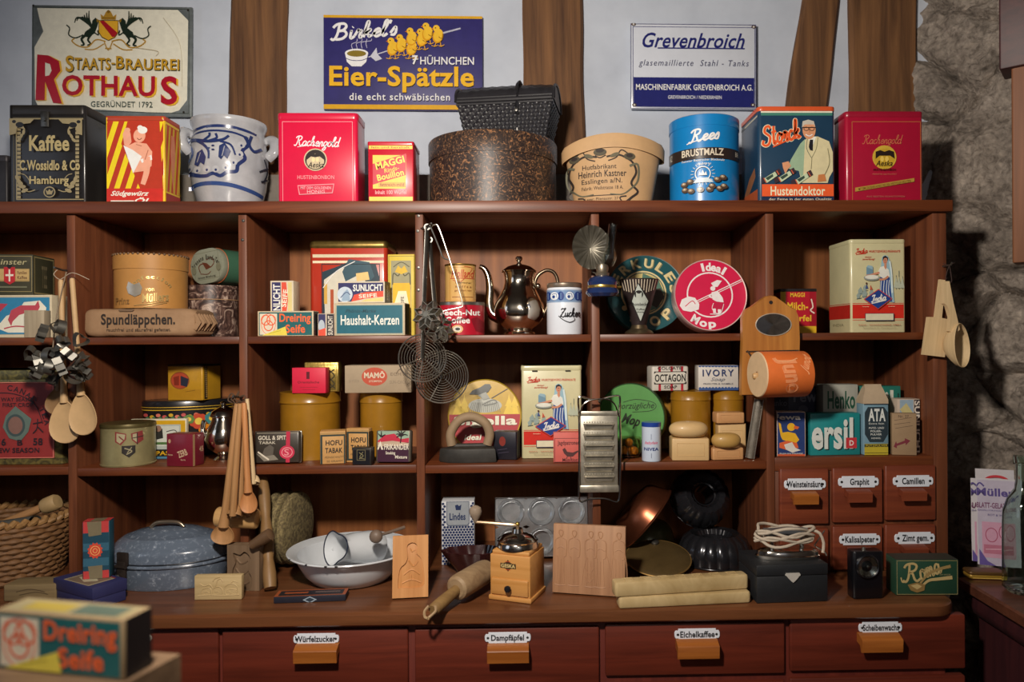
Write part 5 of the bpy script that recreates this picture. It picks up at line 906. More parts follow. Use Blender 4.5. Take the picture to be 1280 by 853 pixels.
# faceted crest tin
c = Can('crest_tin', 'gold eight-sided tin with three coats of arms', 'tin', 129, 192, 531, Z, .055)
FC = lambda a_, z_: cos(pi/8)/cos((a_+pi/2) % (pi/4)-pi/8)*1.0
GT = ink('#8f8660', .38, .35, .12, 40); c.mb.lathe([(0, 0), (c.R, 0), (c.R*1.02, .003), (c.R*.995, .004), (c.R*.995, c.h*.93), (0, c.h*.93)], GT, 64, mod=lambda a_, z_: 1-.05*abs(cos(4*(a_+pi/2)))**3*0+FC(a_+pi/8, 0)*.06-.06)
A = c.art(.45); A.P([(146, 540), (158, 543), (158, 550), (152, 557), (146, 553)], '#7a3030'); A.P([(163, 543), (176, 540), (177, 552), (170, 557), (164, 551)], '#7a3030'); A.P([(147.5, 542), (157, 544), (156, 550), (151, 555), (147.5, 552)], '#9a9274'); A.S([(150, 546), (155, 551)], 1.4, '#6a2a2a'); A.P([(165, 544), (170, 543), (170, 555), (165, 550)], '#9a9274'); A.S([(164, 549), (177, 547)], 1, '#2a2424'); A.S([(170, 542), (170, 557)], 1, '#2a2424'); A.P([(153, 558), (168, 558), (168, 567), (161, 573), (153, 567)], '#241f1c'); A.S([(156, 561), (164, 565), (158, 569)], 1.4, '#8a8264'); A.S([(164, 560), (159, 567)], 1, '#8a8264')
obj('tin_body', c.mb, c.t); mb = MB(); q = c.R*1.01; mb.lathe([(q, c.h*.90), (q*1.01, c.h*.93), (q*.99, c.h*.99), (q*.9, c.h), (0, c.h)], ink('#5a5030', .4, .5), 64); obj('lid', mb, c.t)
b = Box('baking_tin', 'flat yellow and white printed tin behind the crest tin', 'tin', 163, 233, 524, Z, .115, .014, 0)
def bk(A): A.R_(163, 526, 233, 578, '#c79a1e'); A.R_(166, 531, 226, 571, '#a8b0aa'); A.R_(168, 533, 224, 558, '#c0c4ba'); A.P([(194, 538), (203, 536), (204, 548), (195, 550)], '#2a2a28'); A.E(198, 536, 4, 4, '#8a6a5a'); A.S([(208, 540), (218, 538), (222, 542)], 1, '#3a3a3a'); A.R_(192, 553, 226, 556, '#4a6a3a'); A.R_(166, 562, 233, 571, '#22221f'); A.T('PASTA', 195, 564, 226, 569.5, '#c79a1e', .05); A.R_(166, 571, 233, 580, '#4a7a94')
b.body(ink('#c8c2a8', .4, 0, .05, 30, 0, .3), .003, .002, 'tin_body', bk, rough=.4).done()
b = Box('dark_red_box', 'small dark red cigar box with gold print', 'box', 208, 241, 543, Z, .014, .04, -10)
def zi(A): A.T('ZERB', 222, 563, 234, 571, '#b8a080', .04, 0, -22); A.E(212, 552, 1.6, 2.6, '#a88a6a'); A.T('Feinste', 210, 568, 216, 570, '#b8a080'); A.T('Sorte', 226, 574, 232, 576, '#b8a080')
b.body(ink('#6a1626', .4, 0, .08, 30, 0, .2), .002, .001, art=zi, rough=.4); A = b.right(); A.R_(0, 1, 18, 99, '#9a7a54'); A.T('45', 55, 42, 90, 58, '#b8a080', .03); b.done()
# silvered glass jug
p = P(272, 545, .05); k = pxm(.05)*1.0; t = thing('silver_jug', 'mercury silver jug with a domed lid behind the hanging spoons', 'jug', (p.x, .082, Z))
H = P(272, 503, .05).z-Z; u = H/80; mb = MB(); mb.lathe([(0, 0), (12*u, 0), (13*u, 2*u), (8*u, 6*u), (8*u, 9*u), (20*u, 18*u), (24*u, 30*u), (20*u, 44*u), (15*u, 54*u), (14*u, 58*u), (15.5*u, 59*u), (0, 59*u)], SILVER, 48); obj('jug_body', mb, t)
mb = MB(); mb.lathe([(16*u, 59*u), (17*u, 60*u), (15*u, 66*u), (9*u, 71*u), (4*u, 73*u), (3*u, 75*u), (4.4*u, 78*u), (0, 80*u)], STEEL, 40); obj('lid', mb, t)
mb = MB(); mb.tube(smooth([(-17*u, -.004, 26*u), (-24*u, -.006, 34*u), (-26*u, -.006, 46*u), (-24*u, -.006, 54*u)], 5), [5*u]*8+[3.4*u]*8, SILVER, 10); obj('spout', mb, t)
# second compartment: canisters, boxes, tobacco tins
Z = zz2(2); OCH = ink('#8e6418', .32, 0, .12, 18, 0, .4)
def canister(x0, x1, yt, zb, yc, label, lidpx=10):
    c = Can('canister', label, 'canister', x0, x1, yt, zb, yc, 'ochre canisters'); c.mb.lathe([(0, 0), (c.R*.985, 0), (c.R*.985, c.h-.002), (0, c.h-.002)], OCH, 56); obj('canister_body', c.mb, c.t)
    h = lidpx*c.px*1.0; q = c.R; mb = MB(); mb.lathe([(q*.985, c.h-h-.0035), (q*1.015, c.h-h-.003), (q*1.02, c.h-h-.001), (q*1.0, c.h-h+.001), (q, c.h-.002), (q*1.008, c.h-.001), (q*.99, c.h), (0, c.h)], OCH, 56); obj('lid', mb, c.t); return c
c = canister(351, 425, 492, Z, .13, 'largest ochre canister, standing behind the flat dark tin with a red seal', 12); cz = c.h+Z; c2 = canister(450, 503, 491, Z, .12, 'narrower ochre canister under the grey brown carton', 12); cz2 = c2.h+Z
b = Box('red_box', 'small bright red carton on top of the largest ochre canister', 'box', 365, 407, 460, cz+UPZ, .06, .028, -3)
def rb(A): A.P([(383, 465), (387, 465), (387, 474), (383, 474)], '#5a1a24'); A.T('Orientalische', 372, 476.5, 399, 479.5, '#6a1a26', .03); A.R_(375, 484, 397, 484.7, '#a02030'); A.R_(378, 487, 394, 487.6, '#a02030')
b.body(ink('#c8203e', .5, 0, .04), .001, .001, art=rb).done()
b = Box('gold_packet', 'crumpled gold foil packet behind the small red carton', 'packet', 380, 424, 453, cz+UPZ, .095, .04, 4)
def gf(A): A.B(383, 456, 421, 489, .8, '#8a7030'); A.S([(410, 462), (418, 470), (411, 478), (419, 486)], 1.6, '#3a3420'); A.S([(418, 462), (410, 470), (418, 480), (411, 486)], 1.6, '#3a3420')
b.body(ink('#9a8444', .3, .75, .3, 50, .4), .004, .002, 'packet_body', gf, rough=.3).done()
b = Box('mamo_carton', 'grey brown carton with an orange-red oval on the narrower ochre canister', 'carton', 431, 514, 457, cz2+UPZ, .055, .085, 2)
def mamo(A): A.E(468, 471, 16, 11.5, '#b04a34'); A.T('MAMÖ', 455, 464, 481, 473, '#c8b8a0', .06); A.T('STÜMPEN', 461, 475, 477, 478, '#c8b8a0', .02); A.T('20 STÜCK', 436, 474, 449, 478, '#8a7a66', .02); A.T('ECHTE', 488, 466, 510, 470, '#7a6a58', .02); A.T('SUN-CACAO', 487, 476, 512, 480, '#8a7a66', .02); A.S([(495, 468), (500, 462), (505, 470)], 1, '#6a5a48')
b.body(ink('#9c8a72', .75, 0, .08, 20), .001, .001, art=mamo, rough=.7).done()
def lean(b, a): b.t.rotation_euler.x = -rad(a); b.t.location.z += (b.d+.004)*sin(rad(a))
b = Box('tobacco_tin', 'flat dark tobacco tin with a red ribbon and seal', 'tin', 317, 375, 541, Z+.001, .022, .018, 3)
def gs(A): A.B(318.5, 542.5, 373.5, 581, .8, '#8f8878'); A.T('GOLL & SPITZ', 322, 546, 361, 551.5, '#c0b8a8', .06); A.T('TABAK', 323, 553, 344, 556.5, '#b0a898', .05); A.R_(357, 541, 362, 584, '#b02c44'); A.E(358.5, 567, 9.5, 8.5, '#b8304a'); A.O_(358.5, 567, 7, 6.2, 1, '#d88a90'); A.T('S', 355, 563, 361, 571, '#d88a90'); A.P([(330, 562), (337, 557), (342, 561), (341, 570), (333, 573), (328, 568)], '#565048'); A.P([(320, 568), (330, 572), (342, 570), (348, 576), (330, 578)], '#7a7468'); A.S([(322, 566), (336, 576)], 2, '#c8c0b0')
b.body(ink('#3a342e', .35, .2, .1, 30, 0, .3), .007, .003, 'tin_body', gs, rough=.35).done(); lean(b, 5); mb = MB(); mb.rbox(b.w+.003, .006, b.h+.002, TIN, .003, .0028, y=.006, z=-.001); obj('rim', mb, b.t)
def hofu(A, x0, y0, x1, y1, clip=0): A.B(x0, y0+4, x1, y1, 2.2, '#26322e'); A.R_(x0, y0+4, x0+3, y1, '#26322e'); w_ = x1-x0; A.T('HOFU', x0+.22*w_, y0+11, x1-.13*w_, y0+17.5, '#1c1a1a', .04); A.T('TABAK', x0+.20*w_, y0+20.5, x1-.12*w_, y0+27, '#1c1a1a', .04); A.T('FEINSCHNITT', x0+.2*w_, y0+31, x1-.07*w_, y0+33.5, '#5a4a30', .0); A.T('50 GRAMM', x0+.26*w_, y0+36, x1-.12*w_, y0+38.5, '#5a4a30', .0); A.R_(x0, y0+1, x1, y0+4, '#a8834e')
BUFF = ink('#b88c54', .6, 0, .06)
b = Box('tobacco_packet', 'front buff tobacco packet with black edges, left of the tiny black tin', 'packet', 400, 432, 539.5, Z, .016, .042, 12); b.body(BUFF, .001, .001, art=lambda A: hofu(A, 400, 539.5, 432, 582), rough=.6); A = b.left(); A.B(0, 8, 100, 100, 9, '#26322e'); b.done()
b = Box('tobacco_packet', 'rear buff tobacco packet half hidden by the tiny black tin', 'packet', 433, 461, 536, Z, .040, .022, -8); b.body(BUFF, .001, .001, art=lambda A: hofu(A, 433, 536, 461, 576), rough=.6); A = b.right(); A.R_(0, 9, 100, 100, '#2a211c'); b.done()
b = Box('black_tin', 'tiny black square tin in front of the rear buff packet', 'tin', 440, 464, 560, Z, .006, .022, -9); b.body(ink('#2a2622', .4, .2), .002, .001, 'tin_body', lambda A: A.R_(442, 563, 462, 581, '#15141a').B(446, 562.5, 457, 576, .7, '#6a6248').S([(449, 566), (454, 570), (449, 574)], 1, '#7a7254').S([(454, 565), (450, 572), (456, 574)], .8, '#7a7254'), rough=.4).done()
b = Box('tobacco_tin', 'flat tobacco tin with a red desert and palm picture', 'tin', 469, 513, 540, Z+.001, .02, .02, -5)
def afr(A): A.R_(470, 541, 512, 556, '#8aa08c'); A.P([(470, 554), (480, 546), (492, 544), (500, 551), (512, 549), (512, 556), (470, 560)], '#b02c40'); A.R_(470, 555, 512, 580, '#3a1c30'); A.P([(470, 555), (490, 553), (512, 556), (512, 559), (470, 560)], '#b09a84'); A.S([(500, 556), (501, 546)], 1.4, '#241c20')
for_palm = [(494, 545), (496, 541), (501, 540), (506, 541), (509, 546), (495, 549)]
b.body(ink('#7a7468', .35, .6, .1, 30), .006, .003, 'tin_body', afr, rough=.35); A = b.front(b.mb, .35); A.L = 12
for x, y in for_palm: A.S([(501, 547), ((501+x)/2, (547+y)/2-1.5), (x, y)], (2, .8), '#241c20')
for x, y in ((472, 544), (476, 541), (481, 545)): A.S([(476, 548), (x, y)], (2, .8), '#241c20')
A.P([(471, 564), (475, 553), (479, 564), (476.5, 564), (475, 559), (473, 564)], '#d0c8b8'); A.T('FRIKANDER', 480, 557, 511, 564, '#d0c8b8', .05); A.T('Smoking', 482, 566, 494, 571, '#d0c8b8', .05); A.T('Mixture', 494, 571, 509, 575, '#d0c8b8', .05); b.done(); lean(b, 6)
# third compartment: mop tin, flat iron, dark tin, spice tin, pink box
Z = zz2(3)
def ella(A):
    A.R_(559, 524, 652, 572, '#a01a22'); A.P([(560, 524), (560, 478), (652, 478), (652, 524)], '#b8941e')
    for x, s_ in ((572, 1), (580, .8), (636, 1), (643, .8)): A.P([(x-7*s_, 524), (x-3, 514), (x-5, 514), (x-1, 504), (x, 498), (x+1, 504), (x+5, 514), (x+3, 514), (x+7*s_, 524)], '#d8b838')
    A.E(606, 513, 21, 9, '#a8aaa0')
    for k in range(16): A.S([(590+k*2.1, 509), (586+k*2.6, 521)], .7, '#6a6c66')
    A.S([(602, 512), (616, 506), (620, 510), (604, 513)], 1.4, '#6a6c66'); A.S([(614, 504), (636, 491)], 1, '#3a3428'); A.P([(586, 499), (590, 494), (600, 490), (606, 486), (612, 486), (614, 490), (610, 496), (602, 500), (592, 499)], '#2c302c'); A.P([(597, 500), (607, 496), (612, 504), (604, 506)], '#8a8c84')
    A.T('Sigella', 567, 526, 646, 541, '#e0d8c4', .06); A.T('ideal', 580, 549, 602, 556, '#e0d8c4', .05, .2)
disc_tin('mop_tin', 'round yellow and red tin with a black bird on a straw bale', 605.5, 526, 46.5, .12, 8, ink('#b8941e', .35, 0, .06, 30, 0, .4), ink('#a88a24', .35, .2, .1, 30), ella, Z+.006, .04)
IR = ink('#34322f', .6, .4, .25, 40, .2); p = P(584, 583, .02); k = pxm(.02)
t = thing('flat_iron', 'old cast flat iron with an arched wooden handle', 'iron', (p.x, .028, Z), 4)
mb = MB(); pts = [(36, -2), (36, 24), (30, 30), (0, 34), (-24, 24), (-36, 12), (-24, 0), (0, -4)]; mb.loft([[(x*k, y*k, z*k) for x, y in [(px_*q, (py_-14)*q+14) for px_, py_ in pts]] for z, q in ((0, .97), (1.5, 1), (15, .97), (17, .93), (19, .6))], IR)
mb.tube([(-18*k, 14*k, 19*k), (26*k, 14*k, 19*k)], .006, IR, 8); obj('iron_base', mb, t)
mb = MB(); mb.tube(smooth([(-20*k, 14*k, 20*k), (-21*k, 14*k, 36*k), (-10*k, 14*k, 52*k), (6*k, 14*k, 56*k), (22*k, 14*k, 48*k), (28*k, 14*k, 34*k), (25*k, 14*k, 20*k)], 6), 6*k, ink('#8a745a', .65, 0, .12, 30), 12); obj('handle', mb, t)
b = Box('dark_tin', 'dark blue-black tin with a red emblem beside the flat iron', 'tin', 616, 646, 540, Z, .068, .035, -12); b.body(ink('#1d1c26', .4, .2, .2, 30), .004, .002, 'tin_body', lambda A: A.E(628, 552, 4, 6, '#7a2c24').S([(622, 563), (634, 561)], 1, '#3a3444').S([(623, 567), (636, 565)], .8, '#3a3444'), rough=.4).done()
b = Box('spice_tin', 'tall cream spice tin with a woman holding a bowl, beside the metal grater', 'tin', 652, 727, 457, Z, .075, .11, 0); b.body(CREAM, .006, .002, 'tin_body', None); A = b.front(b.mb, .4, .3); india(A, 652, 460, 727, b.rect[3]); b.done(); b.lid(CREAM, 7, .008, .0014, e=.003)
for x in (668, 710):
    mb = MB(); q = (x-689)/76*b.w; mb.tube([(q-.006, -.002, b.h-.0125), (q+.006, -.002, b.h-.0125)], .0016, DARKTIN, 6); obj('hinge', mb, b.t)
b = Box('pink_packet', 'small salmon pink packet printed with a running bird', 'packet', 692, 727, 541, Z, .018, .02, 0)
def pinkp(A): A.B(693, 548, 724, 578, .6, '#5a2a2c'); A.T('Jagdpatronen', 697, 551, 724, 558, '#4a2224', .03); A.P([(703, 562), (706, 560), (709, 565), (716, 566), (726, 562), (716, 571), (709, 571), (705, 567)], '#4a2a2a'); A.S([(709, 571), (708, 574)], .8, '#4a2a2a'); A.S([(713, 571), (714, 574)], .8, '#4a2a2a'); A.T('Munition', 703, 573, 722, 577, '#4a2224', .03)
b.body(ink('#bf5c54', .6, 0, .04), .001, .001, 'packet_body', pinkp, rough=.6).done()
# fourth compartment: soaps
Z = zz2(4)
def green(A):
    K = '#1e2a1a'; A.T('vorzügliche', 772, 516, 818, 526, K, .02, .4, -3); A.S([(778, 516), (795, 512), (816, 515), (820, 521), (812, 526), (790, 528)], .8, K); A.T('Mop', 776, 531, 800, 548, K, .05, .35, 12)
disc_tin('mop_tin', 'round green mop tin standing behind the metal grater', 788, 535, 43.5, .105, 3, ink('#4a8440', .4, 0, .06, 30, 0, .3), ink('#2f4a2c', .4, .1, .1, 30), green, Z+.005, .03, -22)
c = Can('glass_jar', 'small jar of amber soap balls half behind the grater', 'jar', 770, 802, 549, Z, .07)
mb = c.mb; mb.lathe([(0, .001), (c.R*.7, 0), (c.R*.95, c.h*.25), (c.R, c.h*.5), (c.R*.93, c.h*.85), (c.R*.95, c.h), (c.R*.90, c.h), (c.R*.88, c.h*.85), (c.R*.93, c.h*.5), (c.R*.86, c.h*.22), (c.R*.6, .003), (0, .003)], glass('jar_glass', '#e8e0c8'), 36); obj('jar_body', mb, c.t)
for x, y, z_, r_ in ((-.4, 0, .28, .34), (.38, -.3, .28, .34), (.2, .42, .3, .33), (0, -.1, .68, .33)):
    mb = MB(); mb.ball((0, 0, 0), r_*c.R, ink('#c07a1a', .4, 0, .1, 60), 14); o = obj('soap_ball', mb); q = c.c+V((x*c.R, y*c.R, z_*c.h+.003)); tag(o, 'amber soap ball in the small jar behind the grater', 'soap', 'amber soap balls', q)
canister(818, 853, 489, Z, .215, 'ochre canister at the back left under the red-striped white soap bar'); cB = canister(838, 888, 490, Z, .125, 'ochre canister at the front with oval soap before it', 10); cC = canister(889, 929, 489, Z, .145, 'ochre canister at the right under the white and blue soap bar', 10)
b = Box('soap_bar', 'white wrapped soap bar with red stripes on the ochre canisters', 'soap', 815, 861, 458, cB.h+Z+UPZ, .10, .055, 4)
def octa(A):
    for x in (823, 838, 851): A.R_(x, 457, x+3, 465, '#a01c2c'); A.R_(x, 480, x+3, 490, '#a01c2c')
    A.R_(816, 464.5, 858, 480.5, '#2a2624'); A.P([(817, 468), (820, 465.5), (855, 465.5), (858, 468), (858, 477), (855, 479.5), (820, 479.5), (817, 477)], '#c4c0b4'); A.T('OCTAGON', 818.5, 468, 857, 477.5, '#1c1a1c', .05); A.T('COLGATE', 822, 458.5, 852, 462.5, '#2a2624', .03); A.T('SOAP', 830, 482, 846, 486, '#2a2624', .03)
b.body(ink('#c0bab0', .5, 0, .04), .006, .004, 'wrapped_bar', octa).done()
b = Box('soap_bar', 'white wrapped soap bar with blue wavy edges and blue letters', 'soap', 873, 923, 457, cC.h+Z+UPZ+.001, .11, .05, -3)
def ivo(A):
    for k in range(13): A.E(875+k*4, 457, 2.2, 2.2, '#2c4a80'); A.E(875+k*4, 487, 2.2, 3, '#2c4a80')
    A.T('IVORY', 878, 462, 917, 470.5, '#22335e', .03, sp=1.25); A.T('Soap', 888, 472, 906, 477.5, '#6a7080', -.01, .4); A.T('PROCTER & GAMBLE', 879, 479, 916, 480.6, '#4a5060')
b.body(ink('#c0bab2', .5, 0, .03), .001, .001, 'wrapped_bar', ivo).done()
SOAP = ink('#c0a070', .5, 0, .05, 20, 0, .15); SOAP2 = ink('#b88a5c', .5, 0, .06, 20, 0, .15); SOAP3 = ink('#a88448', .5, 0, .06, 20, 0, .15)
c = Can('powder_tin', 'white round powder tin with a blue lid', 'tin', 802, 826, 529, Z, .022)
c.mb.lathe([(0, 0), (c.R*.97, 0), (c.R, .002), (c.R, c.h*.9), (0, c.h*.9)], ink('#b9c4d4', .35, 0, .03, 20, 0, .3), 36); A = c.art(.35); A.T('babyfein', 806, 552, 822, 557, '#c0486a', .03, .35); A.T('NIVEA', 805, 560, 823, 564, '#1f2f6e', .06); A.R_(813.7, 543, 814.2, 550, '#22335e'); A.R_(813.7, 567, 814.2, 573, '#22335e'); obj('tin_body', c.mb, c.t); mb = MB(); q = c.R; mb.lathe([(q*.98, c.h*.89), (q*1.02, c.h*.89), (q*1.02, c.h*.985), (q*.97, c.h), (0, c.h)], ink('#1f3c8a', .3, 0, .04, 20, 0, .4), 36); obj('lid', mb, c.t)
def bar(x0, x1, yt, yb, zb, y, dep, rz, m, label, r=.004, e=.003):
    b = Box('soap_block', label, 'soap', x0, x1, yt, zb, y, dep, rz, 'plain soap bars'); h = P(x0, yt, y).z-P(x0, yb, y).z; root = b.t; loc, rot = root.location.copy(), root.rotation_euler.copy(); bpy.data.objects.remove(root); mb = MB(); mb.rbox(b.w, dep, h, m, r, e)
    mb.tube([(x_*b.w*.36, -.0002, h*.5+z_*h*.28) for x_, z_ in ((-1, -1), (1, -1), (1, 1), (-1, 1))], .0006, m, 5, True); o = obj('soap_block', mb); tag(o, label, 'soap', 'plain soap bars', loc); o.rotation_euler = rot; return zb+h, o
def oval(x0, x1, yt, yb, zb, y, m, label):
    a, e = P(x0, (yt+yb)/2, y), P(x1, (yt+yb)/2, y); w_ = e.x-a.x; h = (yb-yt)*pxm(y); mb = MB(); rings = []
    for i in range(15):
        q = -pi/2+pi*i/14; rad_ = max(.02, cos(q))**.55; rings.append([(w_/2*rad_*cos(2*pi*j/32), w_*.32*rad_*sin(2*pi*j/32), h/2+h/2*sin(q)) for j in range(32)])
    mb.loft(rings, m); o = obj('oval_soap', mb); tag(o, label, 'soap', None, ((a.x+e.x)/2, y+w_*.2, zb)); return o
zt, _ = bar(840, 887, 551, 579, Z, .012, .055, -4, SOAP, 'cream soap block lettered faintly under the smooth oval soap'); oval(838, 887, 530.5, 551, zt+.0005, .008, SOAP, 'smooth cream oval soap on a block, right of the white powder tin')
zt, _ = bar(891, 930, 562, 577, Z, .012, .05, 6, SOAP2, 'tan soap block at the bottom under the yellowish oval soap'); oval(891, 928, 544, 563, zt+.0005, .004, SOAP3, 'yellowish oval soap on a tan block at the right')
zt, _ = bar(898, 933, 536, 577, Z, .072, .03, 0, SOAP, 'upright cream soap block behind the yellowish oval soap'); bar(896, 931, 522, 535.5, zt+.0006, .060, .036, 3, SOAP2, 'pinkish soap block at the top of the right stack')
# nutmeg grater strip
p = P(936, 578, .03); q = P(945, 505, .03); t = thing('nutmeg_grater', 'narrow grey metal grater strip leaning against the divider', 'grater', (p.x, .022, Z+.0025), -18, ry=0)
L = (q.z-p.z)*1.02; mb = MB(); rings = []
for k in range(9): a_ = -70+140*k/8; rings.append((.0085*sin(rad(a_)), .004-.006*cos(rad(a_))))
mb.M = Mx.Rotation(rad(9), 4, 'Y'); GM = ink('#7a746a', .5, .6, .3, 60); mb.loft([[(x, y, z) for x, y in rings]+[(x*.9, y+.001, z) for x, y in reversed(rings)] for z in (0, L)], GM)
for k in range(30):
    for j in range(3): mb.ball(((j-1)*.004+(.002 if k % 2 else -.001), -.0022, .012+k*(L-.024)/30), .0011, GM, 6)
obj('grater_plate', mb, t)
mb = MB(); mb.M = Mx.Rotation(rad(9), 4, 'Y'); mb.tube([(-.009, .003, 0), (-.009, .003, L), (.009, .003, L), (.009, .003, 0)], .0014, TIN, 6, True); obj('wire_edge', mb, t)
# fifth compartment: washing powders
Z = zz2(5)
b = Box('soap_powder_box', 'small blue soap powder carton with a yellow figure', 'carton', 971, 1007, 515, Z, .018, .03, -4)
def fewa(A):
    A.R_(972, 516, 1006, 568, '#1f3468'); A.R_(972, 568, 1006, 572, '#b8502c'); A.T('Fewa', 967, 518.5, 1001, 525, '#c8c4bc', .05); A.E(989, 534, 5, 5, '#d0a020'); A.P([(993, 532), (999, 534), (997, 537), (992, 536)], '#c85a24'); A.P([(976, 546), (974, 536), (973, 528), (976, 530), (978, 541), (985, 540), (994, 542), (999, 550), (994, 555), (984, 552), (978, 550)], '#d0a020'); A.P([(974, 554), (984, 551), (996, 554), (998, 560), (984, 563), (974, 560)], '#c85a30'); A.P([(980, 556), (990, 553), (994, 560), (1001, 563), (990, 566), (982, 562)], '#c8c4bc'); A.T('das gute zarte Waschmittel', 974, 566, 1003, 568.5, '#c8c4bc', .02); A.T('Feinwaschmittel', 974, 573, 1003, 575, '#2a3458', .02)
b.body(ink('#b8a498', .6, 0, .05), .001, .001, art=fewa, rough=.5).done()
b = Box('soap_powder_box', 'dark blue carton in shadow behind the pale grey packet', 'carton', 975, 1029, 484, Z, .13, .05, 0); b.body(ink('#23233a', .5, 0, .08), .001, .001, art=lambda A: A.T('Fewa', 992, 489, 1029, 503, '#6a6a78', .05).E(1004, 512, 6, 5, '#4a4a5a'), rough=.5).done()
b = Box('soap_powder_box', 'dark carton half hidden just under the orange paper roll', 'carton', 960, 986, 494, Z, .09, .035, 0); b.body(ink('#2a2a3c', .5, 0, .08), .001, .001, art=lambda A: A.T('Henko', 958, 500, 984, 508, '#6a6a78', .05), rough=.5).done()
b = Box('bleach_packet', 'pale grey packet with dark green lettering', 'packet', 1029, 1073, 481, Z, .085, .04, 2); b.body(ink('#9a9a90', .6, 0, .05), .002, .002, 'packet_body', lambda A: A.T('Henko', 1034.5, 489, 1069, 511.5, '#1c4a38', .05).R_(1029, 516, 1073, 520, '#8a4a3c'), rough=.55).done()
def persil(A, x0, x1, y0, y1):
    w_, h_ = x1-x0, y1-y0; X = lambda u: x0+u*w_; Y = lambda v: y0+v*h_
    for c_, d in (('#1c2c30', 1.4), ('#c8ccc6', 0)): A.T('ersil', X(.01), Y(.08), X(.86), Y(.80), c_, .06, dx=d, dy=d)
    A.R_(X(.71), Y(.54), X(.93), Y(.78), '#b8343a'); A.T('D', X(.78), Y(.60), X(.87), Y(.72), '#d8ccc4', .06)
b = Box('detergent_box', 'teal carton at the front with big white letters and a red square', 'carton', 1013, 1075, 517, Z, .022, .035, 3); b.body(ink('#1a7a7c', .5, 0, .04, 30, 0, .15), .001, .001, art=lambda A: persil(A, 1014, 1075, 518, 573), rough=.45).done()
b = Box('detergent_box', 'teal carton at the back behind the tall pale blue packet', 'carton', 1074, 1126, 483, Z, .10, .035, 0); b.body(ink('#17685c', .5, 0, .04, 30, 0, .15), .001, .001, art=lambda A: A.T('ersil', 1070, 488, 1117, 530, '#b8bcb0', .06).R_(1122, 492, 1124, 520, '#123c34'), rough=.45).done()
# ATA packet with gathered top
b = Box('scouring_packet', 'tall pale blue packet with a black label and tapered beige top', 'packet', 1079, 1111, 505, Z, .022, .035, 0); HA = b.h; b.body(ink('#6a8a9a', .55, 0, .04), .003, .002, 'packet_body', None, rough=.5); A = b.front(b.mb, .5)
A.R_(1079, 505, 1112, 506.5, '#22303c'); A.P([(1085, 509), (1105, 509), (1110, 516), (1110, 543), (1104, 553), (1087, 553), (1081, 543), (1081, 516)], '#27343c'); A.T('ATA', 1085.5, 511, 1107, 527, '#c8ccc8', .06); A.T('Extra fein', 1086, 528.5, 1105, 531, '#b0b4b0', .03); A.T('PUTZ- UND', 1086, 534, 1105, 536.5, '#c0c4c0', .04); A.T('POLIER-', 1088, 538, 1102, 540.5, '#c0c4c0', .04); A.T('PULVER', 1088, 542, 1102, 544.5, '#c0c4c0', .04); A.T('HENKEL', 1089, 547, 1101, 549, '#c0c4c0', .02)
A.R_(1079, 555, 1112, 569.5, '#b0a030'); A.R_(1079, 555.5, 1112, 559, '#3a3420'); A.T('PUTZPULVER', 1082, 556, 1109, 558.5, '#b0a030'); A.R_(1079, 566, 1112, 566.8, '#5a5420'); b.done()
mb = MB(); w_ = b.w; zt = HA+22*b.px; O4 = lambda q, d, z: [(x*q, .0175+y*d, z) for x, y in ((-w_/2, -.0175), (w_/2, -.0175), (w_/2, .0175), (-w_/2, .0175))]
mb.loft([O4(.99, .98, HA), O4(.98, .97, HA+5*b.px), O4(.72, .55, HA+18*b.px), O4(.66, .22, zt), O4(.66, .18, zt+2*b.px)], ink('#a8957c', .65, 0, .08, 40, .15)); obj('gathered_top', mb, b.t); mb = MB(); mb.tube([(-w_*.34, .0175, zt+1*b.px), (w_*.34, .0175, zt+1*b.px)], .0022, BRASS, 6); obj('clip', mb, b.t)
b = Box('paper_bag', 'brown paper bag with a dark red arrow', 'bag', 1115, 1146, 517, Z, .022, .02, -14); b.body(ink('#8a7256', .75, 0, .08, 30, .1), .002, .001, 'bag_body', lambda A: A.P([(1117, 559), (1120, 552), (1121, 555), (1131, 551), (1131, 548), (1138, 551), (1132, 557), (1132, 554), (1121, 558), (1121, 561)], '#6a2430').S([(1118, 526), (1140, 522)], .5, '#5a4a3a').S([(1118, 531), (1138, 528)], .5, '#5a4a3a').S([(1119, 536), (1141, 532)], .5, '#5a4a3a').T('Nr. 27', 1123, 519, 1136, 522.5, '#5a4a3a'), rough=.75).done()
b = Box('soap_powder_box', 'tall narrow carton with sideways white lettering behind the brown paper bag', 'carton', 1122, 1150, 499, Z, .05, .04, 0)
def sv(A): A.R_(1125, 500, 1142, 540, '#8aa0b0'); A.P([(1125, 512), (1133, 504), (1141, 516), (1132, 522)], '#b8ae7a'); A.R_(1143, 500, 1152, 572, '#241f26'); A.T('SUNLICHT', 1113, 531.5, 1181, 539, '#c8c0b4', .05, 0, 90)
b.body(ink('#b0a090', .6, 0, .05), .001, .001, art=sv, rough=.5); A = b.right(); A.R_(0, 1, 100, 99, '#3a2420'); A.T('SUNLICHT', 18, 38, 82, 64, '#8a6a58', .04, 0, 90); b.done()
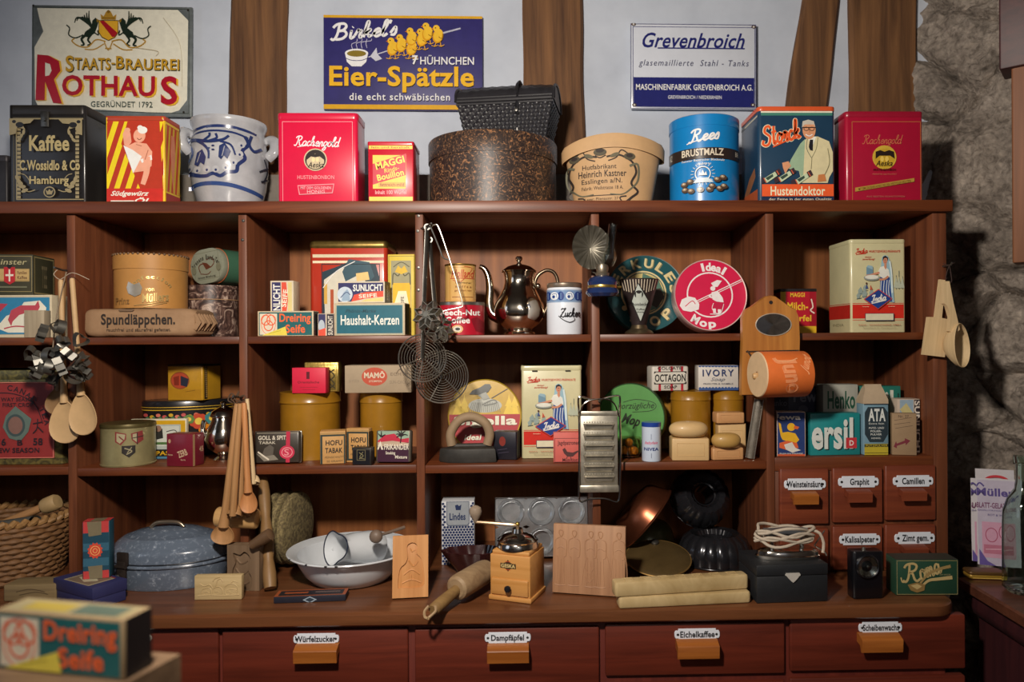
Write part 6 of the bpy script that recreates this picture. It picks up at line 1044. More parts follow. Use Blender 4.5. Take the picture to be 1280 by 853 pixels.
# ------------------------------------------------ things hanging from the dividers
OLIVE = ink('#b4946a', .6, 0, .08, 30); PALE = wood('#b49a72', '#ccb48c', 'Z', .6, 2); BROWN = wood('#8a643c', '#a87c50', 'Z', .6, 2); DKW = wood('#5c4630', '#7a5c40', 'Z', .6, 2)
def scoop(mb, w_, l, d, m, t=.004, n=28, egg=.16):               # hollow oval bowl facing -Y, hanging down from z=0
    def out(q, y): return [(w_/2*q*sin(2*pi*k/n)*(1-egg*cos(2*pi*k/n)), y, -l/2+l/2*q*cos(2*pi*k/n)) for k in range(n)]
    rings = [out(q, d*(1-q*q)*.85) for q in (.02, .3, .55, .75, .9)]+[out(.97, -.0005), out(1, .001), out(.97, .003)]+[out(q, t+d*(1-q*q)) for q in (.9, .75, .55, .3, .02)]
    mb.loft(rings, m)
def spoon(name, label, x0, y0, x1, y1, w_px, l_px, y, m, d=.006, hr=.0055, group=None, cat='spoon', end=None):
    """handle from pixel (x0,y0) down to the bowl's neck at (x1,y1); bowl l_px long below"""
    a, e = P(x0, y0, y), P(x1, y1, y); t = thing(name, label, cat, a, 0, group); k = pxm(y); dr = (e-a); L = dr.length; t.rotation_euler = (0, -atan2(dr.x, -dr.z)*-1*-1, 0); 
    mb = MB(); mb.tube([(0, 0, 0), (0, 0, -.006), (0, 0, -L*.5), (0, 0, -L*.88), (0, 0, -L-.006)], [hr*.75, hr*.95, hr*.95, hr*1.05, hr*1.5], m, 10); obj('handle', mb, t)
    mb = MB(); mb.at(0, -.001, -L); scoop(mb, w_px*k, l_px*k, d, m, .004, 28, .30); obj('bowl', mb, t); return t
spoon('wooden_spoon', 'dark brown wooden spoon partly behind the two pale spoons at the left', 80, 352, 74, 485, 32, 34, -.010, ink('#7a5c3a', .6, 0, .1, 30), .006, .005)
spoon('wooden_spoon', 'left pale wooden spoon hanging lowest under the cookie cutters', 76, 350, 80, 500, 37, 54, -.026, OLIVE)
spoon('wooden_spoon', 'right pale wooden spoon hanging under the cookie cutters', 90, 348, 101, 491, 33, 53, -.042, OLIVE)
p = P(83, 338, -.001); mb = MB(); mb.tube([(0, .012, 0), (0, -.012, -.001), (0, -.04, .002)], .0022, DARKTIN, 8); mb.tube(smooth([(0, -.03, -.002), (-.004, -.035, -.012), (.004, -.03, -.022), (.012, -.028, -.018), (.03, -.026, -.008), (.06, -.02, -.022)], 5), .0007, ink('#a89a88', .7), 5); o = obj('wall_nail', mb); tag(o, 'nail with loose string holding the wooden spoons at the left', 'nail', None, p)
# tin cookie cutters tied in a bunch
CUT = ink('#6a6862', .42, .8, .2, 40); rnd = random.Random(4); shapes = []
shapes.append([(cos(2*pi*k/24), sin(2*pi*k/24)) for k in range(24)])
shapes.append([((1 if k % 2 else .5)*cos(2*pi*k/12), (1 if k % 2 else .5)*sin(2*pi*k/12)) for k in range(12)])
shapes.append([(.9*sin(t)**3, .8*cos(t)-.3*cos(2*t)-.1*cos(3*t)) for t in [2*pi*k/28 for k in range(28)]])
shapes.append([(cos(2*pi*k/32)*(1+.18*cos(8*2*pi*k/32)), sin(2*pi*k/32)*(1+.18*cos(8*2*pi*k/32))) for k in range(32)])
shapes.append([(x, y) for x, y in ((-1, -.4), (-.3, -.4), (-.3, -1), (.3, -1), (.3, -.4), (1, -.4), (1, .2), (.4, .3), (.2, 1), (-.2, 1), (-.4, .3), (-1, .2))])
names = ['round', 'star', 'heart', 'scalloped', 'bell']
where = ['at the top of the bunch', 'at the upper left of the bunch', 'at the left edge of the bunch', 'at the lower left of the bunch', 'at the bottom of the bunch', 'at the lower right of the bunch', 'at the right edge of the bunch', 'at the upper right of the bunch', 'in the middle of the bunch', 'just below the middle of the bunch', 'just left of the middle of the bunch', 'just right of the middle of the bunch', 'above the middle of the bunch', 'below the right edge of the bunch', 'between middle and left edge of the bunch', 'between middle and bottom of the bunch']
cp = [(80, 410), (58, 418), (42, 440), (52, 466), (72, 474), (95, 466), (105, 448), (98, 424), (72, 440), (80, 456), (60, 445), (90, 440), (76, 424), (104, 462), (54, 452), (68, 460)]
for i, ((px, py), wh) in enumerate(zip(cp, where)):
    y = -.075-.012*(i % 4)-.028*(i in (8, 9, 12)); p = P(px, py, y); mb = MB(); si = i % 5; r_ = .014+.004*((i*7) % 4)/3
    mb.strip([(x*r_, y_*r_) for x, y_ in shapes[si]], .015, CUT, .0007); 
    if i % 3 == 0: mb.tube(smooth([(-r_*.8, 0, .014), (0, 0, .024), (r_*.8, 0, .014)], 4), .003, CUT, 6, flat=.2)
    o = obj('cookie_cutter', mb, None, None, 30); tag(o, f'{names[si]} tin cookie cutter {wh} hanging at the left', 'cookie cutter', 'tin cookie cutters tied in a bunch', p); o.rotation_euler = (rad(rnd.uniform(35, 150)), rad(rnd.uniform(-70, 70)), rad(rnd.uniform(-90, 90)))
p = P(68, 470, -.05); mb = MB(); pts = [V((0, 0, 0)), P(66, 440, -.05)-p, P(70, 400, -.045)-p, P(77, 365, -.035)-p, P(83, 340, -.03)-p]; mb.tube(smooth(pts, 5), .0012, ink('#7a6a58', .8), 6); o = obj('hanging_string', mb); tag(o, 'thin string carrying the bunch of cookie cutters from the nail', 'string', None, p)
# wooden kitchen tools on the second divider
q = P(303, 496, -.001); mb = MB(); mb.tube([(0, .012, 0), (0, -.015, 0), (0, -.05, .004)], .0025, DARKTIN, 8)
for k in range(5): a_ = k*1.3; mb.tube(smooth([(0, -.02-.006*k, 0), (.012*cos(a_), -.02-.006*k, .010*sin(a_)+.004), (.016*cos(a_+.6), -.022-.006*k, -.006), (0, -.02-.006*k, -.012)], 4), .0016, ink('#4a3626', .8), 6)
o = obj('wall_nail', mb); tag(o, 'nail wrapped in dark string on the second divider holding wooden kitchen tools', 'nail', None, q)
def ladle(label, x0, y0, x1, y1, w_px, y, m, turn=0, hr=.006, dd=.02):
    a, e = P(x0, y0, y), P(x1, y1, y); k = pxm(y); dr = e-a; L = dr.length; t = thing('wooden_ladle', label, 'ladle', a, 0); t.rotation_euler = (0, atan2(dr.x, dr.z)+pi, 0)
    mb = MB(); mb.tube([(0, 0, .002), (0, 0, -L*.5), (0, 0, -L)], [hr*.8, hr, hr*1.1], m, 10); obj('handle', mb, t)
    mb = MB(); mb.at(0, -.004, -L+.006, rx=55); scoop(mb, w_px*k, w_px*k*.8, dd, m, .004, 28, 0); obj('bowl', mb, t)
spoon('wooden_spoon', 'brown wooden spoon with a round bowl hanging lowest of the tools on the second divider', 297, 505, 280, 655, 28, 26, -.064, BROWN, .006, .0075)
ladle('wooden ladle with a deep bowl seen edge-on under its pale long handle', 300, 506, 291, 645, 18, -.086, BROWN, 0, .0065)
ladle('second wooden ladle hanging just right of the edge-on ladle', 303, 506, 300, 645, 20, -.060, BROWN, 0, .006)
spoon('wooden_spoon', 'reddish brown wooden spoon with a pointed oval bowl in the middle of the tools', 305, 504, 310, 612, 21, 30, -.082, wood('#9a6438', '#b88050', 'Z', .55, 2), .006, .006)
ladle('small wooden ladle hanging at the right of the tools on the second divider', 309, 500, 317, 605, 14, -.046, PALE, 0, .005, .014)
t = thing('springerle_roller', 'light wooden roller hanging sideways among the tools', 'roller', P(301, 648, -.0235), 0, None, 0, 4); mb = MB(); mb.at(0, 0, 0, ry=90); mb.lathe([(0, -.05), (.019, -.05), (.021, -.047), (.021, .032), (.019, .035), (0, .035)], wood('#a8804e', '#c09a66', 'X', .6), 32); obj('roller_body', mb, t); mb = MB(); mb.at(0, 0, 0, ry=90)
mb.lathe([(.0212, -.03), (.0222, -.028), (.0212, -.026)], BROWN, 32); obj('carved_band', mb, t); mb = MB(); mb.tube([(0, .0, .021), (.002, -.004, .08), (.003, -.006, .25)], .0012, ink('#6a5a48', .8), 5); obj('cord', mb, t)
# wafer iron with rosettes on a wire handle
GAL = ink('#8a8880', .4, .8, .2, 40)
q = P(560, 283, -.05); t = thing('rosette_iron', 'wire handled rosette iron with two star-shaped grey metal moulds', 'rosette iron', q)
L3 = lambda px, py, y=-.05: P(px, py, y)-q
mb = MB(); mb.tube(smooth([L3(561, 325), L3(554, 322), L3(550, 312), L3(541, 290), L3(539, 284), L3(543, 281.5), L3(548, 284), L3(558, 312), L3(570, 350), L3(578, 379), L3(576, 384), L3(562, 387), L3(548, 391)], 5), .0016, TIN, 8); obj('wire_handle', mb, t)
def rosette(px, py, r, y, rx, rz):
    mb = MB(); c_ = L3(px, py, y); mb.at(*c_, rx=rx, rz=rz); R = r*pxm(y)
    for k in range(8): a0 = 2*pi*k/8; mb.strip([(R*.18*cos(a0+.5), R*.18*sin(a0+.5)), (R*.62*cos(a0), R*.62*sin(a0)), (R*cos(a0+pi/8), R*sin(a0+pi/8)), (R*.62*cos(a0+pi/4), R*.62*sin(a0+pi/4)), (R*.2*cos(a0+.6), R*.2*sin(a0+.6))], .016, GAL, .0016, closed=False)
    mb.lathe([(R*.98, .001), (R*.99, .004), (R*.98, .006)], GAL, 24); mb.lathe([(0, .002), (R*.2, .002), (R*.2, .018), (0, .018)], GAL, 12); obj('rosette_mould', mb, t)
rosette(537, 396, 19, -.072, 75, -20); rosette(547, 412, 19, -.055, 70, 30)
# two round wire skimmers
def skimmer(label, cx, cy, r, y, hx, hy, spokes, rot, rings=9):
    q = P(cx, cy, y); k = pxm(y); t = thing('wire_skimmer', label, 'skimmer', q); R = r*k; mb = MB(); WR = ink('#a09a90', .3, .9, .1, 40)
    for i in range(1, rings+1): rr_ = R*i/rings; mb.tube([(rr_*cos(2*pi*j/40), .012*(1-(i/rings)**2), rr_*sin(2*pi*j/40)) for j in range(40)], .0009 if i < rings else .0016, WR, 5, True)
    for j in range(spokes): a_ = rad(rot)+2*pi*j/spokes; mb.tube([(R*i/6*cos(a_), .012*(1-(i/6)**2)-.0015, R*i/6*sin(a_)) for i in range(7)], .0011, WR, 6)
    obj('wire_disc', mb, t); mb = MB(); e = P(hx, hy, y)-q; d0 = (e).normalized()*.0; mb.tube([(0, -.003, 0), tuple(e*.35+V((0, -.004, 0))), tuple(e*.6+V((0, -.004, 0))), tuple(e)], [.0045, .0055, .006, .0055], DARKTIN, 8, flat=.35)
    mb.at(e.x, e.y, e.z, rx=90); mb.lathe([(.004, -.002), (.007, -.002), (.007, .002), (.004, .002), (.004, -.002)], DARKTIN, 14); obj('handle', mb, t)
skimmer('front wire skimmer with a long flat metal handle', 528, 448, 29.5, -.036, 534, 284, 6, 20); skimmer('rear wire skimmer overlapping the front one at lower right', 552, 471, 33, -.012, 537, 300, 5, 100, 11)
q = P(536, 284, -.02); mb = MB(); mb.tube([(-.02, .022, 0), (0, -.018, 0), (.012, -.05, 0)], .002, DARKTIN, 8); o = obj('wall_hook', mb); tag(o, 'thin metal hook on the third divider carrying the skimmers and rosette iron', 'hook', None, q)
# small oil lamp with reflector
q = P(753, 372, -.05); k = pxm(-.05); t = thing('oil_lamp', 'small wall oil lamp with blue glass base, glass chimney and fluted tin reflector', 'lamp', q)
BG = ink('#1c2a50', .12, 0, .1, 30, 0, .6); mb = MB(); mb.at(0, 0, 0); mb.lathe([(0, 0), (17*k, 1*k), (21*k, 5*k), (20*k, 9*k), (17.5*k, 12*k), (18*k, 15*k), (19*k, 19*k), (16*k, 24*k), (9*k, 27*k), (0, 27*k)], BG, 40); obj('oil_base', mb, t)
mb = MB(); mb.lathe([(18.2*k, 11.5*k), (18.6*k, 13.5*k), (18.2*k, 15*k)], BRASS, 32); mb.tube([(18*k, 0, 13*k), (24*k, 0, 13*k)], 1.4*k, BRASS, 8); obj('band', mb, t)
mb = MB(); mb.lathe([(8*k, 27*k), (9*k, 30*k), (7*k, 32*k), (8*k, 37*k), (7*k, 41*k), (0, 41*k)], ink('#8a8070', .35, .8, .2, 40), 28); obj('burner', mb, t)
mb = MB(); mb.at(3*k, 0, 0, ry=7); mb.lathe([(6*k, 40*k), (9*k, 48*k), (9*k, 54*k), (6*k, 64*k), (5.6*k, 92*k), (5.0*k, 92*k), (5.2*k, 64*k), (8.2*k, 54*k), (8.2*k, 48*k), (5.4*k, 40*k)], glass('lamp_glass', '#e8ece8', .03), 28); obj('chimney', mb, t)
mb = MB(); rings = []; n_ = 64
for i, q_ in enumerate((.12, .4, .7, .92, 1.0)): rings.append([(24*k*q_*cos(2*pi*j/n_)-13*k, .030-.018*q_*q_+(.0025*q_*(1 if j % 4 < 2 else -1) if q_ < .95 else 0), 28*k*q_*sin(2*pi*j/n_)+64*k) for j in range(n_)])
RF = ink('#625e54', .4, .7, .15, 40); mb.loft([[(-13*k, .030, 64*k)]*n_]+rings, RF, (0, 0)); mb.loft([[(x, y+.001, z) for x, y, z in r_] for r_ in rings], RF, (0, 0)); mb.tube([(-13*k, .031, 64*k), (-11*k, .031, 34*k), (-2*k, .010, 28*k)], .002, RF, 6)
mb.tube([(-13*k, .031, 64*k), (-14*k, .049, 70*k)], .003, RF, 6); obj('reflector', mb, t)
# paper roll holder on the fifth divider
q = P(963, 494, -.012); k = pxm(-.02); t = thing('roll_holder', 'varnished wooden wall board with an oval mirror and a spindle for a paper roll', 'roll holder', q, 0)
HW = wood('#8a5424', '#b07838', 'Z', .35, .8, .4); S_ = [(-38, 0), (38, 0), (38, 16), (36, 40), (37, 70), (36, 98), (32, 108), (24, 112), (16, 118), (6, 125), (0, 126), (-6, 125), (-16, 118), (-24, 112), (-32, 108), (-36, 98), (-36, 70), (-38, 16)]
S_ = [(x, z) for x, z in S_]; mb = MB(); mb.loft([[(x*k*q_, y, 62*k+(z-62)*k*q_) for x, z in S_] for y, q_ in ((.011, 1), (-.004, 1), (-.007, .985))], HW, (1, 1)); obj('board', mb, t)
mb = MB(); mb.at(3*k, -.0072, 89*k, rx=90); mb.lathe([(0, .0), (22*k, 0), (22*k, .0008), (0, .0012)], ink('#d8d8d8', .04, 1, .02, 20), 48, sy=.62); mb.tube([(22.5*k*cos(2*pi*j/48), 22.5*k*.62*sin(2*pi*j/48), .0006) for j in range(48)], .0011, ink('#c8c0b0', .3, .6), 6, True); obj('mirror', mb, t, 'oval mirror')
mb = MB(); mb.at(0, -.0072, 117*k, rx=90); mb.lathe([(0, .0005), (2.4*k, .0005), (2.4*k, 0)], ink('#1a1210', .8), 12); obj('hanging_hole', mb, t)
mb = MB(); ax = lambda x: (x*k, -.066, 26*k); mb.tube([ax(-34), ax(-31), ax(-28), ax(-24), ax(40)], [.005, .0075, .0075, .0055, .0055], wood('#a07c50', '#b89466', 'X', .5), 14); obj('spindle', mb, t)
mb = MB(); mb.tube([(-32*k, -.007, 55*k), (35*k, -.007, 56*k)], .0018, DARKTIN, 6)
for x in (-30, 34): mb.tube([(x*k, -.007, 56*k), (x*k, -.03, 50*k), (x*k, -.066, 30*k)], .0018, DARKTIN, 6)
obj('wire_bracket', mb, t)
o_ = P(975, 468, -.080); t2 = thing('paper_roll', 'orange printed paper roll on the spindle of the wooden holder', 'paper roll', o_, 9); RR = 27.5*k; W_ = 60*k
OR = ink('#c8642a', .6, 0, .05); mb = MB(); mb.at(0, 0, 0, ry=90); mb.lathe([(.0062, -W_/2), (RR*.97, -W_/2), (RR, -W_/2+.002), (RR, W_/2-.002), (RR*.97, W_/2), (.0062, W_/2), (.0062, -W_/2)], ink('#c0a480', .7, 0, .06, 40), 56); obj('roll', mb, t2)
mb = MB(); mb.at(0, 0, 0, ry=90); mb.lathe([(RR*1.003, -W_/2+.002), (RR*1.008, -W_/2+.003), (RR*1.008, W_/2-.001), (RR*1.003, W_/2)], OR, 56); mb.M = Mx.Identity(4)
class Roll(Art):
    pass
ra = Art(mb, (945, 440, 1010, 496), (-W_/2, 0, -RR*1.008), (W_, 0, 0), (0, 0, 2*RR*1.008), (0, -1, 0), rough=.6); n0 = len(mb.v); ra.put_ = None
for py in range(444, 494, 4): pass
ra.T('Juno', 952, 452, 1000, 482, '#d8885a', .08, .35, 74); ra.T('Junot', 990, 447, 1012, 462, '#d8986a', .03, .4, -60); ra.S([(958, 450), (975, 452), (990, 448)], 1.2, '#d8986a')
for i in range(n0, len(mb.v)): x, y, z = mb.v[i]; lay = -y; mb.v[i] = (x, -sqrt(max((RR*1.008+.0005+lay)**2-z*z, 0)), z)
obj('wrapper', mb, t2)
# metal grater on the fourth divider
q = P(749, 560, -.03); k = pxm(-.03); t = thing('metal_grater', 'grey tin vegetable grater with six slots hanging on the fourth divider by a wire frame', 'grater', q)
GMT = ink('#a8a294', .38, .75, .25, 50); X = lambda px, py, y=0: ((px-749)*k, y, (560-py)*k)
mb = MB(); mb.rbox(47*k, .004, 97*k, GMT, .002, .0015, y=0, z=(560-616)*k); mb.rbox(49*k, .006, 6*k, GMT, .002, .002, y=-.002, z=(560-520)*k); mb.rbox(49*k, .006, 9*k, GMT, .002, .002, y=-.002, z=(560-616)*k)
DS = ink('#3a362e', .6, .4)
for i in range(6):
    y0 = 530+i*13.1; mb.loft([[X(729, y0-.5, -.0005), X(769, y0-.5, -.0005), X(767, y0+8, -.0005), X(731, y0+8, -.0005)], [X(731, y0+1, -.0055), X(767, y0+1, -.0055), X(764, y0+6, -.004), X(734, y0+6, -.004)]], GMT)
    mb.loft([[X(731.5, y0+1.2, -.0058), X(766.5, y0+1.2, -.0058), X(765, y0+2.6, -.0056), X(733, y0+2.6, -.0056)], [X(732, y0+1.4, -.006), X(766, y0+1.4, -.006), X(764, y0+2.4, -.0058), X(734, y0+2.4, -.0058)]], DS)
    for j in range(12): mb.ball(X(730.5+j*3.3, y0-2.2, -.0008), .0014, GMT, 6)
obj('grater_plate', mb, t, None, 25)
mb = MB(); fr = [X(724, 520), X(723, 503), X(724, 497), X(728, 496), X(738, 499), X(752, 499), X(764, 496), X(773, 495), X(775.5, 499), X(775, 520), X(776, 560), X(775, 600), X(774, 622), X(770, 628), X(757, 624), X(738, 624), X(727, 627.5), X(723.5, 622), X(723.5, 600), X(724, 560)]
mb.tube(smooth(fr, 4, True), .0021, STEEL, 8, True); mb.tube(smooth([X(724, 521, -.003), X(729, 506, -.003), X(740, 500, -.003), X(758, 499, -.003), X(769, 506, -.003), X(773.5, 521, -.003)], 5), .0017, STEEL, 8); obj('wire_frame', mb, t)
mb = MB(); p = P(748, 497, -.001); mb.tube([(0, .012, 0), (0, -.034, 0), (0, -.037, .004)], .0022, DARKTIN, 8); o = obj('wall_nail', mb); tag(o, 'nail on the fourth divider under the wire loop of the metal grater', 'nail', None, p+V((0, 0, -.006)))
# spatula and scoop on the right end
q = P(1177, 352, -.012); t = thing('wooden_spatula', 'flat square wooden spatula hanging at the right end of the shelving', 'spatula', q); k = pxm(-.012); t.rotation_euler = (0, rad(8), 0)
mb = MB(); mb.loft([[(x*k, y, z*k) for x, z in ((-4, 2), (4, 2), (4.5, -46), (14, -47), (14, -95), (-15, -95), (-14, -47), (-4.5, -46))] for y in (.002, -.004)], PALE); t.rotation_euler = (0, rad(7), 0); obj('blade', mb, t)
q = P(1181, 353, -.050); t = thing('wooden_scoop', 'deep wooden scoop hanging at the far right edge of the shelving', 'scoop', q); k = pxm(-.050)
mb = MB(); mb.loft([[(x*k, y, z*k) for x, z in ((-3, 1), (4, 1), (9, -26), (17, -60), (10, -66), (3, -62), (5, -44), (1, -30), (-3, -27))] for y in (.006, -.006)], PALE); obj('handle', mb, t)
mb = MB(); mb.at(16*k, -.006, -52*k, ry=-14, rz=34); scoop(mb, 40*k, 58*k, .034, PALE, .005, 32, .1); obj('bowl', mb, t)
q = P(1179, 333, -.001); mb = MB(); mb.tube([(0, .012, 0), (0, -.03, 0), (0, -.034, .005)], .002, DARKTIN, 8); mb.tube(smooth([(0, -.024, 0), (-.006, -.022, -.02), (-.003, -.016, -.036), (.003, -.026, -.036), (.004, -.022, -.018), (0, -.024, 0)], 4), .0008, ink('#3a2a26', .8), 5); mb.tube(smooth([(-.012, -.02, .004), (0, -.025, 0), (.014, -.02, .006)], 4), .0007, ink('#3a2a26', .8), 5); o = obj('wall_nail', mb); tag(o, 'nail with a dark string loop holding the wooden spatula and scoop', 'nail', None, q)
# ------------------------------------------------ on the counter
Z = CT+UPZ
# wicker basket with things in it
q = P(16, 690, .02); k = pxm(.02); t = thing('wicker_basket', 'round brown wicker basket on the counter at the far left', 'basket', (q.x-.030, .055, Z+.001)); RW = .118; HW_ = .125
WK = ink('#6a4a2c', .65, 0, .2, 60, .2); mb = MB(); rows = 11
for i in range(rows):
    z = .006+HW_*i/rows; r_ = RW*(.80+.2*min(1, i/rows*1.3)); n_ = 120
    mb.tube([((r_+.0025*sin(26*2*pi*j/n_+(pi if i % 2 else 0)))*cos(2*pi*j/n_), (r_+.0025*sin(26*2*pi*j/n_+(pi if i % 2 else 0)))*sin(2*pi*j/n_), z) for j in range(n_)], .0065, WK, 7, True)
mb.lathe([(0, .004), (RW*.8, .004)], WK, 40); obj('basket_body', mb, t)
mb = MB(); n_ = 160; mb.tube([((RW*1.02+.004*cos(40*2*pi*j/n_))*cos(2*pi*j/n_), (RW*1.02+.004*cos(40*2*pi*j/n_))*sin(2*pi*j/n_), HW_+.006+.004*sin(40*2*pi*j/n_)) for j in range(n_)], .007, ink('#86643c', .6, 0, .2, 60, .2), 8, True); obj('rim', mb, t); BX = q.x-.030
mb = MB(); mb.tube([(-.04, 0, 0), (.05, -.01, .012)], [.022, .024], ink('#8a8880', .35, .7, .15, 40), 24, cap=False); mb.tube([(-.04, 0, 0), (-.0405, 0, 0)], .022, ink('#8a8880', .35, .7, .15, 40), 24); o = obj('tin_tube', mb); tag(o, 'grey metal tube lying in the wicker basket', 'tube', None, (BX+.035, .02, Z+.105))
t = thing('wooden_masher', 'wooden masher with a pale round head sticking out of the wicker basket', 'masher', (BX+.045, .06, Z+.138), 0, None, 0, 68); mb = MB(); mb.tube([(0, 0, -.09), (0, 0, .03)], .009, BROWN, 10); obj('handle', mb, t); mb = MB(); mb.lathe([(0, .028), (.016, .028), (.018, .034), (.018, .055), (.015, .06), (0, .061)], ink('#9a8058', .6, 0, .1, 30), 24); obj('masher_head', mb, t)
b = Box('carved_board', 'low weathered wooden board lying in front of the wicker basket', 'board', 4, 70, 731, Z, -.115, .05, 3); b.body(wood('#5a4a32', '#7a6846', 'X', .7, 1.5), .002, .003, 'board', lambda A: A.S([(20, 740), (38, 737), (56, 741)], 1, '#40321e').S([(24, 744), (44, 741), (60, 744)], 1, '#40321e'), rough=.7).done()
# blue boxes
p0 = G(118, 757, CT); 
def gbox(name, label, cat, x0, x1, yb, yt, dep, rz, zb=None, **k):
    zb = Z if zb is None else zb; g = G(x0, yb, zb); return Box(name, label, cat, x0, x1, yt, zb, g.y, dep, rz, **k)
b = gbox('blue_box', 'flat dark blue cardboard box with a picture on its lid under the tea packet', 'box', 68, 116, 749, 729, .064, -30); NB = ink('#24264e', .6, 0, .08, 30)
b.body(NB, .001, .001, 'box_body', None, h=b.h*.55).done(); mb = MB(); mb.rbox(b.w+.003, b.d+.003, b.h*.52, NB, .001, .001, y=-.0015, z=b.h*.48); A = Art(mb, (0, 0, 100, 100), (-b.w/2, 0, b.h), (b.w, 0, 0), (0, b.d, 0), (0, 0, 1), rough=.6); A.R_(20, 15, 85, 95, '#8a8068'); A.R_(24, 20, 80, 90, '#6a5a4a'); A.P([(30, 60), (50, 30), (75, 55), (60, 80)], '#a09a80'); A.R_(20, 10, 84, 16, '#7a2c2c'); obj('lid', mb, b.t); bz = Z+b.h; bl = b.t.location
b2 = Box('tea_packet', 'upright red and blue paper packet with a red rosette on the flat blue box', 'packet', 103, 137, 652, bz+UPZ, bl.y+.018, .028, 12)
def teap(A):
    h_ = A.rect[3]-652; Y = lambda v: 652+v*h_
    A.R_(97, Y(0), 139, Y(.20), '#a83434'); A.R_(97, Y(.86), 139, Y(1), '#a83434'); A.R_(97, Y(.20), 139, Y(.38), '#123a4c'); A.R_(97, Y(.38), 139, Y(.52), '#2a5468'); A.R_(97, Y(.52), 139, Y(.64), '#123a4c'); A.R_(97, Y(.64), 139, Y(.78), '#2a5468'); A.R_(97, Y(.78), 139, Y(.86), '#123a4c')
    A.P([(109, Y(0)), (127, Y(0)), (127, Y(.24)), (111, Y(.26))], '#6a604a'); A.P([(110, Y(.78)), (128, Y(.77)), (128, Y(1)), (112, Y(1))], '#6a604a'); pts = []
    for i in range(24): r_ = 10 if i % 2 else 8; pts.append((119+r_*cos(2*pi*i/24), Y(.51)+r_*1.05*sin(2*pi*i/24)))
    A.P(pts, '#b8402c'); A.O_(119, Y(.51), 6, 6, .8, '#d8a060'); A.O_(119, Y(.51), 3, 3, .8, '#d8a060')
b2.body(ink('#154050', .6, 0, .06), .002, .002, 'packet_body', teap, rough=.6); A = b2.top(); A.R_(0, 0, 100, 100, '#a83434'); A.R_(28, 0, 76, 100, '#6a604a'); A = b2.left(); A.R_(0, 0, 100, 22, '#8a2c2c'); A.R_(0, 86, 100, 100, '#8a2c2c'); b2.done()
# enamel roaster
ENA = blotch('speckled_enamel', '#56606e', '#6a7482', 120, .52, .64, .22, 0, 3, coat=.6, h3='#a2aab4')
q = G(213, 748, CT); a, e = P(140, 720, .02), P(292, 720, .02); Rx = (e.x-a.x)/2*.97; SY = .66; cy_ = q.y+Rx*SY+.03; t = thing('enamel_roaster', 'oval grey-blue speckled enamel roaster with domed lid', 'roaster', ((a.x+e.x)/2, cy_, Z)); hb = .054
mb = MB(); mb.lathe([(0, 0), (Rx*.90, 0), (Rx*.93, .006), (Rx*.97, hb-.012), (Rx*.985, hb-.004), (Rx*.985, hb), (0, hb)], ENA, 72, sy=SY); mb.tube([(Rx*.99*cos(2*pi*j/72), SY*Rx*.995*sin(2*pi*j/72), hb-.004) for j in range(72)], .0035, ENA, 8, True); obj('roaster_body', mb, t)
mb = MB(); mb.lathe([(Rx*.99, hb+.001), (Rx*.99, hb+.004), (Rx*.985, hb+0.0196), (Rx*.96, hb+0.0252), (Rx*.90, hb+0.0287), (Rx*.87, hb+0.0308), (Rx*.82, hb+0.0378), (Rx*.72, hb+0.0462), (Rx*.70, hb+0.0462), (Rx*.5, hb+0.0560), (Rx*.25, hb+0.0616), (0, hb+0.0630)], ENA, 72, sy=SY); mb.tube([(Rx*.992*cos(2*pi*j/72), SY*Rx*.997*sin(2*pi*j/72), hb+.0015) for j in range(72)], .0012, BLACK, 6, True); obj('lid', mb, t)
mb = MB(); mb.at(0, -.01, hb+.060); mb.tube(smooth([(-.035, 0, .002), (-.02, 0, .012), (.02, 0, .012), (.035, 0, .002)], 5), .004, ink('#8a7a68', .3, .8), 10); obj('lid_handle', mb, t)
RU = ink('#2c2420', .6, .4, .3, 60); ca = rad(-116); cx2, cy2 = Rx*cos(ca), Rx*SY*sin(ca); mb = MB(); mb.at(cx2, cy2-.002, 0, rz=-18); mb.rbox(.026, .006, .026, RU, .001, .001, y=-.006, z=hb+.002); mb.rbox(.020, .007, .05, RU, .001, .001, y=-.009, z=hb-.040); mb.rbox(.012, .006, .02, RU, .001, .001, x=-.004, y=-.012, z=hb-.049); mb.tube([(-.013, -.008, hb+.0), (.013, -.008, hb+.0)], .004, RU, 8); mb.tube(smooth([(-.004, -.012, hb-.016), (.006, -.015, hb-.026), (-.002, -.014, hb-.036), (-.008, -.013, hb-.028)], 4), .002, TIN, 6); obj('clasp', mb, t)
# carved butter moulds
MOLD = wood('#a08a60', '#b8a278', 'X', .6, 1.2)
def relief(mb, A_, pts, r_, m, dep=.0):      # raised carved line on a front face, from pixels
    x0, y0, x1, y1 = A_.rect; out = []
    for p in (smooth([V((a, b_)) for a, b_ in pts], 4) if len(pts) > 2 else [V(p) for p in pts]): u = (p.x-x0)/(x1-x0); v = (y1-p.y)/(y1-y0); out.append(A_.O+A_.U*u+A_.W*v+V((0, -dep, 0)))
    mb.tube(out, r_, m, 5)
b = gbox('carved_mould', 'small flat pale wooden mould carved with a coach scene', 'mould', 243, 302, 750.5, 720, .014, 0); b.body(MOLD, .001, .001, 'mould'); A = b.front(b.mb)
for pts in ([(247, 745), (262, 744), (280, 745), (299, 744)], [(250, 730), (256, 733), (262, 731), (266, 736)], [(252, 744), (253, 737), (260, 735), (264, 738), (264, 744)], [(266, 744), (267, 736), (274, 734), (278, 738), (277, 744)], [(270, 734), (272, 726), (276, 724), (279, 728)], [(282, 744), (281, 736), (285, 731), (293, 731), (297, 736), (296, 744)], [(284, 738), (290, 737), (296, 738)], [(266, 727), (270, 723), (275, 722)], [(287, 731), (292, 727), (298, 729)]): relief(b.mb, A, pts, .0011, MOLD)
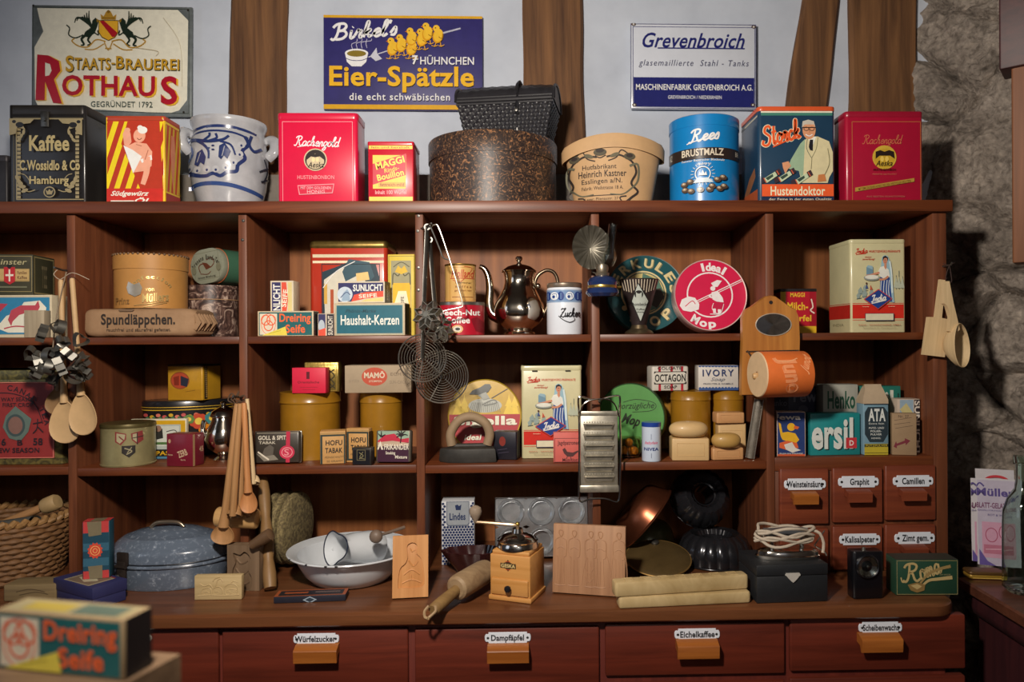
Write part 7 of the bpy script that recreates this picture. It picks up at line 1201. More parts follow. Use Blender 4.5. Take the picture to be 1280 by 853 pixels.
for x in (285, 294, 258, 271):
    relief(b.mb, A, [(x+3*cos(2*pi*i/8), 742+2.4*sin(2*pi*i/8)) for i in range(9)], .0009, MOLD)
b.done()
b = gbox('carved_mould', 'upright brown wooden mould with a carved out hollow, behind the coach mould', 'mould', 284, 324, 738, 682, .024, -6); DM = wood('#5c4834', '#76604a', 'Z', .65, 1.2)
def hollow(b, outline, m, dep=.006, m2=None, name='mould'):
    mb = MB(); mb.rbox(b.w, b.d-dep, b.h, m, .001, .001, y=dep); x0, y0, x1, y1 = b.rect
    L = lambda p: V(((p[0]-x0)/(x1-x0)*b.w-b.w/2, 0, (y1-p[1])/(y1-y0)*b.h))
    outer = [V((-b.w/2, 0, 0)), V((b.w/2, 0, 0)), V((b.w/2, 0, b.h)), V((-b.w/2, 0, b.h))]; inner = [L(p) for p in smooth([V(p) for p in outline], 3, True)]; n = len(inner)
    f2 = [[V((p.x, p.z, 0)) for p in outer], [V((p.x, p.z, 0)) for p in inner]]; tri = tessellate_polygon(f2); allp = outer+inner
    mb.add([tuple(p) for p in allp], [list(q_) for q_ in tri], m); mb.add([tuple(p) for p in inner]+[(p.x*.98, dep+.0004, p.z) for p in inner], [[i, (i+1) % n, n+(i+1) % n, n+i] for i in range(n)], m)
    mb.add([tuple(p) for p in outer]+[(p.x, dep+.001, p.z) for p in outer], [[i, (i+1) % 4, 4+(i+1) % 4, 4+i] for i in range(4)], m); b.mb = mb; b.bodyname = name; b.r = .001; return b
hollow(b, [(291, 692), (300, 694), (306, 690), (313, 698), (310, 712), (315, 724), (312, 738), (300, 740), (292, 732), (290, 715), (294, 704)], DM); A = b.front(b.mb)
for pts in ([(294, 700), (300, 706), (308, 702)], [(293, 712), (300, 720), (309, 714)], [(295, 726), (302, 732), (310, 728)]): relief(b.mb, A, pts, .0022, DM, -.006)
b.done()
# long wooden club and small dark pestle
g = G(338, 741, CT); t = thing('wooden_club', 'long brown turned wooden club leaning against the divider', 'club', (g.x, g.y, Z+.008)); top = P(329, 598, .04)-V((g.x, g.y, Z+.008))
mb = MB(); n_ = 16; mb.tube([tuple(top*(i/n_)) for i in range(n_+1)], [.012, .0135, .0135, .012, .010, .0125, .013, .013, .0125, .011, .0095, .011, .012, .0125, .012, .0105, .008], ink('#7a5c38', .5, 0, .1, 30), 14); obj('club', mb, t)
a = P(315, 682, -.080); e = P(338, 668, -.088); t = thing('wooden_pestle', 'short dark brown wooden handle lying across the club', 'pestle', a); d_ = e-a; mb = MB(); mb.tube([tuple(d_*u) for u in (-.08, 0, .3, .7, 1, 1.06)], [.004, .0095, .0105, .0125, .0125, .006], ink('#5a4430', .5, 0, .1, 30), 14); obj('pestle', mb, t)
# woven sack-like roll
JUTE = blotch('jute_weave', '#5c5038', '#82744f', 160, .4, .6, .9, 0, 2, bump=.6); g = G(362, 716, CT); t = thing('jute_pad', 'stacked round woven jute pads standing on edge behind the club', 'pad', (g.x-.004, .10, Z+.003), 82, None, 0, 3)
for i in range(3):
    mb = MB(); mb.at(0, i*.021, .082, rx=90); mb.lathe([(0, -.009), (.07, -.0095), (.080, -.006), (.082, 0), (.080, .006), (.07, .0095), (0, .009)], JUTE, 40); obj('pad', mb, t)
# flat black and orange box
b = gbox('pen_box', 'flat black cardboard box with orange lid edge lying on the counter', 'box', 342, 432, 755, 745, .036, 4)
b.body(ink('#1a1c28', .5, 0, .08), .001, .001, 'box_body', lambda A: A.P([(387, 746), (396, 750), (387, 754.5), (378, 750)], '#8a98a4').P([(387, 747.3), (393, 750), (387, 753), (381, 750)], '#24303c'), rough=.5); A = b.top(); A.R_(0, 0, 100, 100, '#8a4424'); A.R_(5, 12, 95, 88, '#1c1a20'); A.R_(12, 35, 45, 60, '#8a4424'); A.R_(55, 35, 90, 55, '#5a4a48'); b.done()
# enamel basin and jug
EW = ink('#c2c6ca', .18, 0, .03, 20, 0, .5); g = G(442, 738, CT); a, e = P(358, 690, -.02), P(514, 690, -.02); Rb = (e.x-a.x)/2; cyb = g.y+Rb*.58; k = Rb/100; t = thing('enamel_basin', 'wide white enamel basin with chipped dark rim', 'basin', ((a.x+e.x)/2, cyb, Z))
mb = MB(); mb.lathe([(0, .002), (56*k, 0), (62*k, 2*k), (74*k, 14*k), (84*k, 32*k), (87*k, 42*k), (96*k, 46.5*k), (100*k, 47.5*k), (100*k, 50*k), (96*k, 49.5*k), (85*k, 45*k), (81*k, 32*k), (71*k, 16*k), (58*k, 5*k), (0, 4*k)], EW, 72); obj('basin_body', mb, t)
mb = MB(); mb.tube([(100*k*cos(2*pi*j/72), 100*k*sin(2*pi*j/72), 48.9*k) for j in range(72)], 1.5*k, EW, 8, True)
obj('rim', mb, t); mb = MB()
for a_ in (218, 243, 262, 271): mb.ball((101*k*cos(rad(a_)), 101*k*sin(rad(a_)), 49*k), 2.2*k, BLACK, 8, (1.2, .6, .7)); obj('chip', mb, t); mb = MB()
t = thing('enamel_jug', 'white enamel jug with a dark rim lying in the basin', 'jug', ((a.x+e.x)/2+.022, cyb+.0, Z+50*k), 0)
t.rotation_euler = (V((-.66, -.66, .16)).to_track_quat('Z', 'Y').to_matrix().to_4x4() @ Mx.Rotation(rad(195), 4, 'Z')).to_euler(); t.scale = (.74, .74, .74)
lip = lambda a_, z_: 1+(.50*max(0, cos(a_-pi))**5-.12*max(0, cos(a_-pi+1.0))**6-.12*max(0, cos(a_-pi-1.0))**6 if z_ > .09 else .2*max(0, cos(a_-pi))**6 if z_ > .07 else 0)
mb = MB(); mb.lathe([(0, -.06), (.042, -.06), (.046, -.055), (.047, -.02), (.042, .03), (.037, .055), (.039, .07), (.050, .093), (.048, .093), (.036, .07), (.034, .055), (.039, .03), (.043, -.02), (.042, -.052), (0, -.054)], EW, 64, mod=lip); obj('jug_body', mb, t)
mb = MB(); mb.tube([(.0495*lip(2*pi*j/64, .095)*cos(2*pi*j/64), .0495*lip(2*pi*j/64, .095)*sin(2*pi*j/64), .0935) for j in range(64)], .0020, ink('#1c2436', .3), 6, True); obj('rim', mb, t)
mb = MB(); mb.tube(smooth([(.036, 0, .07), (.062, 0, .066), (.074, 0, .03), (.066, 0, -.015), (.046, 0, -.03)], 5), .0055, EW, 10); obj('handle', mb, t)
mb = MB(); q_ = P(470, 671, cyb-.066); mb.ball((0, 0, 0), .014, ink('#6a5a4e', .5, 0, .1, 30), 16, (1, .8, 1)); mb.tube([(0, .008, 0), (.02, .03, .0), (.05, .05, .006)], .0035, ink('#6a5a4e', .5, 0, .1, 30), 8); o = obj('wooden_whisk', mb); tag(o, 'small wooden stick with a round knob lying on the jug in the basin', 'whisk', None, q_)
# man mould
OM = wood('#a8703c', '#c08a54', 'Z', .55, 1.2); b = gbox('carved_mould', 'upright orange-brown wooden mould carved with a seated figure, beside the rolling pin', 'mould', 490, 535, 750.5, 674, .014, 6, rx=0)
hollow(b, [(508, 688), (511, 684), (516, 683), (521, 687), (520, 696), (526, 703), (529, 716), (530, 734), (520, 738), (502, 737), (497, 736), (499, 715), (506, 708), (509, 700)], OM, .004); A = b.front(b.mb)
for pts in ([(512, 690), (514, 694), (518, 692)], [(510, 705), (516, 712), (522, 706)], [(504, 722), (514, 716), (524, 722)], [(513, 722), (514, 728), (517, 728)], [(520, 698), (526, 694), (528, 700)], [(502, 732), (514, 728), (526, 732)]): relief(b.mb, A, pts, .0016, OM, -.004)
b.done(); b.t.rotation_euler.x = -rad(12); b.t.location.z += .003
# blue dotted box
b = Box('chicory_packet', 'tall white packet covered in blue dots', 'packet', 552, 593, 627, Z, .085, .05, 2)
def lind(A):
    yb = 706; D = '#1b2a52'
    for r_ in range(0, 24):
        for c_ in range(0, 12):
            x = 554+c_*3.75+(1.87 if r_ % 2 else 0); y = 630+r_*3.25
            if y < yb and not (557 < x < 588.5 and y < 658): A.E(x, y, 1.75, 1.7, D, 8); A.L -= 1
    A.L += 2; A.P([(558, 627), (587, 627), (587, 655), (585, 658), (560, 658), (558, 655)], '#5c6474'); A.P([(559, 628), (586, 628), (586, 654), (584, 656.5), (561, 656.5), (559, 654)], '#8f959c'); A.P([(569, 632), (572, 631), (574, 633), (577, 631), (576, 638), (570, 638)], D); A.T('Lindes', 562, 641.5, 582, 650.5, D, .05)
b.body(ink('#c0c2c6', .55, 0, .04), .001, .001, 'packet_body', lind, rough=.55).done()
# brown glazed dish
GLZ = ink('#321818', .08, 0, .15, 20, 0, .8); a, e = P(548, 700, .03), P(640, 700, .03); Rd = (e.x-a.x)/2*.9; t = thing('glazed_dish', 'shiny dark brown glazed dish with a wavy rim behind the rolling pin', 'dish', ((a.x+e.x)/2, .028, Z)); sc_ = lambda a_, z_: 1+.05*cos(10*a_)*min(1, z_/.03)
mb = MB(); mb.lathe([(0, 0), (Rd*.5, 0), (Rd*.56, .006), (Rd*.86, .034), (Rd, .050), (Rd*.97, .051), (Rd*.82, .036), (Rd*.5, .010), (0, .008)], GLZ, 80, mod=sc_, sy=.5); obj('dish_body', mb, t)
# rolling pin
RP = wood('#7a6248', '#988060', 'X', .6, 1.5); a = G(540, 762, Z+.018); e = G(606, 722, Z+.024); d_ = (e-a); d_ = d_.normalized(); t = thing('rolling_pin', 'wooden rolling pin with a split handle pointing to the front', 'rolling pin', a)
mb = MB(); up = .012; mb.tube([tuple(d_*u+V((0, 0, up))) for u in (.076, .08, .09, .165, .185)], [.018, .023, .025, .025, .023], RP, 20); obj('roller', mb, t)
mb = MB(); mb.tube([tuple(d_*u+V((0, 0, up*(u/.08)-.003))) for u in (.002, .006, .03, .078)], [.009, .0115, .012, .0105], wood('#6a5030', '#84683e', 'X', .6, 1.5), 14); obj('handle', mb, t)
for s_ in (-1, 1):
    mb = MB(); mb.tube(smooth([(s_*.006, 0, .006), (s_*.010-.003, -.004, -.002), (s_*.004-.008, -.006, -.012), (-.006, -.010, -.013)], 4), .0026, wood('#8a7050', '#a48a68', 'X', .6, 1.5), 6); obj('splinter', mb, t)
# coffee grinder
g = G(612, 753, CT); b = Box('coffee_grinder', 'light wooden coffee mill with metal dome, crank and small drawer', 'coffee grinder', 612, 663, 690, Z, g.y+.016, .082, -21); GW = wood('#a87438', '#c49054', 'X', .4, .8, .3)
mb = MB(); mb.rbox(b.w*.98, b.d*.98, b.h-.008, GW, .002, .0015, y=.001); mb.rbox(b.w+.004, b.d+.004, .009, GW, .002, .002, y=-.002, z=0); mb.rbox(b.w*.92, b.d*.92, .008, GW, .002, .003, y=.004, z=b.h-.008); A = Art(mb, b.rect, (-b.w/2, .001, 0), (b.w, 0, 0), (0, 0, b.h), (0, -1, 0), rough=.4)
pts = []
for i in range(16): r_ = 10 if i % 4 == 0 else 6.6 if i % 2 == 0 else 6; pts.append((635+r_*cos(2*pi*i/16)*1.0, 708+r_*.75*sin(2*pi*i/16)))
A.P(pts, '#2a2018'); A.R_(625.5, 705, 645, 711.5, '#4a3a24'); A.T('GESKA', 626.5, 706, 644, 710.5, '#c8b078', .05); A.S([(632, 703), (638, 703)], .8, '#b04a2a'); A.S([(632, 713), (638, 713)], .8, '#b04a2a'); obj('mill_body', mb, b.t)
mb = MB(); mb.rbox(b.w*.90, .012, b.h*.32, GW, .001, .002, x=0, y=-.003, z=.012); o = obj('drawer', mb, b.t); mb = MB(); mb.at(0, -.003, .012+b.h*.16, rx=90); mb.lathe([(.003, 0), (.003, .004), (.006, .006), (.0068, .010), (.005, .013), (0, .0138)], BLACK, 18); o2 = obj('knob', mb, o)
mb = MB(); mb.at(0, b.d/2, b.h); mb.lathe([(.042, 0), (.042, .004), (.040, .010), (.038, .014), (.030, .022), (.020, .026), (.012, .028), (.010, .036), (0, .036)], STEEL, 44); mb.lathe([(.0405, .012), (.0415, .014), (.0395, .0155)], STEEL, 40); obj('dome', mb, b.t)
mb = MB(); mb.at(.010, b.d/2-.020, b.h+.0205, rx=24); mb.lathe([(0, .0045), (.013, .0045), (.014, .002)], ink('#14100e', .4), 20, sy=.7); obj('filling_hole', mb, b.t)
mb = MB(); mb.at(0, b.d/2, b.h+.036); mb.tube([(0, 0, -.002), (0, 0, .006), (-.012, -.004, .007), (-.075, -.016, .010), (-.086, -.018, .010)], [.0042, .0042, .0034, .0032, .0032], ink('#a08a70', .3, .8), 8); mb.ball((0, 0, .008), .005, BRASS, 10); obj('crank', mb, b.t)
mb = MB(); mb.at(-.084, b.d/2-.018, b.h+.046); mb.lathe([(0, 0), (.004, .001), (.006, .006), (.011, .014), (.013, .022), (.011, .029), (.005, .033), (0, .034)], ink('#8a7a6a', .4, 0, .1, 40), 22); obj('crank_knob', mb, b.t)
# muffin tray leaning at the back
a = G(620, 702, CT); q = P(677, 716, .10); b = Box('muffin_tray', 'six-cup tin muffin tray leaning behind the coffee grinder', 'baking tray', 619, 735, 628, Z, .115, .003, 1); MT = ink('#b8babc', .22, .9, .25, 40); mb = MB(); nx, nz = 3, 2; cw = b.w/nx; ch = min(b.h/nz, cw*1.0); n_ = 32; H2 = ch*nz; rc = min(cw, ch)*.445
for i in range(nx):
    for j in range(nz):
        cx3 = -b.w/2+cw*(i+.5); cz3 = b.h-ch*(j+.5); sq = []
        for m_ in range(n_):
            a_ = 2*pi*(m_+.5)/n_; c_, s_ = cos(a_), sin(a_); f_ = min(cw/2/max(abs(c_), 1e-6), ch/2/max(abs(s_), 1e-6)); sq.append((cx3+c_*f_, 0, cz3+s_*f_))
        ang = [2*pi*(m_+.5)/n_ for m_ in range(n_)]
        ci = lambda r_, y: [(cx3+r_*cos(a_), y, cz3+r_*sin(a_)) for a_ in ang]
        mb.loft([sq, ci(rc*1.08, 0), ci(rc*1.04, -.0015), ci(rc, 0), ci(rc*.80, .026), ci(rc*.74, .028)], MT, (0, 0)); mb.add(ci(rc*.74, .028), [list(range(n_))], MT)
mb.tube([(-b.w/2, 0, b.h-H2), (b.w/2, 0, b.h-H2), (b.w/2, 0, b.h), (-b.w/2, 0, b.h)], .0022, MT, 6, True); mb.rbox(b.w, .002, max(.002, b.h-H2), MT, .0005, .0005, z=0) if b.h-H2 > .003 else None
obj('tray', mb, b.t); b.t.rotation_euler.x = -rad(9); b.t.location.z += .008
# big carved board
b = gbox('carved_mould', 'large square brown wooden mould carved with standing couples in old costume', 'mould', 690, 781, 742, 660, .016, -14); BM = wood('#8a6448', '#a47c5c', 'Z', .6, 1.2); b.body(BM, .001, .0012, 'mould'); A = b.front(b.mb)
for x in (700, 717, 738, 750, 773):
    for pts in ([(x-2.6, 672), (x-2, 668), (x+2, 668), (x+2.6, 672), (x, 676), (x-2.6, 672)], [(x-2, 677), (x-7, 681), (x-7, 698), (x-4, 700)], [(x+2, 677), (x+7, 681), (x+7, 698), (x+4, 700)], [(x-4, 700), (x-4, 716), (x-5, 734)], [(x+4, 700), (x+4, 716), (x+5, 734)], [(x, 704), (x, 732)], [(x-5, 691), (x, 688), (x+5, 691)], [(x-7, 735), (x, 736), (x+7, 735)]): relief(b.mb, A, [(px_, py_) for px_, py_ in pts], .0011, BM, -.0002)
for pts in ([(733, 700), (729, 716), (727, 734)], [(756, 690), (762, 712), (764, 734)], [(766, 690), (764, 712), (762, 734)], [(780, 690), (783, 712), (783, 734)], [(731, 712), (736, 720), (742, 712)], [(731, 724), (736, 730), (742, 724)]): relief(b.mb, A, pts, .0011, BM, -.0002)
b.done(); b.t.rotation_euler.x = -rad(7); b.t.location.z += .002
# copper mould, green dish, bronze lid behind
CU = ink('#7a4630', .3, .85, .2, 20); q = P(800, 640, .10); t = thing('copper_pan', 'copper pan tilted on its side at the back of the counter', 'pan', (q.x, .10, q.z), 0, None, 0, 0); t.rotation_euler = V((.74, -.12, -.62)).to_track_quat('Z', 'Y').to_euler()
mb = MB(); mb.lathe([(0, -.026), (.055, -.026), (.066, -.018), (.074, .004), (.080, .020), (.084, .022), (.084, .024), (.078, .022), (.071, .004), (.063, -.015), (0, -.022)], CU, 56); obj('pan_body', mb, t); mb = MB(); mb.tube(smooth([(.083, -.010, .022), (.094, -.006, .024), (.094, .006, .024), (.083, .010, .022)], 4), .002, CU, 6); obj('handle', mb, t)
t = thing('green_dish', 'dark olive enamel dish lying upside down at the back', 'dish', (P(815, 700, .14).x, .205, Z)); mb = MB(); mb.lathe([(.066, 0), (.068, .002), (.064, .030), (.056, .052), (.045, .062), (0, .066)], ink('#4c4c30', .3, .2, .15, 20, 0, .4), 48); obj('dish_body', mb, t)
q = G(828, 735, CT); t = thing('bronze_lid', 'bronze pot lid standing on edge with a small dark knob hole', 'lid', (P(824, 730, .02).x, -.034, Z+.004), 0); BZ = ink('#5e4c2e', .42, .5, .2, 20); t.rotation_euler = (rad(-71), 0, 0)
mb = MB(); mb.M = Mx.Translation((0, 0, .052)); n_ = 40; top_ = [(.098*cos(pi*j/n_), -.002*0, .052*sin(pi*j/n_)-.0) for j in range(n_+1)]
mb.M = Mx.Identity(4); L_ = [(.072*cos(2*pi*j/56), .066*sin(2*pi*j/56)) for j in range(56)]; mb.loft([[(x*q_, y, .068+z*q_) for x, z in L_] for y, q_ in ((.003, .97), (.003, 1), (-.001, 1), (-.0045, .90), (-.006, .5), (-.007, .05))], BZ); mb.tube([(x, 0, .068+z) for x, z in L_], .0018, ink('#8a6c3c', .4, .6), 6, True); obj('lid_body', mb, t); mb = MB(); mb.at(0, -.006, .068+.048, rx=90); mb.lathe([(.009, 0), (.009, .004), (.006, .006), (0, .006)], DARKTIN, 16); obj('knob', mb, t)
# two bundt pans
BT = ink('#26262a', .22, .5, .2, 30, 0, .5)
def bundt(label, cx, cy, r, y, rx, rz, zc, flip=0):
    q = P(cx, cy, y); t = thing('bundt_pan', label, 'baking pan', (q.x, y, zc)); t.rotation_euler = (rad(rx), 0, rad(rz)); R = r*pxm(y); fl = lambda a_, z_: 1+.055*abs(sin(9*a_))**.7*(1 if True else 0)
    mb = MB(); mb.lathe([(R*.97, 0), (R*.99, R*.06), (R*.97, R*.35), (R*.86, R*.62), (R*.66, R*.78), (R*.48, R*.74), (R*.40, R*.60)], BT, 108, mod=fl); obj('pan_body', mb, t); mb = MB(); mb.lathe([(R*.41, R*.62), (R*.36, R*.60), (R*.30, R*.2), (R*.27, 0), (R*.25, 0), (R*.28, R*.2), (R*.33, R*.58)], BT, 40); obj('tube', mb, t)
    mb = MB(); mb.tube([(R*1.02*cos(2*pi*j/56), R*1.02*sin(2*pi*j/56), 0) for j in range(56)], R*.02, BT, 8, True); obj('rim', mb, t); return t
bundt('dark fluted bundt pan resting on its base at the right of the back row', 893, 690, 44, .09, 0, 0, Z+.003)
bundt('dark fluted bundt pan tipped up behind the other one showing its hole', 873, 646, 36, .165, 62, 8, Z+.126)
# two long pale moulds
LM = blotch('old_pale_wood', '#947c50', '#b49e74', 14, .3, .7, .7, 0, 6, bump=.2, dist=1)
b = gbox('long_mould', 'lower of the two long pale wooden moulds at the front', 'mould', 774, 939, 762, 744, .030, 5); b.body(LM, .006, .004, 'mould').done(); lz = Z+b.h; ly = b.t.location.y
b = Box('long_mould', 'upper of the two long pale wooden moulds with carved top', 'mould', 769, 936, 724, lz+UPZ, ly-.012, .030, 8); b.body(LM, .006, .004, 'mould'); 
for i in range(7): x = -b.w*.42+i*b.w*.13; b.mb.tube([(x, .006, b.h), (x+.018, .006, b.h), (x+.018, .024, b.h), (x, .024, b.h)], .0011, LM, 5, True); b.mb.tube([(x+.004, .015, b.h), (x+.014, .018, b.h)], .0011, LM, 5)
b.done()
# black case with iron on it
b = gbox('black_case', 'black leatherette case with a silver clasp under the electric iron', 'case', 946, 1035, 755, 706, .105, 3); LE = ink('#191b1e', .55, 0, .15, 80, .2); b.body(LE, .002, .002, 'case_body', None, h=b.h*.70).done(); mb = MB(); mb.rbox(b.w+.001, b.d+.001, b.h*.29, LE, .002, .002, y=-.0005, z=b.h*.71); obj('lid', mb, b.t)
mb = MB(); mb.at(-.0, -.001, b.h*.70, rx=90); mb.loft([[(x*.001, z*.001, y) for x, z in ((-15, 2), (-13, 6), (13, 6), (15, 2), (12, 0), (9, -4), (4, -9), (0, -12), (-4, -9), (-9, -4), (-12, 0))] for y in (-.001, .0025)], ink('#c0bcb4', .45, .3)); obj('clasp', mb, b.t); cz_ = Z+b.h; cl = b.t.location
t = thing('electric_iron', 'small chrome electric travel iron wrapped in its pale cord on the black case', 'iron', (cl.x+.004, cl.y+.05, cz_+UPZ), 4); mb = MB(); O_ = [(.062, -.020), (.066, 0), (.062, .022), (.03, .030), (-.02, .026), (-.052, .012), (-.062, 0), (-.050, -.014), (-.02, -.026), (.03, -.029)]; O_ = [(p_.x, p_.y) for p_ in smooth([V(p_) for p_ in O_], 4, True)]
mb.loft([[(x*q_, y*q_, z) for x, y in O_] for z, q_ in ((0, .98), (.003, 1), (.006, 1), (.007, .96), (.014, .94), (.017, .86))], STEEL); obj('sole', mb, t)
mb = MB(); 
for x in (-.028, .034): mb.tube([(x, 0, .014), (x, 0, .046)], .0045, STEEL, 10)
obj('post', mb, t); mb = MB(); mb.loft([[(x, y*q_, z) for x, y in ((-.042, -.012), (.042, -.012), (.046, 0), (.042, .012), (-.042, .012), (-.046, 0))] for z, q_ in ((.044, .9), (.046, 1), (.054, 1), (.056, .85))], ink('#6a6e74', .3, .6, .1, 30)); obj('handle', mb, t)
mb = MB(); pts = []
for i in range(90): a_ = 2*pi*i/18; r_ = 1+.08*sin(i*1.7); pts.append((.056*r_*cos(a_)-.004, -.004+.031*r_*sin(a_), .030+.030*(i/89)+.006*sin(i*.9)))
pts += [(.062, -.02, .05), (.070, -.02, .03), (.066, -.024, .012)]; mb.tube(smooth(pts, 2), .0030, ink('#a89c8c', .8, 0, .1, 80), 7); obj('cord', mb, t)
mb = MB(); mb.tube([(.060, 0, .020), (.072, -.006, .042), (.078, -.008, .052)], .0014, TIN, 6); mb.tube([(.060, .0, .020), (.076, -.014, .010), (.078, -.016, .004)], .0016, TIN, 6); obj('wire_stand', mb, t)
# black pocket lamp
b = gbox('pocket_torch', 'old black metal torch with a round lens standing by the drawers', 'torch', 1067, 1105, 750, 690, .030, 3); BKT = ink('#101014', .3, .2, .1, 40, 0, .4); b.body(BKT, .006, .003, 'torch_body', None).done(); mb = MB(); mb.at(-.004, 0, b.h-18*b.px, rx=90); R_ = 13.5*b.px; mb.lathe([(R_*1.12, -.004), (R_*1.12, .004), (R_*1.02, .0065), (R_*.96, .005)], BKT, 40); obj('lens_ring', mb, b.t)
mb = MB(); mb.at(-.004, -.001, b.h-18*b.px, rx=90); mb.lathe([(R_*.97, .004), (R_*.5, -.001), (R_*.12, -.002), (R_*.12, .003), (0, .004)], STEEL, 36); obj('reflector', mb, b.t); mb = MB(); mb.at(-.004, 0, b.h-18*b.px, rx=90); mb.lathe([(R_*.97, .0045), (R_*.6, .0075), (0, .009), (0, .0075), (R_*.6, .006), (R_*.95, .0035)], glass('lens_glass', '#e8f0ee', .02), 36); obj('lens', mb, b.t)
mb = MB(); mb.tube([(-.004, .012, b.h-.001), (-.004, .012, b.h+.006)], [.004, .003], TIN, 10); mb.tube([(b.w/2-.001, .010, b.h*.3), (b.w/2+.003, .010, b.h*.3)], .003, TIN, 8); obj('button', mb, b.t)
# Roma box
b = gbox('tool_box', 'dark green box with a gold gadget printed on it', 'box', 1120, 1198, 744.5, 700, .045, -2)
def roma(A):
    g = '#a89464'; A.B(1121, 701, 1197, 743.5, .6, '#8a7a50'); A.C('R', 1128, 705, 1150, 727, g, .13, .1, -4); A.S([(1126, 722), (1128, 728), (1133, 726)], 1.6, g); A.S([(1130, 710), (1135, 705), (1143, 705)], 1.6, g); A.C('oma', 1147, 697, 1174, 721, g, .11, .2, -22)
    A.S([(1150, 729), (1160, 718), (1172, 712), (1188, 708)], (2.6, 4), '#8a7448'); A.S([(1150, 735), (1160, 726), (1172, 724), (1190, 722)], (2.6, 4.6), g); A.P([(1134, 731), (1146, 728), (1156, 731), (1155, 738), (1146, 741), (1138, 738)], '#7a6238'); A.P([(1138, 732), (1146, 730), (1152, 733), (1146, 737)], g); A.T('DRP ANGEM.', 1174, 717.5, 1188, 719.5, '#7a7a58')
b.body(ink('#1c3c2c', .5, 0, .06), .001, .001, 'box_body', roma, rough=.5); A = b.top(); A.R_(0, 0, 100, 100, '#2c302a'); b.done()
# ------------------------------------------------ on the side counter
SZ = .893+UPZ
def paperbag(name, label, x0, x1, yt, yb, y, rz, art, lean_):
    b = Box(name, label, 'paper bag', x0, x1, yt, SZ, y, .006, rz); mb = MB(); n_ = 12; rings = []
    for i in range(n_+1):
        v = i/n_; rings.append([(x*(1-.02*v), y_*(1-.6*v)+.0015*sin(v*9+x*60), v*b.h) for x, y_ in [(b.w/2*s_, .003+.0035*q_) for s_, q_ in ((-1, 0), (-.6, -1), (0, -1.2), (.6, -1), (1, 0), (.6, 1), (0, 1.2), (-.6, 1))]])
    mb.loft(rings, ink('#b4b0b4', .6, 0, .04)); A = Art(mb, b.rect, (-b.w/2, -.0032, 0), (b.w, 0, 0), (0, 0, b.h), (0, -1, 0), rough=.5); art(A); obj('bag', mb, b.t); b.t.rotation_euler.x = -rad(lean_); b.t.location.z += .003; return b
def mull(A, dx=0):
    PU = '#4a3c78'; A.T('Müller', 1222+dx, 614, 1270+dx, 624, PU, .06); A.S([(1220+dx, 616), (1226+dx, 608), (1232+dx, 612)], 2, PU); A.T('BLATT-GELATINE', 1222+dx, 632, 1268+dx, 639, '#6a3a5a', .05); A.T('QUALITÄTSWARE', 1223+dx, 640.5, 1262+dx, 643, PU, .02); A.T('ROT & WEISS', 1236+dx, 646, 1262+dx, 648.5, PU, .02)
    A.R_(1228+dx, 656, 1268+dx, 700, '#b88aa0'); A.O_(1240+dx, 672, 8, 9, 1.2, '#9a4a64'); A.O_(1258+dx, 668, 9, 10, 1.2, '#9a4a64'); A.R_(1230+dx, 684, 1264+dx, 695, '#a8647a'); A.S([(1232+dx, 690), (1262+dx, 688)], 1, '#c8a0b0'); A.P([(1224+dx, 690), (1234+dx, 704), (1250+dx, 712), (1224+dx, 713)], '#5a4a8a'); A.R_(1224+dx, 711, 1258+dx, 716, '#c86a9a')
paperbag('paper_bag', 'rear white paper bag with a red arc leaning on the stone wall', 1221, 1271, 590, 712, .07, -22, lambda A: (A.O_(1248, 606, 17, 9, 3, '#b02a34'), A.R_(1221, 604, 1272, 716, '#b4b0b4')), 6)
paperbag('paper_bag', 'middle white paper bag with purple lettering, mostly hidden', 1215, 1262, 602, 716, .045, -22, lambda A: mull(A, -9), 6)
paperbag('paper_bag', 'front paper bag printed in purple and pink beside the glass bottle', 1222, 1276, 602, 718, .020, -22, lambda A: (A.R_(1223, 604, 1276, 720, '#a8a0b0'), mull(A)), 6)
b = Box('pastille_tin', 'small flat yellow tin lying before the paper bags on the side counter', 'tin', 1212, 1257, 716, SZ, -.070, .035, -8); b.body(ink('#94742a', .4, .3, .1, 30, 0, .2), .006, .003, 'tin_body', lambda A: A.R_(1216, 723, 1254, 724, '#c0a050').T('PASTILLEN', 1222, 725, 1248, 728, '#c8a860', .02), rough=.4, h=b.h*.62).done(); mb = MB(); mb.rbox(b.w+.002, b.d+.002, b.h*.45, ink('#5a4020', .4, .3, .15, 30), .007, .004, y=-.001, z=b.h*.58); obj('lid', mb, b.t)
q = G(1277, 742, SZ); k = pxm(q.y); t = thing('glass_bottle', 'old clear ribbed glass bottle at the right edge of the picture', 'bottle', (q.x+.012, q.y+.01, SZ)); BGL = glass('bottle_glass', '#d4e4da', .04)
mb = MB(); rb_ = .038; mb.lathe([(0, .006), (rb_*.8, 0), (rb_, .008), (rb_, .13), (rb_*.96, .16), (rb_*.75, .185), (rb_*.42, .205), (rb_*.36, .225), (rb_*.36, .252), (rb_*.46, .254), (rb_*.46, .270), (rb_*.34, .270), (rb_*.28, .25), (rb_*.28, .22), (rb_*.36, .2), (rb_*.68, .183), (rb_*.9, .155), (rb_*.93, .13), (rb_*.93, .012), (rb_*.7, .008), (0, .012)], BGL, 48, mod=lambda a_, z_: 1+.012*sin(24*a_)*(1 if .02 < z_ < .13 else 0)); obj('bottle_body', mb, t)
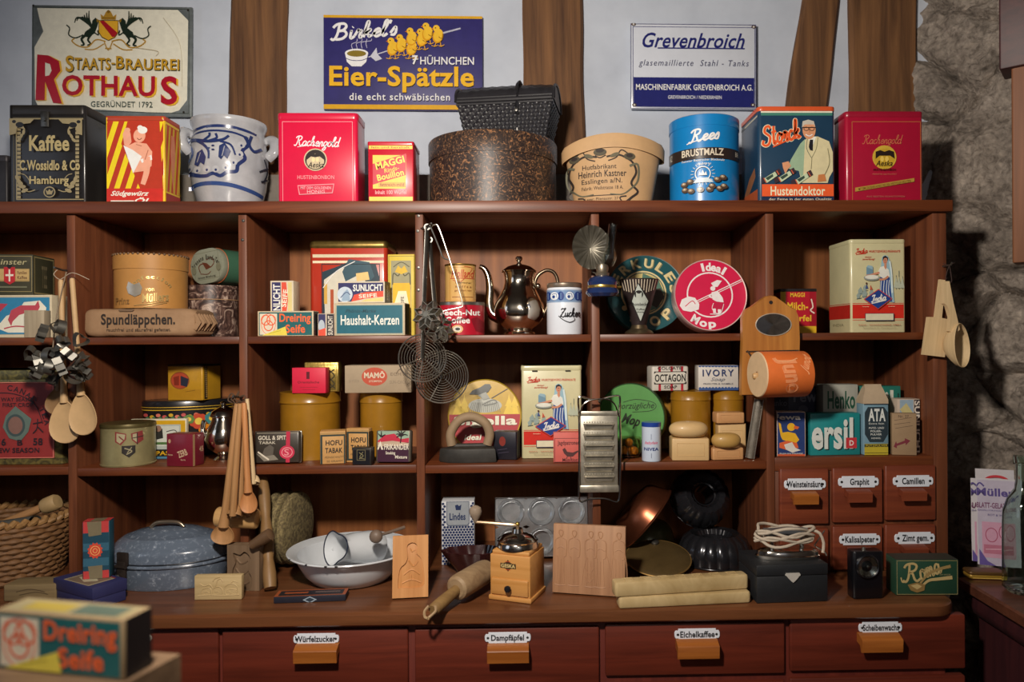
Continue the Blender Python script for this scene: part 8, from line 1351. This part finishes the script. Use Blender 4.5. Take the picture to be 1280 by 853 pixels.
# ------------------------------------------------ close foreground
yf = CAM.y+.60; TW = wood('#5a4634', '#7c644c', 'X', .55); tz = P(155, 863, CAM.y+.57).z; c1 = G(226, 818, tz); o = V((-.62, yf, 0))
t = thing('display_table', 'corner of a brown wooden table close to the camera at lower left', 'table', o)
C_ = [(-1.05, yf-.12), (c1.x-.05, yf-.12), (c1.x, c1.y), (-1.05, c1.y+.14)]
mb = MB(); mb.M = Mx.Translation(-o); mb.loft([[(x, y, z) for x, y in C_] for z in (tz-.025, tz)], TW); obj('table_top', mb, t); mb = MB(); mb.M = Mx.Translation(-o); mb.loft([[(x, y, z) for x, y in ((-1.02, yf-.10), (c1.x-.08, yf-.10), (c1.x-.04, c1.y-.03), (-1.02, c1.y+.10))] for z in (tz-.10, tz-.025)], TW); obj('apron', mb, t)
for x, y in ((-1.0, yf-.07), (c1.x-.10, yf-.07), (c1.x-.08, c1.y-.05), (-1.0, c1.y+.07)):
    mb = MB(); mb.M = Mx.Translation(-o); mb.rbox(.04, .04, tz-.03, TW, .004, .003, x=x, y=y-.02, z=0); obj('leg', mb, t)
b = Box('soap_carton', 'large teal and orange soap carton close to the camera at lower left', 'carton', -6, 155, 769, tz+UPZ, yf+.012, .030, -13)
b.body(ink('#8a7658', .6), .001, .001, rough=.5); A = b.front(b.mb, .5); x0, y0, x1, y1 = b.rect; dreiring(A, x0, y0, x1, y1); A = b.right(); A.R_(6, 0, 100, 100, '#1c1a1c'); A = b.top(); A.R_(3, 10, 97, 90, '#8a8060'); A.R_(15, 25, 50, 80, '#98863c'); A.R_(55, 20, 90, 85, '#4c5c52'); b.done()  # board darker than on the shelf carton: foreground shade put into its colour
mb = MB(); q = P(185, 798, -.19); mb.at(0, 0, 0, rx=90); mb.lathe([(0, .003), (.006, .002), (.0075, 0)], ink('#c8c4b8', .4, .3), 16); mb.lathe([(0, .0034), (.0022, .0034), (.0022, .003)], BLACK, 10); o = obj('round_plate', mb); tag(o, 'small round white keyhole plate on the leftmost counter drawer', 'keyhole plate', None, V((q.x, DY-.0045, q.z)))
